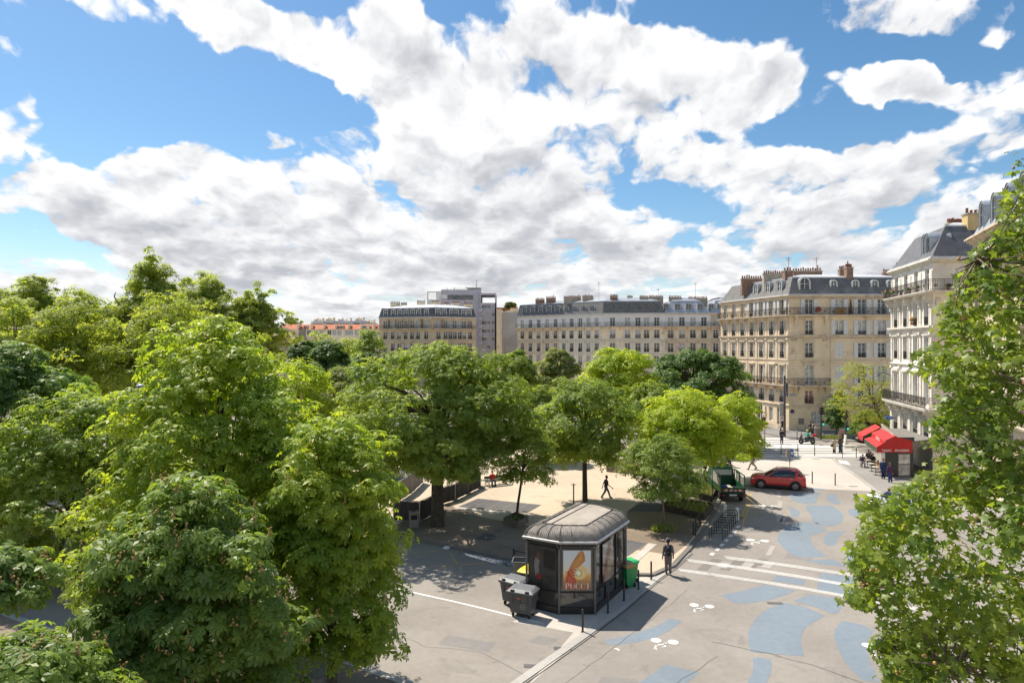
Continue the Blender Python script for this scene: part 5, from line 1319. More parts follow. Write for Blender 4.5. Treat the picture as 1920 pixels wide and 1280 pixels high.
# posters
def poster_mat():
    m = bpy.data.materials.new('poster_sky'); m.use_nodes = True; t = NT(m.node_tree); b = m.node_tree.nodes['Principled BSDF']
    tc = t.n('ShaderNodeTexCoord'); s = t.n('ShaderNodeSeparateXYZ'); t.link(tc.outputs['Object'], s.inputs[0])
    f = t.m('DIVIDE', t.m('SUBTRACT', s.outputs[2], 1.1), 1.7)
    c = t.ramp(f, [(0, (.35,.12,.05)), (.18, (.45,.22,.08)), (.36, (.80,.42,.12)), (.42, (.85,.62,.35)), (.60, (.72,.70,.66)), (1, (.66,.69,.72))])
    t.link(c, b.inputs['Base Color']); b.inputs['Roughness'].default_value = .25; return m
pm = poster_mat(); skin_p = mat('poster_skin', (.55,.24,.09), .4, var=.2, scale=3); dress_p = mat('poster_dress', (.42,.04,.04), .4, var=.3, scale=12, c2=(.55,.12,.06)); sun_p = mat('poster_sun', (.95,.85,.55), .3, var=.02); glow_p = mat('poster_glow', (.92,.62,.25), .3, var=.05); goldp = mat('poster_gold', (.6,.30,.08), .4, var=.2, scale=8)
def serif_word(mb, word, place, h):
    """wide didone capitals: thick stems, hair serifs"""
    x = 0; W_ = {'P': .72, 'U': .86, 'C': .78, 'I': .42}
    tot = sum(W_[c]+.10 for c in word)*h-.1*h; x = -tot/2
    def bx(x0, x1, z0, z1): mb.add([place(x0, z0), place(x1, z0), place(x1, z1), place(x0, z1)], [(0, 1, 2, 3)])
    def arc(cx, cz, r, a0, a1, th_max, th_min):
        n = 14; I, O_ = [], []
        for k in range(n+1):
            a = a0+(a1-a0)*k/n; th = th_min+(th_max-th_min)*abs(math.cos(a))**1.5
            O_.append((cx+r*math.cos(a), cz+r*math.sin(a)*1.0)); I.append((cx+(r-th)*math.cos(a), cz+(r-th*.7)*math.sin(a)))
        for k in range(n): mb.add([place(*O_[k]), place(*O_[k+1]), place(*I[k+1]), place(*I[k])], [(0, 1, 2, 3)])
    for c in word:
        w = W_[c]*h; s = .17*h; hr = .03*h
        if c in 'PI':
            cx = x+.12*h if c == 'P' else x+w/2-s/2
            bx(cx, cx+s, 0, h); bx(cx-.1*h, cx+s+.1*h, 0, hr); bx(cx-.1*h, cx+s+.1*h, h-hr, h)
            if c == 'P': bx(cx+s, x+w*.6, h-hr, h); bx(cx+s, x+w*.6, h*.46, h*.46+hr); arc(x+w*.58, h*.74, h*.27, -math.pi/2, math.pi/2, s, hr)
        elif c == 'U':
            bx(x+.08*h, x+.08*h+s, .34*h, h); bx(x, x+.33*h, h-hr, h); bx(x+w-.14*h, x+w-.10*h, .34*h, h); bx(x+w-.26*h, x+w, h-hr, h); arc(x+w*.48, .34*h, .34*h, math.pi, 2*math.pi, s*.8, hr)
        elif c == 'C':
            arc(x+w*.52, h*.5, h*.5*.98, .32*math.pi, 1.68*math.pi, s*1.1, hr); bx(x+w*.78, x+w*.83, h*.66, h*.93); bx(x+w*.78, x+w*.83, h*.07, h*.3)
        x += w+.10*h
def dimmed(m):  # mixes the colours towards black to imitate the dimness behind dark glass
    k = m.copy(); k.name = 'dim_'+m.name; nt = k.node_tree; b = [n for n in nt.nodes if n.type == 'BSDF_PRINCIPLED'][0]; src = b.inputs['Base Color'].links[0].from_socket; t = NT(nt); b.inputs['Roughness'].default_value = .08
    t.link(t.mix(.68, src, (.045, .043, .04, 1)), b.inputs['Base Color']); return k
def poster(face_a, face_b, u, w, z0, z1, label, full=True):
    a, b = Vector(face_a), Vector(face_b); d = (b-a).normalized(); yaw = math.atan2(d.y, d.x); n = Vector((d.y, -d.x))
    o = thing('poster', label, 'poster', (a.x+n.x*.02, a.y+n.y*.02, 0), yaw)
    mb = MB(); P = lambda k: (lambda x, z: (u+x, -.012-.003*k, z)); h = z1-z0
    mb.m(5).box(u-w/2-.05, u+w/2+.05, -.008, .01, z0-.05, z1+.05)
    mb.m(0); pl = P(0); mb.add([pl(-w/2, z0), pl(w/2, z0), pl(w/2, z1), pl(-w/2, z1)], [(0, 1, 2, 3)])
    def pg(k, pts, mi): pl = P(k); mb.m(mi).add([pl((x-.5)*w, z0+y*h) for x, y in pts], [tuple(range(len(pts)))])
    circ = lambda cx, cy, r, n=22: [(cx+r*math.cos(2*math.pi*i/n), cy+r*w/h*math.sin(2*math.pi*i/n)) for i in range(n)]
    pg(1, circ(.60, .44, .26), 4)
    # dress, raised folded arm and hand
    pg(2, [(.06,.12),(.10,.30),(.16,.46),(.24,.55),(.36,.60),(.44,.50),(.42,.36),(.46,.24),(.42,.10),(.30,.04),(.14,.05)], 2)
    pg(3, [(.22,.55),(.30,.66),(.42,.80),(.56,.95),(.66,1.0),(.74,.97),(.78,.86),(.80,.74),(.74,.70),(.62,.62),(.52,.55),(.44,.47),(.34,.52)], 1)
    pg(4, [(.40,.60),(.55,.76),(.66,.90),(.70,.84),(.62,.72),(.50,.58)], 5 if False else 6)
    pg(4, [(.07,.47),(.16,.45),(.17,.43),(.07,.455)], 2)
    pg(5, circ(.55, .43, .13), 3)
    for k in range(10):
        an = 2*math.pi*k/10+.2; r2 = .24; pg(5, [(.55+.10*math.cos(an-.25), .43+.10*w/h*math.sin(an-.25)), (.55+.10*math.cos(an+.25), .43+.10*w/h*math.sin(an+.25)), (.55+r2*math.cos(an), .43+r2*w/h*math.sin(an))], 3)
    for (x, y) in ((.16,.18),(.26,.12),(.22,.30),(.34,.22),(.30,.42),(.38,.12),(.14,.40),(.36,.34)): pg(3, circ(x, y, .03, 8), 6)
    mb.m(7); pl6 = P(7); serif_word(mb, 'PUCCI', lambda x, z: pl6(x, z0+.02*h+z), .155*h)
    ms = [pm, skin_p, dress_p, sun_p, glow_p, kf, goldp, whitew]
    mb.build('picture_sheet', ms if full else [dimmed(m_) for m_ in ms], o); return o
poster(KA, KB, .78, 1.20, 1.09, 2.80, 'poster with raised arm, low sun and white capitals on the kiosk front')
a = Vector(KB); poster(KB, KC, 1.45, 1.20, 1.09, 2.80, 'dim second copy of the poster on the long right side, colours darkened as behind glass', False)
# dim flat shapes of a woman with a bag on the left-hand pane
a, b = Vector(KD), Vector(KA); d = (b-a).normalized(); yaw = math.atan2(d.y, d.x); n = Vector((d.y, -d.x))
o = thing('poster', 'dim flat figure of a woman with a red bag on the kiosk left face', 'poster', (a.x-n.x*.035, a.y-n.y*.035, 0), yaw)
mb = MB(); mb.m(0).box(.12, 1.5, -.012-.03, .01-.03, 1.02, 2.86)
def fg(mi, pts, k=1): mb.m(mi).add([(x, -.046-.003*k, z) for x, z in pts], [tuple(range(len(pts)))])
fg(1, [(.46,1.5),(.40,1.9),(.40,2.15),(.48,2.36),(.60,2.40),(.66,2.2),(.62,1.9),(.66,1.55)]); fg(2, [(.52,2.42),(.50,2.30),(.56,2.24),(.66,2.30),(.70,2.44),(.66,2.56),(.58,2.60)], 2)
fg(3, [(.50,1.62),(.52,1.38),(.74,1.36),(.78,1.5),(.72,1.62)], 3); fg(4, [(.58,1.06),(.62,1.6),(.78,1.6),(.84,1.2),(.80,1.05)], 1); fg(5, [(.86,1.95),(1.42,1.85),(1.42,2.7),(.86,2.75)], 1)
mb.build('picture_sheet', [mat('dim_backing', (.05,.048,.045), .25, var=.2), mat('dim_jacket', (.20,.19,.18), .5, var=.2), mat('dim_hair', (.12,.07,.04), .5), mat('dim_red_bag', (.22,.03,.03), .5), mat('dim_trousers', (.025,.025,.028), .5), mat('dim_box', (.02,.02,.02), .4)], o)
# ------------------------------------------------------------------ wheeled bins
binm = mat('dark_grey_plastic', (.075,.077,.082), .5, var=.12, scale=4, spec=.4); binl = mat('grey_plastic_lid', (.15,.155,.165), .5, var=.1, scale=4, spec=.4); rub = mat('rubber', (.025,.025,.025), .8, var=.2); wpaint = mat('white_print', (.75,.75,.73), .6)
yel = mat('yellow_plastic', (.80,.62,.03), .45, var=.05); grn = mat('green_plastic', (.03,.30,.09), .4, var=.1, scale=4, spec=.5); grnd = mat('lid_green_plastic', (.05,.40,.14), .4, var=.08, spec=.5)
def big_bin(label, loc, rz, lid='closed', body=None, lidm=None, text=False):
    o = thing('wheeled_container', label, 'rubbish bin', (*loc, 0), rz, group='large wheeled bins at the kiosk'); w, d, h = 1.12, .74, 1.02
    mb = MB(); b0 = [(-w/2+.1, -d/2+.08), (w/2-.1, -d/2+.08), (w/2-.1, d/2-.08), (-w/2+.1, d/2-.08)]; b1 = [(-w/2, -d/2), (w/2, -d/2), (w/2, d/2), (-w/2, d/2)]
    mb.poly(b0[::-1], .2); mb.ring(b0, b1, .2, h); mb.ring(b1, offset(b1, -.04), h, h); mb.ring(offset(b1, -.04), offset(b1, -.04), h, h+.06); mb.ring(offset(b1, -.04), b1, h+.06, h+.06)
    for x in (-.35, 0, .35): mb.box(x-.02, x+.02, -d/2-.012, -d/2+.06, .62, h-.02)
    mb.m(1)
    if text:
        for k, (t, s) in enumerate((('PROPRETE', .07), ('DE PARIS', .07), ('ORDURES', .055))): add_text(mb, t, s, lambda x, y, dd: (x+.12, -d/2-.006+(.98-(.60-.09*k+y))*.10, .60-.09*k+y), .004)
        mb.m(2).box(-.12, .04, -d/2-.016, -d/2+.03, .84, .91)
    mb.build('bin_body', [body or binm, wpaint, mat('red_sticker', (.5,.1,.08), .5)], o)
    if lid == 'closed':
        mb = MB(); t0 = offset(b1, -.06); z = h+.065
        mb.ring(t0, t0, z, z+.05); tp = [(-w/2+.02, z+.10), (-.12, z+.16), (.12, z+.16), (w/2-.02, z+.10)]
        mb.add([(-w/2-.06, -d/2-.06, z+.05), (w/2+.06, -d/2-.06, z+.05), (w/2+.06, d/2+.06, z+.05), (-w/2-.06, d/2+.06, z+.05), (-w/2+.1, -d/2+.12, z+.13), (w/2-.1, -d/2+.12, z+.13), (w/2-.1, d/2-.02, z+.17), (-w/2+.1, d/2-.02, z+.17)], [(0,1,5,4),(1,2,6,5),(2,3,7,6),(3,0,4,7),(4,5,6,7)])
        mb.m(1); mb.box(-w/2+.14, -w/2+.3, -d/2-.05, -d/2+.04, z+.06, z+.12); mb.box(w/2-.3, w/2-.14, -d/2-.05, -d/2+.04, z+.06, z+.12); mb.build('lid', [lidm or binl, rub], o)
    else:
        mb = MB(); mb.poly(offset(b0, .01), .5); mb.build('rubbish', mat('rubbish', (.12,.11,.1), .9, var=.5, scale=20), o)
    for x in (-w/2+.18, w/2-.18):
        for y in (-d/2+.16, d/2-.16):
            mb = MB(); mb.lathe((x-.03, y, .09), [(.0, 0), (.085, 0), (.09, .01), (.09, .05), (.085, .06), (0, .06)], 12, axis='x'); mb.m(1).box(x-.045, x+.045, y-.05, y+.05, .165, .2); mb.box(x-.048, x-.035, y-.025, y+.025, .08, .17); mb.box(x+.035, x+.048, y-.025, y+.025, .08, .17); mb.build('caster', [rub, kf], o)
    return o
big_bin('dark grey wheeled container with closed lid and white print, nearest the camera', (.48, 28.75), R(-24), text=True)
big_bin('dark grey wheeled container directly behind the nearest one', (.12, 29.95), R(-38), text=True)
big_bin('open grey container with no lid by the crossed metal railing', (.62, 32.9), R(-8), lid='open', body=mat('mid_grey_plastic', (.19,.195,.2), .55, var=.12, scale=4))
mbo = big_bin('yellow lidded container half hidden behind the two dark grey ones', (.92, 31.35), R(58), lidm=yel)
def small_bin(label, loc, rz, lid_m):
    o = thing('wheelie_bin', label, 'rubbish bin', (*loc, 0), rz, group='green wheelie bins'); mb = MB(); w, d, h = .56, .62, 1.0
    b0 = [(-w/2+.08, -d/2+.1), (w/2-.08, -d/2+.1), (w/2-.08, d/2-.05), (-w/2+.08, d/2-.05)]; b1 = [(-w/2, -d/2), (w/2, -d/2), (w/2, d/2), (-w/2, d/2)]
    mb.ring(b0, b1, .06, h); mb.poly(b0[::-1], .06); mb.ring(b1, offset(b1, -.03), h-.06, h-.06); mb.ring(offset(b1, -.03), offset(b1, -.03), h-.06, h); mb.build('bin_body', grn, o)
    mb = MB(); q = offset(b1, -.045); mb.ring(q, q, h+.003, h+.04); mb.ring(q, offset(b1, .05), h+.04, h+.10); mb.poly(offset(b1, .05), h+.10); mb.rod((-w/2+.05, d/2+.07, h-.02), (w/2-.05, d/2+.07, h-.02), .02, 6); mb.build('lid', lid_m, o)
    for x in (-w/2+.02, w/2-.06): mb = MB(); mb.lathe((x, d/2-.04, .10), [(0, 0), (.10, 0), (.10, .05), (0, .05)], 12, axis='x'); mb.build('wheel', rub, o)
small_bin('green wheelie bin with bright green lid right of the kiosk', (5.88, 32.95), R(-150), grnd)
small_bin('green wheelie bin with cream-edged lid squeezed against the kiosk wall', (5.62, 32.30), R(-150), mat('orange_lid', (.55,.30,.10), .5))
# ------------------------------------------------------------------ street furniture
bolm = mat('bollard_paint', (.05,.043,.04), .45, var=.2, scale=6)
def bollard(label, px, py, z=0.0, h=.92, mt=None, cap=None, r=.045):
    x, y = G(px, py, z); o = thing('bollard', label, 'bollard', (x, y, z), group='slim dark bollards'); mb = MB()
    mb.rod((0, 0, -.02), (0, 0, h-.08), r, 10); mb.lathe((0, 0, 0), [(r*1.7, 0), (r*1.7, .015), (r, .03)], 10); mb.build('post', mt or bolm, o)
    mb = MB(); mb.lathe((0, 0, h-.08), [(r*1.15, 0), (r*1.15, .02), (r*.7, .03), (r*1.05, .055), (r*.8, .09), (0, .10)], 10); mb.build('cap', cap or mt or bolm, o)
bollard('dark bollard standing alone at the near corner in front of the kiosk', 1092.5, 1184, .01)
bollard('dark bollard beside the right front post of the kiosk', 1140, 1148, .01); bollard('dark bollard midway along the long side of the kiosk', 1170, 1125, .01, .98)
bollard('dark bollard just right of the green bins', 1197, 1104, .01); bollard('dark bollard between the green bins and the man with the backpack', 1221, 1086.5, .01)
bollard('dark bollard at the zebra crossing, left of the row', 1464.5, 852, 0, 1.15); bollard('dark bollard at the zebra crossing, second of the row beside the blue box sign', 1496, 853, 0, 1.15)
bollard('dark bollard at the zebra crossing, third of the row', 1527.5, 854.5, 0, 1.15)
bollard('white-topped bollard beside the crossing, left of the cafe terrace', 1605.5, 858, 0, 1.15, cap=wpaint)
bollard('dark bollard right behind the red car', 1523, 906, 0, 1.0); bollard('dark bollard alone on the pale crossing, right of the car', 1566, 909.5, 0, 1.0)
bollard('white-topped bollard at the foot of the cream corner building', 1494.5, 823.5, .1, 1.1, cap=wpaint)
bollard('dark bollard left of the two at the yellow-green tree', 1300, 1002, .11, .8)
def white_post(label, px, py):
    x, y = G(px, py); o = thing('marker_post', label, 'marker post', (x, y, 0), group='white marker posts'); mb = MB()
    mb.lathe((0, 0, 0), [(.14, 0), (.12, .03), (.11, .05), (.11, .3), (.095, .31), (.095, .37), (.11, .38), (.11, .55), (.095, .56), (.095, .6), (.115, .61), (.115, .78), (.07, .82), (0, .83)], 14); mb.build('post', mat('white_plastic', (.72,.72,.72), .5, var=.1), o)
white_post('white marker post left, behind the bicycle racks', 1359, 967); white_post('white marker post right, before the green truck', 1382, 974)
# bicycle racks
for i in range(8):
    t = i/7.0; x, y = Vector(G(1342.5, 1012.5)).lerp(Vector(G(1371, 978)), t); x += .30*math.sin(t*math.pi)*0
    lab = ['nearest the camera', 'second from the camera', 'third from the camera', 'fourth from the camera', 'fourth from the truck', 'third from the truck', 'second from the truck', 'nearest the truck'][i]
    o = thing('bicycle_rack', 'black bent steel bicycle hoop, '+lab, 'bicycle rack', (x, y, 0), R(-4), group='row of bicycle hoops')
    mb = MB(); w, h = .40, .78
    mb.tube([(-w, 0, 0), (-w, 0, h-.12), (-w+.03, 0, h-.03), (-w+.12, 0, h), (w-.12, 0, h), (w-.03, 0, h-.03), (w, 0, h-.12), (w, 0, 0)], .025, 8); mb.build('hoop', iron, o)
    mb = MB(); mb.rod((-w, 0, .45), (w, 0, .45), .02, 6); mb.build('crossbar', iron, o)
# planters
wood = mat('dark_planter_wood', (.075,.058,.045), .85, var=.3, scale=5, stain=((.16,.14,.12), .5, 2)); wood2 = mat('grey_planter_wood', (.20,.16,.12), .85, var=.25, scale=5); soilm = mat('planter_soil', (.06,.045,.03), .95, var=.3, scale=10)
grass_m = leaf_mat('grass_blade', (.10,.16,.03), (.20,.24,.06), .3)
def grass_on(pts, z, n, h, parent):
    P = [Vector(q) for q in pts]; mb = MB(); c = sum(P, Vector((0, 0)))/len(P)
    tri = [(c, P[i], P[(i+1) % len(P)]) for i in range(len(P))]; ar = [abs((b-a).cross(c_-a)) for a, b, c_ in tri]
    for _ in range(n):
        a, b, c_ = random.choices(tri, ar)[0]; u, v = random.random(), random.random()
        if u+v > 1: u, v = 1-u, 1-v
        q = a+(b-a)*u+(c_-a)*v; an = random.random()*6.3; hh = h*random.uniform(.4, 1.2); w = .035; dx, dy = math.cos(an), math.sin(an); bx_, by_ = random.uniform(-.5, .5)*hh, random.uniform(-.5, .5)*hh
        mb.add([(q.x-dx*w, q.y-dy*w, z), (q.x+dx*w, q.y+dy*w, z), (q.x+bx_, q.y+by_, z+hh)], [(0, 1, 2)])
    return mb.build('grass', grass_m, parent, kind='stuff')
def planter(label, pts, h, m, z=.11, grass=160, gh=.35, name='planter'):
    O = Vector(pts[0]); q = [tuple(Vector(p)-O) for p in pts]; a = sum(q[i-1][0]*q[i][1]-q[i][0]*q[i-1][1] for i in range(len(q)))
    if a < 0: q = q[::-1]
    o = thing(name, label, 'planter', (*O, z), group='wooden planters of the square'); mb = MB(); i_ = offset(q, .09)
    mb.ring(q, q, 0, h); mb.ring(q, i_, h, h); mb.ring(i_, i_, h, h-.18); mb.build('box_sides', m, o); mb = MB(); mb.poly(i_, h-.14); mb.build('soil', soilm, o)
    if grass: grass_on(offset(q, .15), h-.14, grass, gh, o)
    return o
gz3 = lambda *pp: [G(x, y, .11) for x, y in pp]
planter('long dark wooden planter full of grass around the yellow-green tree', gz3((1240,956),(1321,975),(1339,954),(1258,941)), .42, wood, grass=420)
planter('dark wooden planter with grass further back beside the road', gz3((1264,922),(1335,941),(1347,918),(1292,909)), .42, wood, grass=380)
planter('small square planter box around the thin young tree', gz3((944,980),(971,990),(991,978),(966,969)), .38, wood2, grass=60, gh=.2)
planter('low wooden planter with grass at the back of the square', gz3((1137,884),(1190,889),(1196,876),(1146,871)), .45, wood2, grass=260, gh=.4)
o = thing('grass_tuft', 'tuft of grass around the thin pale trunk right of the kiosk', 'grass', (*G(1244, 994, .11), .11)); pts = [(.75*math.cos(a)*1.1, .55*math.sin(a)) for a in np.linspace(0, 6.28, 10)[:-1]]; grass_on(pts, 0, 500, .4, o)
o = thing('grass_patch', 'yellowish grass patch around the small street tree at the traffic light', 'grass', (*G(1558, 821, .1), .1)); pts = [(1.5*math.cos(a), 1.0*math.sin(a)) for a in np.linspace(0, 6.28, 10)[:-1]]; grass_on(pts, 0, 700, .45, o)
mb = MB(); mb.poly([(x*1.2, y*1.2) for x, y in pts], .01); mb.build('soil', soilm, o)
# poles and signs
def pole(name, label, cat, px, py, h, r=.035, z=0.0, m=None):
    x, y = G(px, py, z); o = thing(name, label, cat, (x, y, z)); mb = MB(); mb.rod((0, 0, -.02), (0, 0, h), r, 8); mb.build('pole', m or iron, o); return o
o = pole('sign_post', 'slim post with a grey and blue box sign behind the red car', 'sign post', 1480.8, 886, 2.15, .04); mb = MB(); mb.m(0).box(-.32, .02, -.12, .12, 1.45, 2.2); mb.m(1).box(.02, .30, -.12, .12, 1.47, 2.18); mb.m(2).box(.10, .2, -.125, -.12, 1.7, 1.95); mb.build('box_sign', [mat('sign_grey', (.22,.2,.19), .6), mat('sign_blue', (.03,.13,.38), .5), wpaint], o)
mb = MB(); mb.rod((0, 0, .25), (0, 0, .75), .045, 8); mb.build('yellow_band', yel, o)
o = pole('sign_post', 'thin dark post at the edge of the planters near the truck', 'post', 1335.7, 941, 3.0, .03, .11)
o = pole('metal_post', 'short grey post with a small crossbar on the gravel behind the kiosk', 'post', 1075.5, 946, 1.55, .05, .11, kf); mb = MB(); mb.box(-.2, .2, -.02, .02, 1.45, 1.49); mb.build('crossbar', kf, o)
o = pole('sign_post', 'thin post with a square sign between the couple and the traffic light', 'sign post', 1579.5, 860, 2.6, .035, 0); mb = MB(); mb.box(-.36, .22, .04, .08, 2.15, 2.9); mb.build('sign_plate', mat('brown_plate', (.33,.26,.2), .6), o)
o = pole('sign_post', 'blue topped post half hidden by the yellow-green leaves', 'sign post', 1434, 842, 2.9, .04); mb = MB(); mb.cbox(0, 0, 2.75, .4, .3, .28); mb.build('blue_cap', mat('sign_blue', (.03,.13,.38), .5), o)
# street lamp at the crossing
lampm = mat('lamp_paint', (.10,.09,.085), .5, var=.15)
x, y = G(1471, 818, .1); o = thing('street_lamp', 'tall dark street lamp with curved arm and grey banners in front of the corner building', 'street lamp', (x, y, .1))
mb = MB(); mb.tube([(0, 0, 0), (0, 0, 7.7)], [.16, .13], 10); mb.build('post', lampm, o)
mb = MB(); sx = 84.5/F; mb.tube([(.35, .0, 5.0), (.42, 0, 8.3), (.38, 0, 9.0), (.1, 0, 9.25), (-.6, 0, 9.35), (-1.1, 0, 9.2)], .035, 6); mb.build('arm', lampm, o)
mb = MB(); mb.lathe((-1.15, 0, 9.0), [(.30, 0), (.26, .1), (.12, .2), (0, .25)], 10); mb.build('lamp_head', lampm, o)
mb = MB(); mb.box(-.62, -.12, -.04, .04, 1.9, 4.2); mb.m(1).box(-.56, -.12, -.06, .06, 4.2, 4.35); mb.m(2).box(-.60, -.14, -.05, -.04, 2.0, 2.6); mb.m(3).box(-.48, -.24, -.055, -.05, 2.25, 2.42); mb.build('banner', [mat('banner_grey', (.33,.32,.28), .7), wpaint, mat('banner_white', (.6,.57,.53), .7), mat('red_sticker', (.5,.1,.08), .5)], o)
mb = MB(); mb.add([(.16, 0, 6.9), (.42, .05, 6.7), (.36, .0, 5.6), (.2, -.03, 5.5)], [(0, 1, 2, 3)]); mb.add([(.16, .01, 6.9), (.42, .06, 6.7), (.36, .01, 5.6), (.2, -.02, 5.5)], [(3, 2, 1, 0)]); mb.build('flag', mat('blue_flag', (.03,.05,.2), .8), o)
# lamp on a long arm from the white building
o = thing('street_lamp', 'street lamp on a long arm reaching over the leaning tree from the white building', 'street lamp', (AT(1672, 71), 71, 0)); mb = MB(); p_ = lambda px, py: (AT(px, 71)-AT(1672, 71), 0, ZH(py, 71))
mb.tube([p_(1673, 705), p_(1670, 703), p_(1655, 698), p_(1645, 701)], .05, 6); mb.build('arm', lampm, o); mb = MB(); c = p_(1645, 702.5); mb.lathe((c[0], 0, c[2]-.12), [(.36, 0), (.3, .12), (.12, .22), (0, .24)], 10); mb.build('lamp_head', lampm, o)
for (px, py, Y, lab) in ((264, 725, 50, 'globe street lamp peeping out of the left tree tops'), (658, 691, 70, 'left of two globe lamps before the deep green trees'), (681, 691, 72, 'right of two globe lamps before the deep green trees')):
    o = thing('street_lamp', lab, 'street lamp', (AT(px, Y), Y, 0), group='globe street lamps'); mb = MB(); z = ZH(py, Y); mb.tube([(0, 0, 0), (0, 0, z-.3)], [.1, .05], 8); mb.build('post', lampm, o); mb = MB(); mb.ball((0, 0, z), .36, 1, 1, .7, 10); mb.m(1).lathe((0, 0, z-.02), [(.38, 0), (.38, .06)], 10); mb.build('globe', [mat('lamp_globe', (.5,.52,.55), .3), iron], o)
# traffic lights
def tlight(label, px, py, z, h, white_base=False):
    x, y = G(px, py, z); o = thing('traffic_light', label, 'traffic light', (x, y, z), group='traffic lights'); mb = MB(); mb.rod((0, 0, 0), (0, 0, h-.9), .09, 10); mb.build('post', lampm, o)
    mb = MB(); mb.box(-.16, .16, -.14, .14, h-.95, h); 
    for k in range(3): mb.box(.16, .50, -.12, .12, h-.12-.3*k, h-.08-.3*k); mb.box(.16, .34, -.12, -.10, h-.28-.3*k, h-.12-.3*k)
    hd = mb.build('signal_head', mat('signal_black', (.04,.03,.03), .5), o)
    mb = MB(); mb.box(.05, .3, -.20, .10, 1.75, 2.35); mb.build('pedestrian_signal', iron, o)
    m_ = bpy.data.materials.get('green_lamp')
    if not m_:
        m_ = bpy.data.materials.new('green_lamp'); m_.use_nodes = True; b = m_.node_tree.nodes['Principled BSDF']; b.inputs['Base Color'].default_value = (.02,.45,.30,1); b.inputs['Emission Color'].default_value = (.03,.75,.5,1); b.inputs['Emission Strength'].default_value = .55
    mb = MB(); mb.lathe((.17, -.205, 1.92), [(0, -.01), (.13, -.01), (.13, .01)], 12, axis='y'); mb.build('green_lamp', m_, o)
    if white_base: mb = MB(); mb.lathe((0, 0, 0), [(.34, 0), (.32, .1), (.17, .3), (.15, 1.2), (0, 1.2)], 12); mb.build('base', mat('white_concrete', (.66,.64,.6), .8), o)
tlight('dark traffic light left of the small street tree', 1539.5, 824, .1, 4.0); tlight('traffic light on a white concrete foot right of the small street tree', 1585.4, 834, .0, 4.1, True)
c = G(1590, 836.5); mb = MB(); pts = [(c[0]+1.9*math.cos(a), c[1]+.55*math.sin(a)) for a in np.linspace(0, 6.283, 17)[:-1]]; mb.prism(pts, 0, .12); mb.build('traffic_island', granite, kind='structure')
x, y = G(1533, 819, .1); o = thing('litter_bin', 'round grey litter bin beside the left traffic light', 'litter bin', (x, y, .1)); mb = MB(); mb.lathe((0, 0, 0), [(.36, 0), (.40, .1), (.40, 1.1), (.42, 1.12), (.42, 1.22), (.3, 1.25)], 14); mb.build('bin_body', mat('concrete_bin', (.30,.28,.26), .8, var=.2, scale=8), o)
x, y = G(1543, 820, .1); o = link('rubbish_bag', None, None); bpy.data.objects.remove(o); mb = MB(); mb.ball((x, y, .38), .28, 1, .9, 1.0, 10); mb.lathe((x, y, .6), [(.08, 0), (.03, .08), (.09, .16)], 8); mb.build('rubbish_bag', mat('white_bag', (.7,.7,.68), .5), None, label='white rubbish bag on the ground right of the left traffic light', cat='rubbish bag')
# concrete block and litter post
x, y = G(596, 1290, .1); X0 = -6.66; Y0 = 22.66
o = thing('stone_block', 'square grey concrete block on the brown pavement at the bottom edge', 'concrete block', (X0, Y0, .1), R(31)); mb = MB(); b = .40
mb.prism([(-b, -b), (b, -b), (b, b), (-b, b)], 0, .42, top=False); mb.ring([(-b, -b), (b, -b), (b, b), (-b, b)], [(-b+.03, -b+.03), (b-.03, -b+.03), (b-.03, b-.03), (-b+.03, b-.03)], .42, .45); mb.poly([(-b+.03, -b+.03), (b-.03, -b+.03), (b-.03, b-.03), (-b+.03, b-.03)], .45); mb.build('block', mat('old_concrete', (.26,.245,.225), .9, var=.2, scale=5, bump=.6, bscale=25, stain=((.10,.09,.08), .7, 3)), o)
x, y = G(776, 987, .11); o = thing('litter_bin', 'square stone litter bin left of the thick dark trunk', 'litter bin', (x, y, .11), R(12)); mb = MB(); mb.box(-.29, .29, -.25, .25, 0, .92); mb.m(1).box(-.2, .2, -.256, -.25, .5, .8); mb.m(0).box(-.32, .32, -.28, .28, .923, .98); mb.m(1).box(-.14, .14, -.12, .12, .983, .99); mb.build('bin_body', [mat('bin_stone', (.24,.215,.19), .85, var=.2, scale=9), dk], o)
# crumpled white bag and fallen leaves at the gutter
x, y = G(837, 1029); mb = MB(); mb.ball((x, y, .07), .17, 1.3, .9, .6, 8); mb.ball((x+.12, y+.03, .09), .09, 1, 1, .8, 6); mb.build('plastic_bag', mat('white_bag', (.7,.7,.68), .5), None, label='crumpled white plastic bag lying in the gutter', cat='plastic bag')
mb = MB()
for k in range(70):
    px = random.choice((random.gauss(915, 12), random.gauss(948, 8))); c = G(px, 1050+(px-915)*.26+random.gauss(0, 1.6)); a = random.random()*6; mb.add([(c[0], c[1], .01), (c[0]+.09*math.cos(a), c[1]+.09*math.sin(a), .05), (c[0]+.05*math.cos(a+1.2), c[1]+.05*math.sin(a+1.2), .03)], [(0, 1, 2)])
mb.build('fallen_leaves', mat('dead_leaf', (.06,.05,.03), .9), kind='stuff')
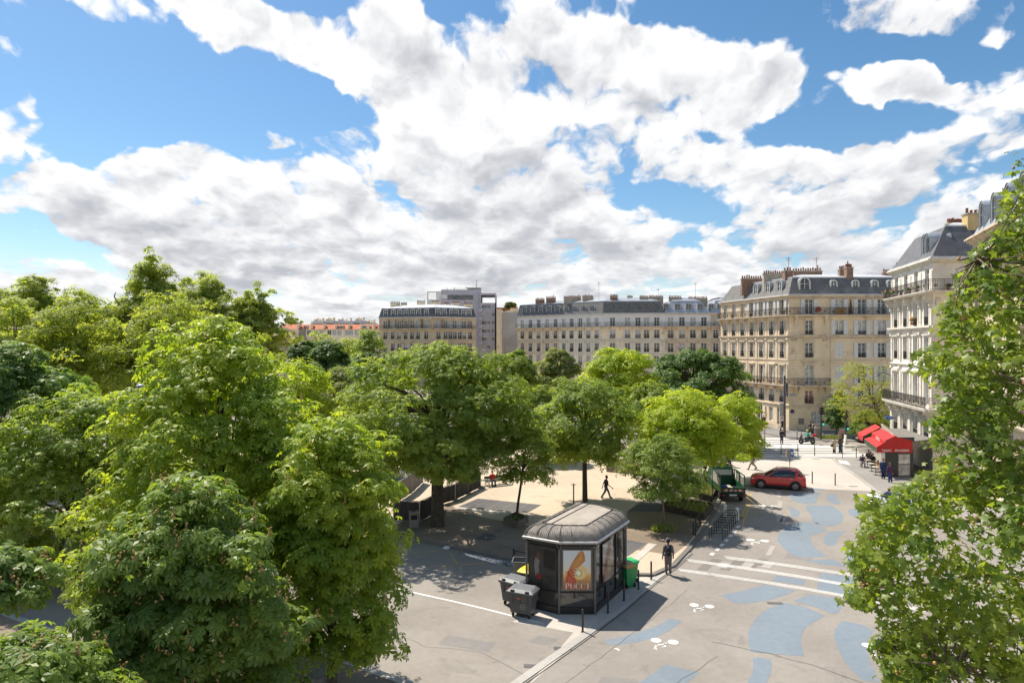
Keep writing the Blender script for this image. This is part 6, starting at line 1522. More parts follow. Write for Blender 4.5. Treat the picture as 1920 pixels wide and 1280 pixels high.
# construction fence
meshm = mat('dark_fence_mesh', (.055,.052,.052), .8, var=.15, scale=3); meshg = mat('grey_fence_sheet', (.26,.23,.21), .85, var=.12, scale=3)
def fence_run(label, pts, h, m, name='fence_panel', feet=True, group='construction fence panels'):
    P = [Vector(G(a, b, .11)) for a, b in pts]; o = thing('construction_fence', label, 'fence', (*P[0], .11), group=group)
    for i in range(len(P)-1):
        a, b = P[i]-P[0], P[i+1]-P[0]; d = (b-a); L_ = d.length; yaw = math.atan2(d.y, d.x)
        mb = MB(); mb.frame((a.x, a.y), yaw); n = 8
        for k in range(n):
            u0, u1 = L_*k/n, L_*(k+1)/n; w0, w1 = .03*math.sin(k*2.1), .03*math.sin((k+1)*2.1); mb.add([(u0, w0, .06), (u1, w1, .06), (u1, w1, h-.04), (u0, w0, h-.04)], [(0, 1, 2, 3)])
        mb.build('mesh_sheet', m, o); mb = MB(); mb.frame((a.x, a.y), yaw); mb.rod((0, 0, h), (L_, 0, h), .03, 6); mb.rod((0, 0, 0), (0, 0, h), .035, 6); mb.rod((L_, 0, 0), (L_, 0, h), .035, 6); mb.build('fence_frame', krim, o)
        if feet: mb = MB(); mb.frame((b.x, b.y), yaw); mb.cbox(0, 0, 0, .3, .7, .12); mb.build('foot', mat('old_concrete', (.26,.245,.225)), o)
    return o
fence_run('long black mesh-covered construction fence running back from the thick trunk', ((826, 946), (853, 938), (877, 926), (901, 914)), 1.25, meshm)
fence_run('short black fence panel facing the road left of the thick trunk', ((738, 976), (787, 978)), 1.35, meshm)
fence_run('black fence panel angled between the litter bin and the thick trunk', ((787, 978), (826, 958)), 1.35, meshm)
fence_run('grey sheeted fence along the far side of the dug path', ((737, 947), (772, 925), (793, 905)), 1.5, meshg, feet=False)
fence_run('black fence panel closing the far end with a yellow notice', ((852, 900), (901, 914)), 1.3, meshm)
for (px, py, Y, w, h, m_, lab) in ((878, 899, 0, .7, .42, yel, 'yellow notice hung on the far black fence panel'), (863, 902, 0, .8, .7, mat('notice_white', (.55,.58,.58), .6), 'pale notice board hung beside the yellow notice')):
    a, b = G(852, 900, .11), G(901, 914, .11); t = (px-852)/49; c = (a[0]+(b[0]-a[0])*t, a[1]+(b[1]-a[1])*t); mb = MB(); mb.frame(c, math.atan2(b[1]-a[1], b[0]-a[0])); mb.box(-w/2, w/2, -.07, -.04, .85, .85+h); mb.build('notice', m_, None, label=lab, cat='notice')
# crossed iron railing left of the kiosk
x, y = G(963, 1062); 
def xrail(label, p0, p1, h=.95, z=.0):
    P0, P1 = Vector(p0), Vector(p1); d = P1-P0; L_ = d.length; o = thing('metal_railing', label, 'railing', (*P0, z), math.atan2(d.y, d.x), group='crossed iron railings'); mb = MB()
    for u in (0, L_): mb = MB(); mb.box(u-.035, u+.035, -.035, .035, 0, h+.08); mb.build('post', iron, o)
    mb = MB(); mb.box(.035, L_-.035, -.02, .02, h-.05, h); mb.box(.035, L_-.035, -.02, .02, .12, .16)
    n = max(1, round(L_/1.0))
    for k in range(n):
        u0, u1 = L_*k/n, L_*(k+1)/n; mb.rod((u0, 0, .16), (u1, 0, h-.05), .018, 5); mb.rod((u1, 0, .16), (u0, 0, h-.05), .018, 5); mb.lathe(((u0+u1)/2, 0, h*.55), [(.14, -.012), (.14, .012), (.10, .012), (.10, -.012)], 10, axis='y')
    mb.build('cross_bars', iron, o); return o
xrail('black crossed iron railing sticking out left of the kiosk', G(963, 1064), (1.9, 33.7)); xrail('black crossed iron railing at the kerb before the bicycle hoops', G(1304, 1004, .11), G(1313, 986, .11), z=.11)
# ------------------------------------------------------------------ cafe under the white building
redc = mat('red_canvas', (.50,.035,.035), .75, var=.07, scale=2); redl = redc
O0, O1, I0, I1 = Vector((32.1, 58.2)), Vector((35.0, 66.9)), Vector((33.75, 58.2)), Vector((36.6, 66.6))
root = thing('cafe_veranda', 'glazed dark cafe front with a planted flat roof at the foot of the white building', 'cafe', (33.75, 58.35, .09)); o0 = Vector((33.75, 58.35))
mb = MB(); q = [(0, 0), (1.65, 0), (4.5, 1.5), (6.3, 9), (3.6, 8.6)]
dkp = mat('dark_green_panel', (.045,.052,.052), .35, var=.15)
mb.m(0).box(-.75, .25, 0, .12, 0, 2.15); mb.box(1.5, 1.7, 0, .12, 0, 2.5); mb.box(.25, 1.5, 0, .12, 2.1, 2.5); mb.box(.25, .32, 0, .12, 0, 2.1); mb.build('front_panel', dkp, root)
mb = MB(); mb.m(1).box(.32, 1.5, .05, .07, .05, 2.1); mb.m(0); 
for xx in (.32, 1.42): mb.box(xx, xx+.08, .02, .10, 0, 2.1)
mb.box(.40, 1.42, .02, .10, 0, .12); mb.box(.40, 1.42, .02, .10, 1.05, 1.12); mb.box(.40, 1.42, .02, .10, 2.0, 2.1); mb.build('door', [mat('door_frame', (.1,.09,.08), .5), glass_c], root)
mb = MB(); mb.prism(q, 2.56, 3.15, top=True); mb.build('flat_roof', mat('roof_felt', (.20,.19,.17), .9, var=.2), root)
mb = MB(); dv = Vector((3.6, 8.6)).normalized(); yaw = math.atan2(dv.y, dv.x); mb.frame((0, 0), yaw)
for k in range(22): mb.box(.35+k*.37, .35+k*.37+.28, -.02, .02, 3.17, 3.17+.62+.1*math.sin(k*3)); 
mb.box(.2, 8.8, .02, .06, 3.2, 3.28); mb.box(.2, 8.8, .02, .06, 3.6, 3.66); mb.build('roof_trellis', mat('bleached_trellis', (.46,.39,.33), .85, var=.2, scale=4), root)
mb = MB(); mb.frame((0, 0), yaw)
for k in range(5): mb.box(.5+k*1.65, .5+k*1.65+.05, -.0, .04, 0, 2.56)
mb.m(1); mb.box(.5, 8.5, .03, .05, .05, 2.5); mb.build('side_glazing', [dkp, glass], root)
mb = MB(); mb.box(.1, 1.75, -.06, -.003, 3.152, 3.5); mb.build('black_fascia', dkp, root)
root = thing('awning', 'bright red folded canvas awning lettered TABAC BRASSERIE over the cafe terrace', 'awning', (32.1, 58.2, 0)); A = Vector((32.1, 58.2)); l = lambda v, z: (v.x-A.x, v.y-A.y, z)
mb = MB(); m1 = O0.lerp(O1, .62); mI = I0.lerp(I1, .62); hz0, hz1, th = 2.72, 3.72, .03
def slab3(a, b, c, d, t=.03): mb.quad(a, b, c, d); mb.quad(*[(p[0], p[1], p[2]-t) for p in (d, c, b, a)])
# near part: upper slope, white lettered step, lower slope
um, lm = .55, .62
up_o = O0.lerp(I0, .42), m1.lerp(mI, .42)
slab3(l(up_o[0], 3.28), l(I0, hz1), l(mI, hz1), l(up_o[1], 3.28))
slab3(l(O0, hz0), l(up_o[0], 2.92), l(up_o[1], 2.92), l(m1, hz0))
m2 = O0.lerp(O1, .70); m2I = I0.lerp(I1, .70)
slab3(l(m2, hz0+.12), l(m2I, hz1+.03), l(I1, hz1+.03), l(O1, hz0+.12))
mb.quad(l(m2, 2.30), l(O1, 2.30), l(O1, hz0+.12), l(m2, hz0+.12)) if False else None
mb.quad(l(O1, 2.35), l(m2, 2.35), l(m2, hz0+.12), l(O1, hz0+.12)); mb.build('slope', redl, root)
mb = MB(); e = Vector((35.25, 58.2)); fy = 58.17
mb.add([(O0.x-A.x, fy-A.y, 2.30), (e.x-A.x, fy-A.y, 2.30), (e.x-A.x, fy-A.y, 3.30), (34.0-A.x, fy-A.y, 3.62), (I0.x-A.x, fy-A.y, 3.74), (O0.x-A.x, fy-A.y, 2.74)], [(0, 1, 2, 3, 4, 5)])
mb.add([(O0.x-A.x, fy-A.y-.04, 2.28), (e.x-A.x, fy-A.y-.04, 2.28), (e.x-A.x, fy-A.y-.04, 2.62), (O0.x-A.x, fy-A.y-.04, 2.62)], [(0, 1, 2, 3)]); 
mb.m(1); add_text(mb, 'TABAC', .27, lambda x, y, d: (.85+x, fy-A.y-.05-d, 2.45+y), .006, True); add_text(mb, 'BRASSERIE', .27, lambda x, y, d: (2.20+x, fy-A.y-.05-d, 2.45+y), .006, True)
mb.build('front_gable', [redc, whitep], root)
mb = MB(); dd = (O1-O0).normalized(); nn_ = Vector((-dd.y, dd.x)); mb.m(0).quad(l(up_o[1], 2.92), l(up_o[0], 2.92), l(up_o[0], 3.28), l(up_o[1], 3.28)); mb.m(1)
ctr = up_o[0].lerp(up_o[1], .5); 
add_text(mb, 'LE BRAZZA', .34, lambda x, y, d: l(ctr+dd*(-x)*1.0+nn_*(.012+d), 3.10+y), .006, True)
mb.build('lettered_step', [redc, whitep], root)
mb = MB(); mb.quad(l(m1, 2.30), l(O0, 2.30), l(O0, hz0), l(m1, hz0)); mb.build('side_valance', mat('green_valance', (.06,.075,.05), .8), root)
x = AT(1668, 69); o = thing('shop_sign', 'blue oval sign jutting out from the white building above the cafe', 'sign', (x, 69, ZH(783, 69))); mb = MB(); mb.lathe((0, 0, 0), [(0, -.1), (.33, -.1), (.36, 0), (.33, .1), (0, .1)], 16, axis='y'); mb.v = [(v[0]*1.15, v[1], v[2]*.55) for v in mb.v]; mb.build('sign_panel', mat('sign_bright_blue', (.02,.10,.42), .4), o); mb = MB(); add_text(mb, 'PMU', .24, lambda x, y, d: (x, -.11-d, y)); mb.build('lettering', whitep, o); mb = MB(); mb.rod((.3, 0, 0), (.75, .2, 0), .03); mb.build('bracket', iron, o)
# terrace furniture
wick = mat('wicker', (.42,.28,.17), .8, var=.25, scale=30)
def cafe_chair(label, loc, rz):
    o = thing('cafe_chair', label, 'chair', (*loc, .09), rz, group='wicker cafe chairs'); mb = MB(); mb.lathe((0, 0, .43), [(0, 0), (.2, 0), (.22, .02), (.2, .05), (0, .05)], 12); mb.build('seat', wick, o)
    mb = MB(); n = 7
    for k in range(n): a0, a1 = math.pi*(.12+.76*k/n), math.pi*(.12+.76*(k+1)/n); r = .21; mb.add([(r*math.cos(a0), r*math.sin(a0), .5), (r*math.cos(a1), r*math.sin(a1), .5), (r*1.1*math.cos(a1), r*1.1*math.sin(a1), .88-.1*abs(k-2.5)/3), (r*1.1*math.cos(a0), r*1.1*math.sin(a0), .88-.1*abs(k-3.5)/3)], [(0, 1, 2, 3)])
    mb.build('backrest', wick, o)
    for sx, sy in ((1, 1), (1, -1), (-1, 1), (-1, -1)): mb = MB(); mb.rod((sx*.14, sy*.14, .43), (sx*.19, sy*.2, 0), .013, 6); mb.build('leg', mat('rattan_leg', (.12,.07,.04), .6), o)
def cafe_table(label, loc):
    o = thing('cafe_table', label, 'table', (*loc, .09), 0, group='cafe tables'); mb = MB(); mb.lathe((0, 0, .71), [(0, .0), (.30, 0), (.31, .02), (.30, .04), (0, .04)], 16); mb.build('table_top', mat('pale_table', (.5,.46,.40), .5), o); mb = MB(); mb.rod((0, 0, .02), (0, 0, .71), .025); mb.lathe((0, 0, 0), [(.22, 0), (.2, .03), (.03, .05)], 10); mb.build('foot', iron, o)
dT = (O1-O0).normalized(); nT = Vector((dT.y, -dT.x))
def TP(s, w): q = O0+dT*s+nT*w; return (q.x, q.y)
yawT = math.atan2(dT.y, dT.x)
for i, (s, w, a, lab) in enumerate(((.7, .75, 0, 'nearest the dark door panel'), (1.5, .75, 0, 'second from the dark door panel'), (2.5, .75, 0, 'third from the dark door panel'), (3.3, .75, 0, 'in the middle of the terrace'), (4.3, .75, 0, 'next to the seated guests'), (5.9, .75, 0, 'under the first seated guest'), (6.9, .75, 0, 'under the second seated guest'), (7.9, .75, 0, 'deepest inside the terrace'))):
    cafe_chair('wicker cafe chair '+lab, TP(s, w), yawT+math.pi)
cafe_chair('wicker cafe chair pulled out onto the pavement under the grey-haired guest', TP(5.1, -.25), yawT+math.pi)
for i, (s, lab) in enumerate(((1.1, 'small round cafe table nearest the dark door panel'), (2.9, 'small round cafe table in the middle of the terrace'), (4.9, 'small round cafe table at the seated guests'))): cafe_table(lab, TP(s, .15))
# ------------------------------------------------------------------ vehicles
def loft(mb, secs, close=True, sm=True):
    """secs: list of (x, [(y, z), ...]) half outlines from the sill up to the middle; mirrored"""
    n = len(secs[0][1]); vs = []
    for x, pts in secs: vs += [(x, y, z) for y, z in pts]+[(x, -y, z) for y, z in reversed(pts)]
    m = 2*n; fs = []
    for i in range(len(secs)-1):
        for k in range(m-1): fs.append((i*m+k, i*m+k+1, (i+1)*m+k+1, (i+1)*m+k))
        fs.append((i*m+m-1, i*m, (i+1)*m, (i+1)*m+m-1))
    mb.add(vs, fs, sm); mb.add(vs[:m], [tuple(range(m))]); mb.add(vs[-m:], [tuple(range(m))[::-1]])
def paint(name, c): return mat(name, c, .28, var=.03, scale=2, spec=.5, coat=.8)
tyre = mat('tyre', (.02,.02,.02), .85, var=.1); rimm = mat('alloy', (.45,.45,.46), .3, var=.05, metal=.8); clad = mat('black_cladding', (.025,.025,.027), .6); lightm = mat('head_lamp', (.55,.57,.6), .1, spec=.9); redl_ = mat('tail_lamp', (.35,.02,.02), .2, spec=.8); cglass = mat('car_glass', (.02,.023,.026), .05, var=.3, spec=.9); cabin = mat('seat_fabric', (.3,.29,.28), .8)
def wheel(root, x, y, r, side):
    mb = MB(); w = .2; mb.lathe((x, y, r), [(r*.62, -w/2), (r*.96, -w/2), (r, -w/2+.03), (r, w/2-.03), (r*.96, w/2), (r*.62, w/2)], 22, axis='y'); o = mb.build('wheel', tyre, root)
    mb = MB(); yy = y+side*w*.46; mb.lathe((x, yy, r), [(r*.66, -.02*side), (r*.64, .015*side), (r*.56, .02*side), (r*.55, -.03*side)], 22, axis='y')
    for k in range(5):
        a = 2*math.pi*k/5+.3; c, s = math.cos(a), math.sin(a)
        for da in (-.16, .16): mb.tube([(x+.04*c, yy+.01*side, r+.04*s), (x+r*.6*math.cos(a+da), yy+.005*side, r+r*.6*math.sin(a+da))], .018, 5)
    mb.lathe((x, yy, r), [(0, .02*side), (.05, .02*side), (.06, -.02*side)], 10, axis='y'); mb.m(1); mb.lathe((x, yy-side*.05, r), [(0, 0), (r*.6, 0)], 16, axis='y'); mb.build('rim', [rimm, dk], o)
def car(label, loc, rz, body, driver=None, L_=4.2):
    root = thing('parked_car' if 'parked' in label else 'car', label, 'car', (*loc, 0), rz); k = L_/4.2
    S = [(0, .36, .66, .66, .72), (.06, .28, .74, .76, .82), (.2, .24, .84, .84, .92), (.55, .23, .94, .885, 1.0), (1.0, .23, 1.0, .90, 1.05), (1.35, .23, 1.03, .90, 1.06), (2.2, .23, 1.05, .90, 1.07), (3.2, .23, 1.09, .90, 1.10), (3.8, .26, 1.10, .885, 1.12), (4.08, .33, 1.06, .85, 1.10), (4.18, .44, .98, .80, 1.02), (4.21, .55, .90, .72, .92)]
    mb = MB(); loft(mb, [(x*k-L_/2, [(hw*.90, zb), (hw*.985, zb+.10), (hw, zb+.3), (hw*.985, zs-.22), (hw*.995, zs-.12), (hw*.95, zs), (hw*.78, zt), (hw*.4, zt+.025), (0, zt+.03)]) for x, zb, zs, hw, zt in S]); mb.build('body', body, root)
    Gs = [(1.12, .80, .78, 1.07), (1.30, .83, .74, 1.19), (1.75, .86, .66, 1.46), (2.05, .87, .64, 1.55), (2.6, .87, .64, 1.58), (3.3, .87, .63, 1.565), (3.72, .85, .62, 1.50), (3.95, .83, .64, 1.28), (4.05, .80, .68, 1.12)]
    mb = MB(); loft(mb, [(x*k-L_/2, [(a, 1.03), (a, 1.06), ((a+b)/2+.01, (1.06+z)/2), (b+.03, z-.04), (b*.8, z+.015), (0, z+.03)]) for x, a, b, z in Gs]); mb.build('windows', cglass, root)
    mb = MB(); R2 = [g for g in Gs if g[0] >= 1.75 and g[0] <= 3.9]
    vs = []; 
    for x, a, b, z in R2: vs += [(x*k-L_/2, y, zz) for y, zz in ((-(b+.045), z-.06), (-b*.8, z+.03), (0, z+.045), (b*.8, z+.03), (b+.045, z-.06))]
    mb.add(vs, [(i*5+j, i*5+j+1, (i+1)*5+j+1, (i+1)*5+j) for i in range(len(R2)-1) for j in range(4)], True)
    for sg in (-1, 1):
        def gp_(x):
            for i in range(len(Gs)-1):
                if Gs[i][0] <= x <= Gs[i+1][0]:
                    t = (x-Gs[i][0])/(Gs[i+1][0]-Gs[i][0]); return [Gs[i][j]+(Gs[i+1][j]-Gs[i][j])*t for j in range(4)]
            return Gs[-1]
        def pq(x, t):
            _, a, b, z = gp_(x); y = a+(b+.03-a)*t; return (x*k-L_/2, sg*(y+.016), 1.06+(z-.04-1.06)*t)
        for xa, xb, xc, xd in ((1.2, 1.32, 1.92, 1.80), (3.42, 4.03, 3.75, 3.45)):
            def sp(x, z_):
                _, a, b, z = gp_(min(max(x, 1.12), 4.05)); t = min(1, max(0, (z_-1.06)/(z-.04-1.06))) if z > 1.11 else 0; return (x*k-L_/2, sg*(a+(b+.03-a)*t+.018), z_)
            zt1 = gp_(xc)[3]-.06; zt2 = gp_(xd)[3]-.06
            N_ = 4
            for q in range(N_):
                t0, t1 = q/N_, (q+1)/N_
                mb.quad(sp(xa+(xd-xa)*t0, 1.05+(zt2-1.05)*t0), sp(xb+(xc-xb)*t0, 1.05+(zt1-1.05)*t0), sp(xb+(xc-xb)*t1, 1.05+(zt1-1.05)*t1), sp(xa+(xd-xa)*t1, 1.05+(zt2-1.05)*t1))
    mb.build('roof', body, root)
    mb = MB()
    for sg in (-1, 1):
        mb.tube([(1.95*k-L_/2, sg*.66, 1.55), (2.1*k-L_/2, sg*.66, 1.615), (3.3*k-L_/2, sg*.65, 1.62), (3.6*k-L_/2, sg*.64, 1.55)], .018, 6)
    mb.build('roof_rails', clad, root)
    mb = MB()
    for sg in (-1, 1):
        for xw in (.82, 3.42):
            mb.lathe((xw*k-L_/2, sg*.80, .36), [(0, 0), (.44, 0)] if False else [(.30, 0), (.44, .0), (.44, sg*.112), (.38, sg*.118), (.30, sg*.105)], 20, axis='y')
        mb.box(1.2*k-L_/2, 3.05*k-L_/2, min(sg*.80, sg*.912), max(sg*.80, sg*.912), .2, .36)
    mb.box(3.95*k-L_/2, 4.22*k-L_/2, -.74, .74, .28, .55); mb.box(-L_/2-.015, -L_/2+.2, -.62, .62, .26, .42); mb.box(-L_/2-.01, -L_/2+.1, -.5, .5, .56, .68)
    mb.build('cladding', clad, root)
    for sg in (-1, 1):
        for xw in (.82, 3.42): wheel(root, xw*k-L_/2, sg*.81, .34, sg)
        mb = MB(); mb.box(.10*k-L_/2, .42*k-L_/2, min(sg*.5, sg*.845), max(sg*.5, sg*.845), .74, .83); mb.build('headlight', lightm, root)
        mb = MB(); mb.box(3.92*k-L_/2, 4.19*k-L_/2, min(sg*.55, sg*.872), max(sg*.55, sg*.872), .90, 1.02); mb.build('tail_light', redl_, root)
        mb = MB(); mb.box(1.52*k-L_/2, 1.68*k-L_/2, min(sg*.90, sg*1.06), max(sg*.90, sg*1.06), 1.06, 1.18); mb.build('wing_mirror', body if 'white' in label else clad, root)
        for xd in (2.15, 3.05): mb = MB(); mb.box(xd*k-L_/2, (xd+.16)*k-L_/2, sg*.905-.012, sg*.905+.012, .93, .96); mb.build('door_handle', rimm, root)
        mb = MB(); mb.box(2.28*k-L_/2, 2.36*k-L_/2, sg*.80-.05, sg*.80+.05, 1.05, 1.1); mb.box(2.29*k-L_/2, 2.30*k-L_/2, sg*.905-.006, sg*.905+.004, .42, 1.0); mb.box(1.5*k-L_/2, 1.51*k-L_/2, sg*.905-.006, sg*.905+.004, .42, 1.0); mb.build('door_seams', clad, root)
    for xx in (-L_/2-.02, L_/2+.01): mb = MB(); mb.box(xx-.005, xx+.015, -.26, .26, .48, .59); mb.build('number_plate', mat('plate_white', (.7,.7,.68), .5), root)
    return root
car('bright red compact car driving left across the pale raised crossing', ((20.7+23.0)/2+.05, (54.35+53.16)/2+.72), math.atan2(-1.19, 2.3)+R(6), paint('red_paint', (.62,.03,.022)))
car('black car half hidden behind the red awning, parked beyond the crossing', (G(1625, 831)[0]+1.4, G(1625, 831)[1]+.8), R(-4), paint('black_paint', (.02,.022,.025)))
car('white car on the road half hidden by the plane tree leaves', (AT(1688, 46), 46.5), R(-70), paint('white_paint_car', (.72,.73,.75)))
# green council truck seen from behind
gpnt = mat('truck_green', (.012,.075,.035), .35, var=.08, scale=3, coat=.3); x0 = AT(1378, 48.8)
root = thing('small_truck', 'small dark green open-bed truck with red and white chevrons parked by the planters', 'truck', (x0, 49.2, 0), R(-4)); W_ = .90
mb = MB(); mb.box(-W_, W_, 0, .06, .72, 1.12); mb.box(-W_+.04, W_-.04, -.02, 0-.003, .74, .80); mb.build('tailgate', gpnt, root)
mb = MB(); hz = 9
for k in range(hz):
    a = -.82+1.64*k/hz; w = 1.64/hz; s = 1 if k < hz/2 else -1
    mb.m(k % 2).add([(a, -.025, .86), (a+w, -.025, .86), (a+w+s*.08, -.025, 1.0), (a+s*.08, -.025, 1.0)], [(0, 1, 2, 3)])
mb.build('chevron_strip', [mat('chevron_red', (.45,.04,.03), .5), mat('chevron_white', (.62,.6,.5), .5)], root)
mb = MB(); 
for sg in (-1, 1):
    mb.box(min(sg*W_, sg*(W_-.06)), max(sg*W_, sg*(W_-.06)), .06, 2.9, .72, 1.18); 
    for y in (.08, 1.5, 2.86): mb.box(min(sg*W_, sg*(W_-.07)), max(sg*W_, sg*(W_-.07)), y, y+.07, 1.18, 1.95)
    mb.box(min(sg*W_, sg*(W_-.07)), max(sg*W_, sg*(W_-.07)), .08, 2.93, 1.952, 2.02)
mb.box(-W_+.07, W_-.07, 2.86, 2.93, 1.952, 2.02); mb.box(-W_+.07, W_-.07, 2.86, 2.92, .73, 1.45); mb.build('bed_sides', gpnt, root)
mb = MB(); mb.box(-W_+.06, W_-.06, .06, 2.86, .70, .76); mb.m(1).box(-.6, .2, .6, 1.8, .762, .95); mb.m(2).box(-.75, -.3, .4, .9, .953, 1.15); mb.build('bed_floor', [dk, mat('pale_boards', (.4,.36,.3), .8), mat('blue_sack', (.03,.08,.25), .8)], root)
mb = MB()
for sg in (-1, 1): mb.add([(sg*(W_+.02), .1, 1.2), (sg*(W_+.06), 2.8, 1.2), (sg*(W_+.01), 2.8, 2.0), (sg*(W_-.03), .1, 1.72)], [(0, 1, 2, 3)])
mb.build('side_tarpaulins', mat('grey_tarp', (.26,.25,.22), .8, var=.15), root)
cab = [(-.86, .5), (-.88, 1.2), (-.80, 1.95), (-.70, 2.12), (.70, 2.12), (.80, 1.95), (.88, 1.2), (.86, .5)]
mb = MB(); n = len(cab); mb.add([(x, 3.0, z) for x, z in cab]+[(x, 4.3, z) for x, z in cab]+[(x*.93, 4.75, min(z, 1.25)) for x, z in cab], [(i, (i+1) % n, n+(i+1) % n, n+i) for i in range(n)]+[(n+i, n+(i+1) % n, 2*n+(i+1) % n, 2*n+i) for i in range(n)]+[tuple(range(n))[::-1], tuple(range(2*n, 3*n))]); mb.build('cab', gpnt, root)
mb = MB(); mb.box(-.58, .58, 2.985, 3.0, 1.55, 1.92); mb.m(1).box(-.66, .66, 2.98, 2.984, 1.50, 1.96); mb.build('rear_window', [mat('bright_cab_glass', (.42,.43,.40), .2), whitew], root)
mb = MB(); mb.tube([(-.55, 3.5, 2.2), (-.3, 3.5, 2.27), (0, 3.5, 2.3), (.3, 3.5, 2.27), (.55, 3.5, 2.2)], [.08, .12, .13, .12, .08], 8); mb.build('rolled_tarpaulin', mat('brown_tarp', (.2,.16,.12), .9, var=.3, scale=12), root)
for sg in (-1, 1):
    mb = MB(); mb.lathe((sg*.72, 3.2, 2.12), [(.07, 0), (.07, .14), (.04, .18), (0, .19)], 10); mb.build('beacon', redl_, root)
    mb = MB(); mb.box(min(sg*.62, sg*.84), max(sg*.62, sg*.84), -.03, .05, .50, .60); mb.build('tail_light', redl_, root)
    mb = MB(); mb.lathe((sg*.76, .75, .33), [(0, -.1), (.32, -.1), (.33, -.08), (.33, .08), (.32, .1), (0, .1)], 18, axis='x'); mb.build('wheel', tyre, root)
    mb = MB(); mb.lathe((sg*.76, 3.7, .33), [(0, -.1), (.32, -.1), (.33, -.08), (.33, .08), (.32, .1), (0, .1)], 18, axis='x'); mb.build('wheel', tyre, root)
    mb = MB(); mb.box(min(sg*.95, sg*1.12), max(sg*.95, sg*1.12), 4.2, 4.26, 1.3, 1.55); mb.build('wing_mirror', clad, root)
mb = MB(); mb.box(-.86, .86, -.01, .08, .44, .66); mb.box(-.35, .35, .1, 4.2, .45, .69); mb.m(1).box(-.27, .27, -.02, -.012, .52, .63); mb.build('bumper', [clad, mat('plate_white', (.7,.7,.68), .5)], root)
# motorcycles
def motorbike(label, loc, rz, body, box=None, lean=0):
    root = thing('motor_scooter', label, 'motor scooter', (*loc, 0), rz)
    for x in (-.68, .62): mb = MB(); mb.lathe((x, 0, .29), [(.17, -.05), (.27, -.06), (.29, -.03), (.29, .03), (.27, .06), (.17, .05)], 18, axis='y'); w = mb.build('wheel', tyre, root); mb = MB(); mb.lathe((x, 0, .29), [(0, -.03), (.18, -.03), (.18, .03), (0, .03)], 14, axis='y'); mb.build('rim', rimm, w)
    mb = MB(); loft(mb, [(-.95, [(.03, .62), (.06, .70), (.0, .76)]), (-.6, [(.10, .45), (.17, .68), (.0, .82)]), (-.1, [(.14, .28), (.18, .60), (.0, .74)]), (.1, [(.15, .24), (.16, .32), (0, .34)]), (.38, [(.15, .24), (.17, .38), (0, .42)]), (.50, [(.12, .32), (.20, .75), (0, .95)]), (.70, [(.06, .50), (.14, .85), (0, 1.02)]), (.82, [(.02, .6), (.06, .8), (0, .88)])]); mb.build('fairing', body, root)
    mb = MB(); mb.box(-.72, .02, -.14, .14, .79, .85) if False else loft(mb, [(-.78, [(.10, .80), (.12, .86), (0, .90)]), (-.3, [(.16, .76), (.17, .82), (0, .86)]), (.02, [(.11, .72), (.12, .77), (0, .80)])]); mb.build('seat', rub, root)
    mb = MB(); mb.tube([(.42, -.36, 1.02), (.50, -.2, 1.06), (.52, 0, 1.02), (.50, .2, 1.06), (.42, .36, 1.02)], .018, 6); mb.rod((.50, 0, 1.0), (.62, 0, .3), .035, 6); mb.build('handlebar', iron, root)
    mb = MB(); mb.add([(.66, -.18, 1.0), (.66, .18, 1.0), (.54, .15, 1.32), (.54, -.15, 1.32)], [(0, 1, 2, 3)]); mb.build('windscreen', cglass, root); mb = MB(); mb.ball((.80, 0, .86), .07, .6, 1, 1, 8); mb.build('headlight', lightm, root)
    if box: mb = MB(); loft(mb, [(-1.08, [(.15, .88), (.2, .95), (.2, 1.1), (.0, 1.2)]), (-.68, [(.17, .88), (.22, .95), (.22, 1.12), (.0, 1.24)])]); mb.build('top_box', box, root)
    return root
sx_, sy_ = G(1512.5, 832)
motorbike('dark motor scooter with a red top box ridden across the zebra crossing', (sx_, sy_), R(172), mat('scooter_grey', (.07,.07,.075), .35, coat=.4), mat('red_box', (.35,.03,.04), .4))
motorbike('dark motorcycle parked by the tree pit at the back left of the pale crossing', (G(1363, 872)[0], G(1363, 872)[1]), R(95), clad, clad)
motorbike('dark motorcycle parked close behind the thin post at the planters', (G(1326, 902, .11)[0], G(1326, 902)[1]-.2), R(80), clad)
# ------------------------------------------------------------------ benches
def bench(label, loc, rz):
    o = thing('park_bench', label, 'bench', (*loc, .11), rz, group='double park benches'); mb = MB(); wd = mat('green_bench_slats', (.06,.08,.05), .6, var=.2)
    for k in range(3): mb.box(-1.1, 1.1, -.52+k*.15, -.40+k*.15, .42, .45)
    for k in range(3): mb.box(-1.1, 1.1, .10+k*.15, .22+k*.15, .42, .45)
    mb.build('seat', wd, o); mb = MB(); mb.box(-1.1, 1.1, -.05, -.02, .60, .82); mb.build('backrest', wd, o)
    for x in (-.8, .8): mb = MB(); mb.tube([(x, -.5, 0), (x, -.35, .2), (x, -.45, .41), (x, 0, .41), (x, .45, .41), (x, .35, .2), (x, .5, 0)], .025, 6); mb.rod((x, -.03, .41), (x, -.03, .8), .02, 6); mb.lathe((x, 0, .2), [(.13, -.015), (.13, .015), (.10, .015), (.10, -.015)], 10, axis='y'); mb.build('leg', iron, o)
    return o
bx_, by_ = G(930, 909, .11); bench('dark green park bench with a woman in red sitting on it', (bx_, by_), R(28))
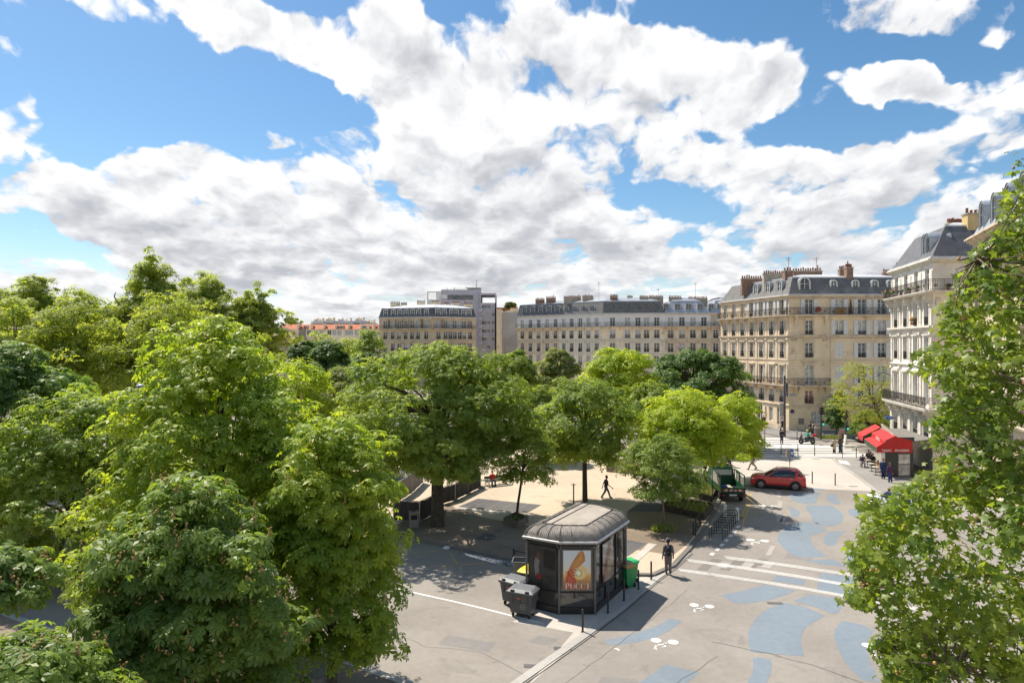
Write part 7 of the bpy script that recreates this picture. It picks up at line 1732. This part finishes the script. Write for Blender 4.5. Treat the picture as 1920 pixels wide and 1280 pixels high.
# ------------------------------------------------------------------ people
skin = mat('skin', (.42,.25,.17), .6, var=.05); skin_d = mat('dark_skin', (.13,.07,.045), .6, var=.05); eye = mat('eye', (.02,.015,.01), .3)
def blob(name, caps, mats, parent, vox=.02, extra=None):
    """one continuous surface grown from tapered limbs"""
    mb = MB()
    for c in caps:
        a, b, r0, r1 = Vector(c[0]), Vector(c[1]), c[2], c[3]; sy = c[4] if len(c) > 4 else 1
        mb.tube([a, b], [r0, r1], 10); mb.ball(a, r0, n=10); mb.ball(b, r1, n=10)
    me = mb.mesh('tmp', mats[0]); o = bpy.data.objects.new('tmp', me); col.objects.link(o)
    md = o.modifiers.new('r', 'REMESH'); md.mode = 'VOXEL'; md.voxel_size = vox; md.use_smooth_shade = True
    sm_ = o.modifiers.new('s', 'SMOOTH'); sm_.iterations = 3; sm_.factor = .5
    dg = bpy.context.evaluated_depsgraph_get(); m2 = bpy.data.meshes.new_from_object(o.evaluated_get(dg)); bpy.data.objects.remove(o); bpy.data.meshes.remove(me)
    out = MB(); out.v = [tuple(v.co) for v in m2.vertices]; out.f = [list(p.vertices) for p in m2.polygons]; out.mi = [0]*len(out.f); out.smooth = [True]*len(out.f); bpy.data.meshes.remove(m2)
    if extra: extra(out)
    return out.build(name, mats, parent)
def person(label, loc, rz, z=0.0, pose='walk', top=(.03,.03,.035), bottom=(.03,.03,.04), hair=(.03,.02,.015), shoe=(.03,.03,.03), h=1.75, dark=False, coat=False, ph=1, hat=None, name='person', skirt=False, long_hair=False, phone=False, arm_out=False, short=False):
    o = thing(name, label, 'person', (*loc, z), rz); o.scale = (h/1.75,)*3; V = Vector
    sk = skin_d if dark else skin; tn = 'cloth_%d_%d_%d' % tuple(int(c*1000) for c in top); tm = mat(tn, top, .85, var=.15, scale=8); bn = 'cloth_%d_%d_%d' % tuple(int(c*1000) for c in bottom); bm = mat(bn, bottom, .85, var=.12, scale=8); hm = mat('hair_%d' % int(hair[0]*1000), hair, .7, var=.2, scale=30); sm = mat('shoe_%d' % int(shoe[0]*1000), shoe, .6)
    # forward is +y
    pz = .94; lean = .03
    J = {}
    if pose in ('walk', 'stand', 'stride'):
        st = {'walk': .24, 'stand': .03, 'stride': .36}[pose]*ph; drop = {'walk': .02, 'stand': 0, 'stride': .05}[pose]; pz -= drop
        J['hip'] = [V((-.09, 0, pz)), V((.09, 0, pz))]; J['ank'] = [V((-.085, st, .09)), V((.085, -st, .09+(.05 if pose != 'stand' else 0)))]
        J['knee'] = [(J['hip'][0]+J['ank'][0])/2+V((0, .05 if st > 0 else .07, 0)), (J['hip'][1]+J['ank'][1])/2+V((0, .07 if st > 0 else .05, 0))]
        sh = V((0, lean, pz+.47)); s = -st*.75
        J['wri'] = [V((-.27, s+.08+lean, pz-.10+abs(s)*.15)), V((.27, -s+.08+lean, pz-.10+abs(s)*.15))]; J['elb'] = [V((-.245, s*.35-.04+lean, pz+.18)), V((.245, -s*.35-.04+lean, pz+.18))]
        if phone: J['wri'][1] = V((.06, .30, pz+.20)); J['elb'][1] = V((.24, .06, pz+.16)); J['wri'][0] = V((-.05, .29, pz+.18)); J['elb'][0] = V((-.24, .06, pz+.16))
        if arm_out: J['wri'][0] = V((-.25, .50, pz+.28)); J['elb'][0] = V((-.23, .22, pz+.22))
    elif pose == 'sit':
        pz = .50; J['hip'] = [V((-.09, 0, pz)), V((.09, 0, pz))]; J['knee'] = [V((-.13, .44, .50)), V((.13, .44, .50))]; J['ank'] = [V((-.12, .50, .09)), V((.12, .36, .09))]; sh = V((0, .05, pz+.47))
        J['elb'] = [V((-.26, .08, pz+.20)), V((.26, .08, pz+.20))]; J['wri'] = [V((-.10, .28, pz+.14)), V((.10, .28, pz+.14))]
    elif pose == 'ride':
        pz = .86; J['hip'] = [V((-.11, -.15, pz)), V((.11, -.15, pz))]; J['knee'] = [V((-.19, .22, .72)), V((.19, .22, .72))]; J['ank'] = [V((-.2, .18, .34)), V((.2, .18, .34))]; sh = V((0, .02, pz+.47))
        J['elb'] = [V((-.34, .2, pz+.24)), V((.34, .2, pz+.24))]; J['wri'] = [V((-.34, .42, pz+.18)), V((.34, .42, pz+.18))]
    pel = (J['hip'][0]+J['hip'][1])/2; shl = [sh+V((-.185, 0, -.02)), sh+V((.185, 0, -.02))]; neck = sh+V((0, .01, .05)); head = neck+V((0, .03, .18))
    if phone: head += V((0, .05, -.02))
    def limbs(sc_, arms=True, legs=True, torso=True, hands=True):
        c = []
        if torso: c += [(pel+V((-.05, 0, .02)), pel+V((.05, 0, .02)), .125*sc_, .125*sc_), (pel+V((-.04, 0, .18)), sh+V((-.07, .01, -.15)), .11*sc_, .125*sc_), (pel+V((.04, 0, .18)), sh+V((.07, .01, -.15)), .11*sc_, .125*sc_), (shl[0]+V((.03, 0, 0)), shl[1]+V((-.03, 0, 0)), .075*sc_, .075*sc_), (pel, sh+V((0, 0, -.1)), .12*sc_, .12*sc_)]
        if arms:
            for i in (0, 1): c += [(shl[i], J['elb'][i], .058*sc_, .045*sc_), (J['elb'][i], J['wri'][i], .044*sc_, .032*sc_)]
        if legs:
            for i in (0, 1): c += [(J['hip'][i], J['knee'][i], .088*sc_, .06*sc_), (J['knee'][i], J['ank'][i], .058*sc_, .038*sc_)]
        return c
    caps = limbs(.86); caps += [(neck+V((0, 0, -.06)), neck+V((0, .01, .08)), .052, .05), (head+V((0, -.01, .02)), head+V((0, -.01, .03)), .098, .096), (head+V((0, .025, -.055)), head+V((0, .03, -.06)), .062, .058), (head+V((0, .10, -.015)), head+V((0, .105, -.03)), .014, .016), (head+V((-.095, -.01, 0)), head+V((-.097, -.01, -.02)), .018, .014), (head+V((.095, -.01, 0)), head+V((.097, -.01, -.02)), .018, .014)]
    for i in (0, 1):
        d = (J['wri'][i]-J['elb'][i]).normalized(); caps += [(J['wri'][i], J['wri'][i]+d*.07, .032, .036)]
        ft = V((0, 1, 0)); caps += [(J['ank'][i]+V((0, 0, -.03)), J['ank'][i]+V((0, .12, -.05)), .036, .03)]
    def fingers(out):
        for i in (0, 1):
            d = (J['wri'][i]-J['elb'][i]).normalized(); sd = V((0, 1, 0)); sd = (sd-d*sd.dot(d)); sd = sd.normalized() if sd.length > .1 else V((1, 0, 0)); nn = d.cross(sd); base = J['wri'][i]+d*.075; inw = nn*(1 if (nn.x > 0) == (i == 0) else -1)
            for k, ln in enumerate((.062, .072, .068, .052)): b = base+sd*(.027-.018*k); out.tube([b-d*.02, b+d*ln*.5, b+d*ln*.85+inw*.02, b+d*ln+inw*.035], [.0095, .009, .008, .007], 6)
            b = J['wri'][i]+d*.03+sd*.03; out.tube([b-sd*.01, b+sd*.022+d*.025+inw*.01, b+sd*.022+d*.055+inw*.02], [.011, .010, .008], 6)
        out.m(1)
        for sx in (-.034, .034): out.ball(head+V((sx, .088, .012)), .0125, n=6)
        out.ball(head+V((0, .088, -.06)), .02, 1.1, .4, .25, 6); out.m(0)
    body = blob('body', caps, [sk, eye], o, .017 if h else .02, fingers)
    jc = limbs(1.16, legs=False)
    if short: 
        jc = limbs(1.10, legs=False, arms=False)
        for i in (0, 1): jc.append((shl[i], shl[i].lerp(J['elb'][i], .7), .066, .06))
    if coat:
        a = J['knee']; jc += [(pel, pel+V((0, 0, -.35)), .15, .17), (pel+V((-.05, 0, 0)), pel+V((-.06, .03, -.42)), .13, .13), (pel+V((.05, 0, 0)), pel+V((.06, -.03, -.42)), .13, .13)]
    jc += [(neck+V((0, -.01, -.07)), neck+V((0, 0, -.02)), .075, .065)]
    blob('jacket' if not short else 'shirt', jc, [tm], o, .022)
    tc_ = []
    for i in (0, 1): tc_ += [(J['hip'][i], J['knee'][i], .108, .084), (J['knee'][i], J['ank'][i]+V((0, 0, .03)), .080, .070)]
    tc_ += [(pel+V((-.05, 0, .0)), pel+V((.05, 0, 0)), .128, .128)]
    blob('trousers', tc_, [bm], o, .022)
    sc2 = []
    for i in (0, 1): mb = MB(); a = J['ank'][i]+V((0, -.04, -.045)); b = J['ank'][i]+V((0, .16, -.055)); mb.tube([a+V((0, -.02, 0)), a, (a+b)/2, b, b+V((0, .04, -.005))], [.02, .045, .047, .042, .02], 8); mb.build('shoe', sm, o)
    if hat == 'helmet' : mb = MB(); mb.ball(head+V((0, -.005, .04)), .14, 1, 1.1, 1, 12); mb.build('helmet', mat('lime_helmet', (.45,.55,.08), .4), o)
    elif hat: mb = MB(); mb.ball(head+V((0, -.012, .045)), .112, 1, 1.05, .95, 12); mb.tube([head+V((0, .06, .06)), head+V((0, .17, .05))], [.07, .05], 8); mb.build('cap', mat('cap_cloth', (.03,.03,.035), .8), o)
    else:
        hc = [(head+V((0, -.022, .035)), head+V((0, -.018, .05)), .108, .100)]
        if long_hair: hc += [(head+V((0, -.06, 0)), head+V((0, -.09, -.17)), .09, .07)]
        blob('hair', hc, [hm], o, .022)
    return o
def at(px, py, z=0.0): return G(px, py, z)
# near man with the backpack, walking away from the camera
p = person('man seen from behind in black camouflage jacket with black backpack and headphones, by the kerb', at(1253, 1076, .03), R(-6), .03, 'walk', (.12,.115,.12), (.15,.125,.11), h=1.80, dark=True, ph=.35, shoe=(.02,.02,.02))
mb = MB(); bpm = mat('backpack_black', (.018,.018,.02), .6, var=.2)
mb.ball((0, -.20, 1.22), .2, .80, .55, 1.18, 12); mb.ball((0, -.29, 1.10), .13, .95, .5, 1.0, 10); mb.tube([(-.12, -.12, 1.42), (-.13, .02, 1.47), (-.13, .12, 1.35), (-.13, .10, 1.1)], .022, 6); mb.tube([(.12, -.12, 1.42), (.13, .02, 1.47), (.13, .12, 1.35), (.13, .10, 1.1)], .022, 6); mb.build('backpack', bpm, p)
mb = MB(); mb.tube([(-.11, .0, 1.64), (-.115, .0, 1.72), (-.06, 0, 1.785), (0, 0, 1.80), (.06, 0, 1.785), (.115, 0, 1.72), (.11, .0, 1.64)], .014, 6); mb.ball((-.115, 0, 1.64), .035, .6, 1, 1, 8); mb.ball((.115, 0, 1.64), .035, .6, 1, 1, 8); mb.build('headphones', rimm, p)
person('man striding right over the bright gravel in dark t-shirt and grey trousers', at(1136, 934, .11), R(-78), .11, 'stride', (.04,.04,.045), (.15,.145,.17), h=1.78, dark=True, short=True)
person('woman in a bright red coat sitting on the park bench', (bx_-.32, by_-.12), R(200), .06, 'sit', (.60,.03,.035), (.02,.02,.025), h=1.68, hair=(.25,.16,.08))
p = person('man in grey overcoat walking left with a yellow carrier bag on the pale crossing', at(1411, 880), R(82), 0, 'stride', (.12,.115,.125), (.22,.19,.16), h=1.76, hair=(.05,.045,.04), coat=False); mb = MB(); mb.box(.16, .40, -.12, .02, .38, .78); mb.tube([(.2, -.05, .78), (.26, -.04, .92), (.34, -.05, .78)], .01, 5); mb.build('carrier_bag', mat('yellow_bag', (.55,.42,.20), .7), p)
person('man in black jacket and jeans looking down at a phone on the zebra crossing', at(1465.5, 832), R(178), 0, 'walk', (.02,.018,.02), (.07,.085,.13), h=1.78, ph=.3, hair=(.2,.13,.08), phone=True)
person('scooter rider in lime helmet and green and white delivery jacket', (sx_+.12, sy_), R(82), 0, 'ride', (.05,.30,.19), (.06,.065,.07), hat='helmet')
person('walker in brown jacket farthest left of the pair by the corner building', at(1520.5, 813.5, .1), R(80), .1, 'stride', (.06,.04,.035), (.02,.02,.025), h=1.76, arm_out=True)
person('walker in long beige open coat passing the litter bin', at(1525, 815.5, .1), R(84), .1, 'walk', (.24,.19,.14), (.02,.02,.025), h=1.74, coat=True)
person('figure all in black striding left behind the traffic light', at(1597.5, 813.5, .1), R(95), .1, 'stride', (.012,.012,.014), (.015,.015,.018), h=1.8)
p = person('woman in cream coat with a dark shoulder bag crossing away from the camera', at(1564.5, 849), R(12), 0, 'stand', (.50,.42,.31), (.03,.02,.02), h=1.66, coat=True, hair=(.09,.05,.03)); mb = MB(); mb.ball((-.36, -.02, .86), .2, .7, .6, .85, 8); mb.tube([(-.34, 0, 1.0), (-.22, 0, 1.38)], .015, 5); mb.build('shoulder_bag', mat('dark_bag', (.04,.03,.035), .6), p)
person('tall man in brown coat and blue jeans beside the woman in the cream coat', at(1576, 848.5), R(10), 0, 'stand', (.12,.085,.05), (.04,.06,.13), h=1.85, coat=False, hat='cap')
person('woman in purple jacket and blue trousers walking past the cafe door', at(1669.5, 904.5, .09), R(-10), .09, 'walk', (.085,.035,.085), (.035,.055,.15), h=1.70, ph=.2, hair=(.10,.08,.07))
p = person('person in navy sports jacket in front of the dark cafe panel', at(1656, 897, .09), R(170), .09, 'stand', (.02,.045,.13), (.02,.03,.07), h=1.72, coat=True)
person('person in dark clothes half hidden by the street lamp at the corner', at(1467, 808, .1), R(60), .1, 'walk', (.02,.018,.02), (.02,.02,.025), h=1.76, arm_out=True)
person('person in dark jacket standing at the shop front behind the tree edge', at(1432, 801, .1), R(150), .1, 'stand', (.05,.04,.035), (.03,.03,.03), h=1.72)
for s, w, tp, hr, lab in ((5.1, -.25, (.05,.05,.08), (.35,.32,.3), 'grey-haired guest in navy jacket seated outermost at the cafe terrace'), (5.9, .75, (.015,.015,.015), (.02,.015,.01), 'first guest in black seated under the awning'), (6.9, .75, (.03,.02,.02), (.03,.02,.015), 'second guest in black seated under the awning'), (7.9, .75, (.02,.02,.02), (.05,.03,.02), 'guest seated deepest under the awning')):
    q = TP(s, w); person(lab, q, yawT+math.pi/2 if w > 0 else yawT+math.pi/2, .04, 'sit', tp, (.2,.2,.22) if w < 0 else (.02,.02,.02), hair=hr, h=1.7)
# flower pots on the balconies
potm = mat('terracotta_pot', (.38,.12,.06), .8); flo = leaf_mat('pot_plant_leaf', (.06,.11,.03), (.16,.2,.04), .4); flr = mat('flower_red', (.5,.08,.05), .7, var=.5, scale=12, c2=(.6,.35,.12))
def pot_plant(label, loc, r=.35, flowers=0, m=None, group='potted plants on the balconies'):
    o = thing('potted_plant', label, 'potted plant', loc, 0, group); mb = MB(); mb.lathe((0, 0, 0), [(.10, 0), (.14, .25), (.16, .28), (0, .25)], 10); mb.build('pot', potm, o)
    n = 60; d = rng.normal(size=(n, 3)); d /= np.linalg.norm(d, axis=1, keepdims=True); scatter('foliage', 'pair', d*r*np.array([1, .8, .8])*rng.uniform(.3, 1, (n, 1))+np.array([0, 0, .3+r*.7]), d+np.array([0, 0, .5]), np.full(n, .2), m or flo, o)
    if flowers:
        mb = MB(); 
        for k in range(flowers): a = rng.uniform(0, 6.28); mb.ball((r*.8*math.cos(a), r*.6*math.sin(a), .35+r*rng.uniform(.4, 1.5)), .07, n=5)
        mb.build('flowers', flr, o)
for k, (t, r, fl, lab) in enumerate(((.02, .55, 8, 'overflowing planter at the far left end of the top balcony of the white building'), (.22, .4, 10, 'red flowering pot second along the top balcony of the white building'), (.42, .25, 0, 'small green pot third along the top balcony of the white building'), (.62, .3, 5, 'flowering pot in the middle of the top balcony of the white building'), (.82, .35, 0, 'dark leafy pot near the corner of the top balcony of the white building'))):
    q = fG.pt(fG.L*t+.2, -.62, 16.6); pot_plant(lab, (q[0]+K2[0], q[1]+K2[1], 16.6), r, fl)
q = fB.pt(2.6, -.5, 16.6); pot_plant('bare twiggy bush at the right of the top balcony of the white building', (q[0]+K2[0], q[1]+K2[1], 16.6), .75, 0, L_sp if 'L_sp' in globals() else flo); q = fB.pt(1.0, -.6, 16.6); pot_plant('dark trough of plants at the corner of the top balcony of the white building', (q[0]+K2[0], q[1]+K2[1], 16.6), .28)
q = fG.pt(fG.L*.62, -.3, 13.65); pot_plant('orange flower box on a fourth floor window of the white building', (q[0]+K2[0], q[1]+K2[1], 13.65), .28, 8)
for px, lab in ((1414, 'first orange pot on the lower left balcony of the corner building'), (1421, 'second orange pot on the lower left balcony of the corner building'), (1427, 'third orange pot on the lower left balcony of the corner building'), (1433, 'fourth orange pot on the lower left balcony of the corner building')):
    q = fL.pt(fL.u(px), -.6, 6.25); pot_plant(lab, (q[0]+K[0], q[1]+K[1], 6.25), .16)
for px, z, f, lab in ((1378, 15.78, fL, 'green pot at the left of the upper balcony of the corner building'), (1413, 15.78, fL, 'red flowering pot on the upper left balcony of the corner building'), (1476, 15.78, fL, 'orange pot close to the corner on the upper balcony')):
    q = f.pt(f.u(px), -.5, z); pot_plant(lab, (q[0]+K[0], q[1]+K[1], z), .25, 3)
mb = MB(); q = fR.pt(fR.u(1532), -.45, 16.4); mb.lathe((q[0]+K[0], q[1]+K[1], 16.5), [(0, -.03), (.34, -.03), (.36, 0), (.34, .03), (0, .03)], 18, axis='y'); mb.build('folded_table', mat('red_table', (.45,.06,.04), .5), None, label='round red table top leaning on the upper balcony railing', cat='table')
mb = MB(); q = fR.pt(fR.u(1573), -.45, 15.8); mb.box(q[0]+K[0]-.7, q[0]+K[0]+.7, q[1]+K[1]-.03, q[1]+K[1]+.03, 15.85, 16.72); mb.build('reed_screen', mat('reed_screen', (.42,.27,.10), .8, var=.3, scale=20), None, label='ochre reed screen fixed inside the upper balcony railing', cat='screen')
mb = MB(); q = fR.pt(fR.u(1593), -.3, 15.8); mb.tube([(q[0]+K[0], q[1]+K[1], 15.8), (q[0]+K[0], q[1]+K[1], 16.3), (q[0]+K[0]+.02, q[1]+K[1], 17.4), (q[0]+K[0], q[1]+K[1], 18.0)], [.22, .2, .12, .03], 8); mb.build('parasol', mat('folded_parasol', (.16,.10,.08), .9), None, label='folded brown parasol standing on the upper balcony', cat='parasol')
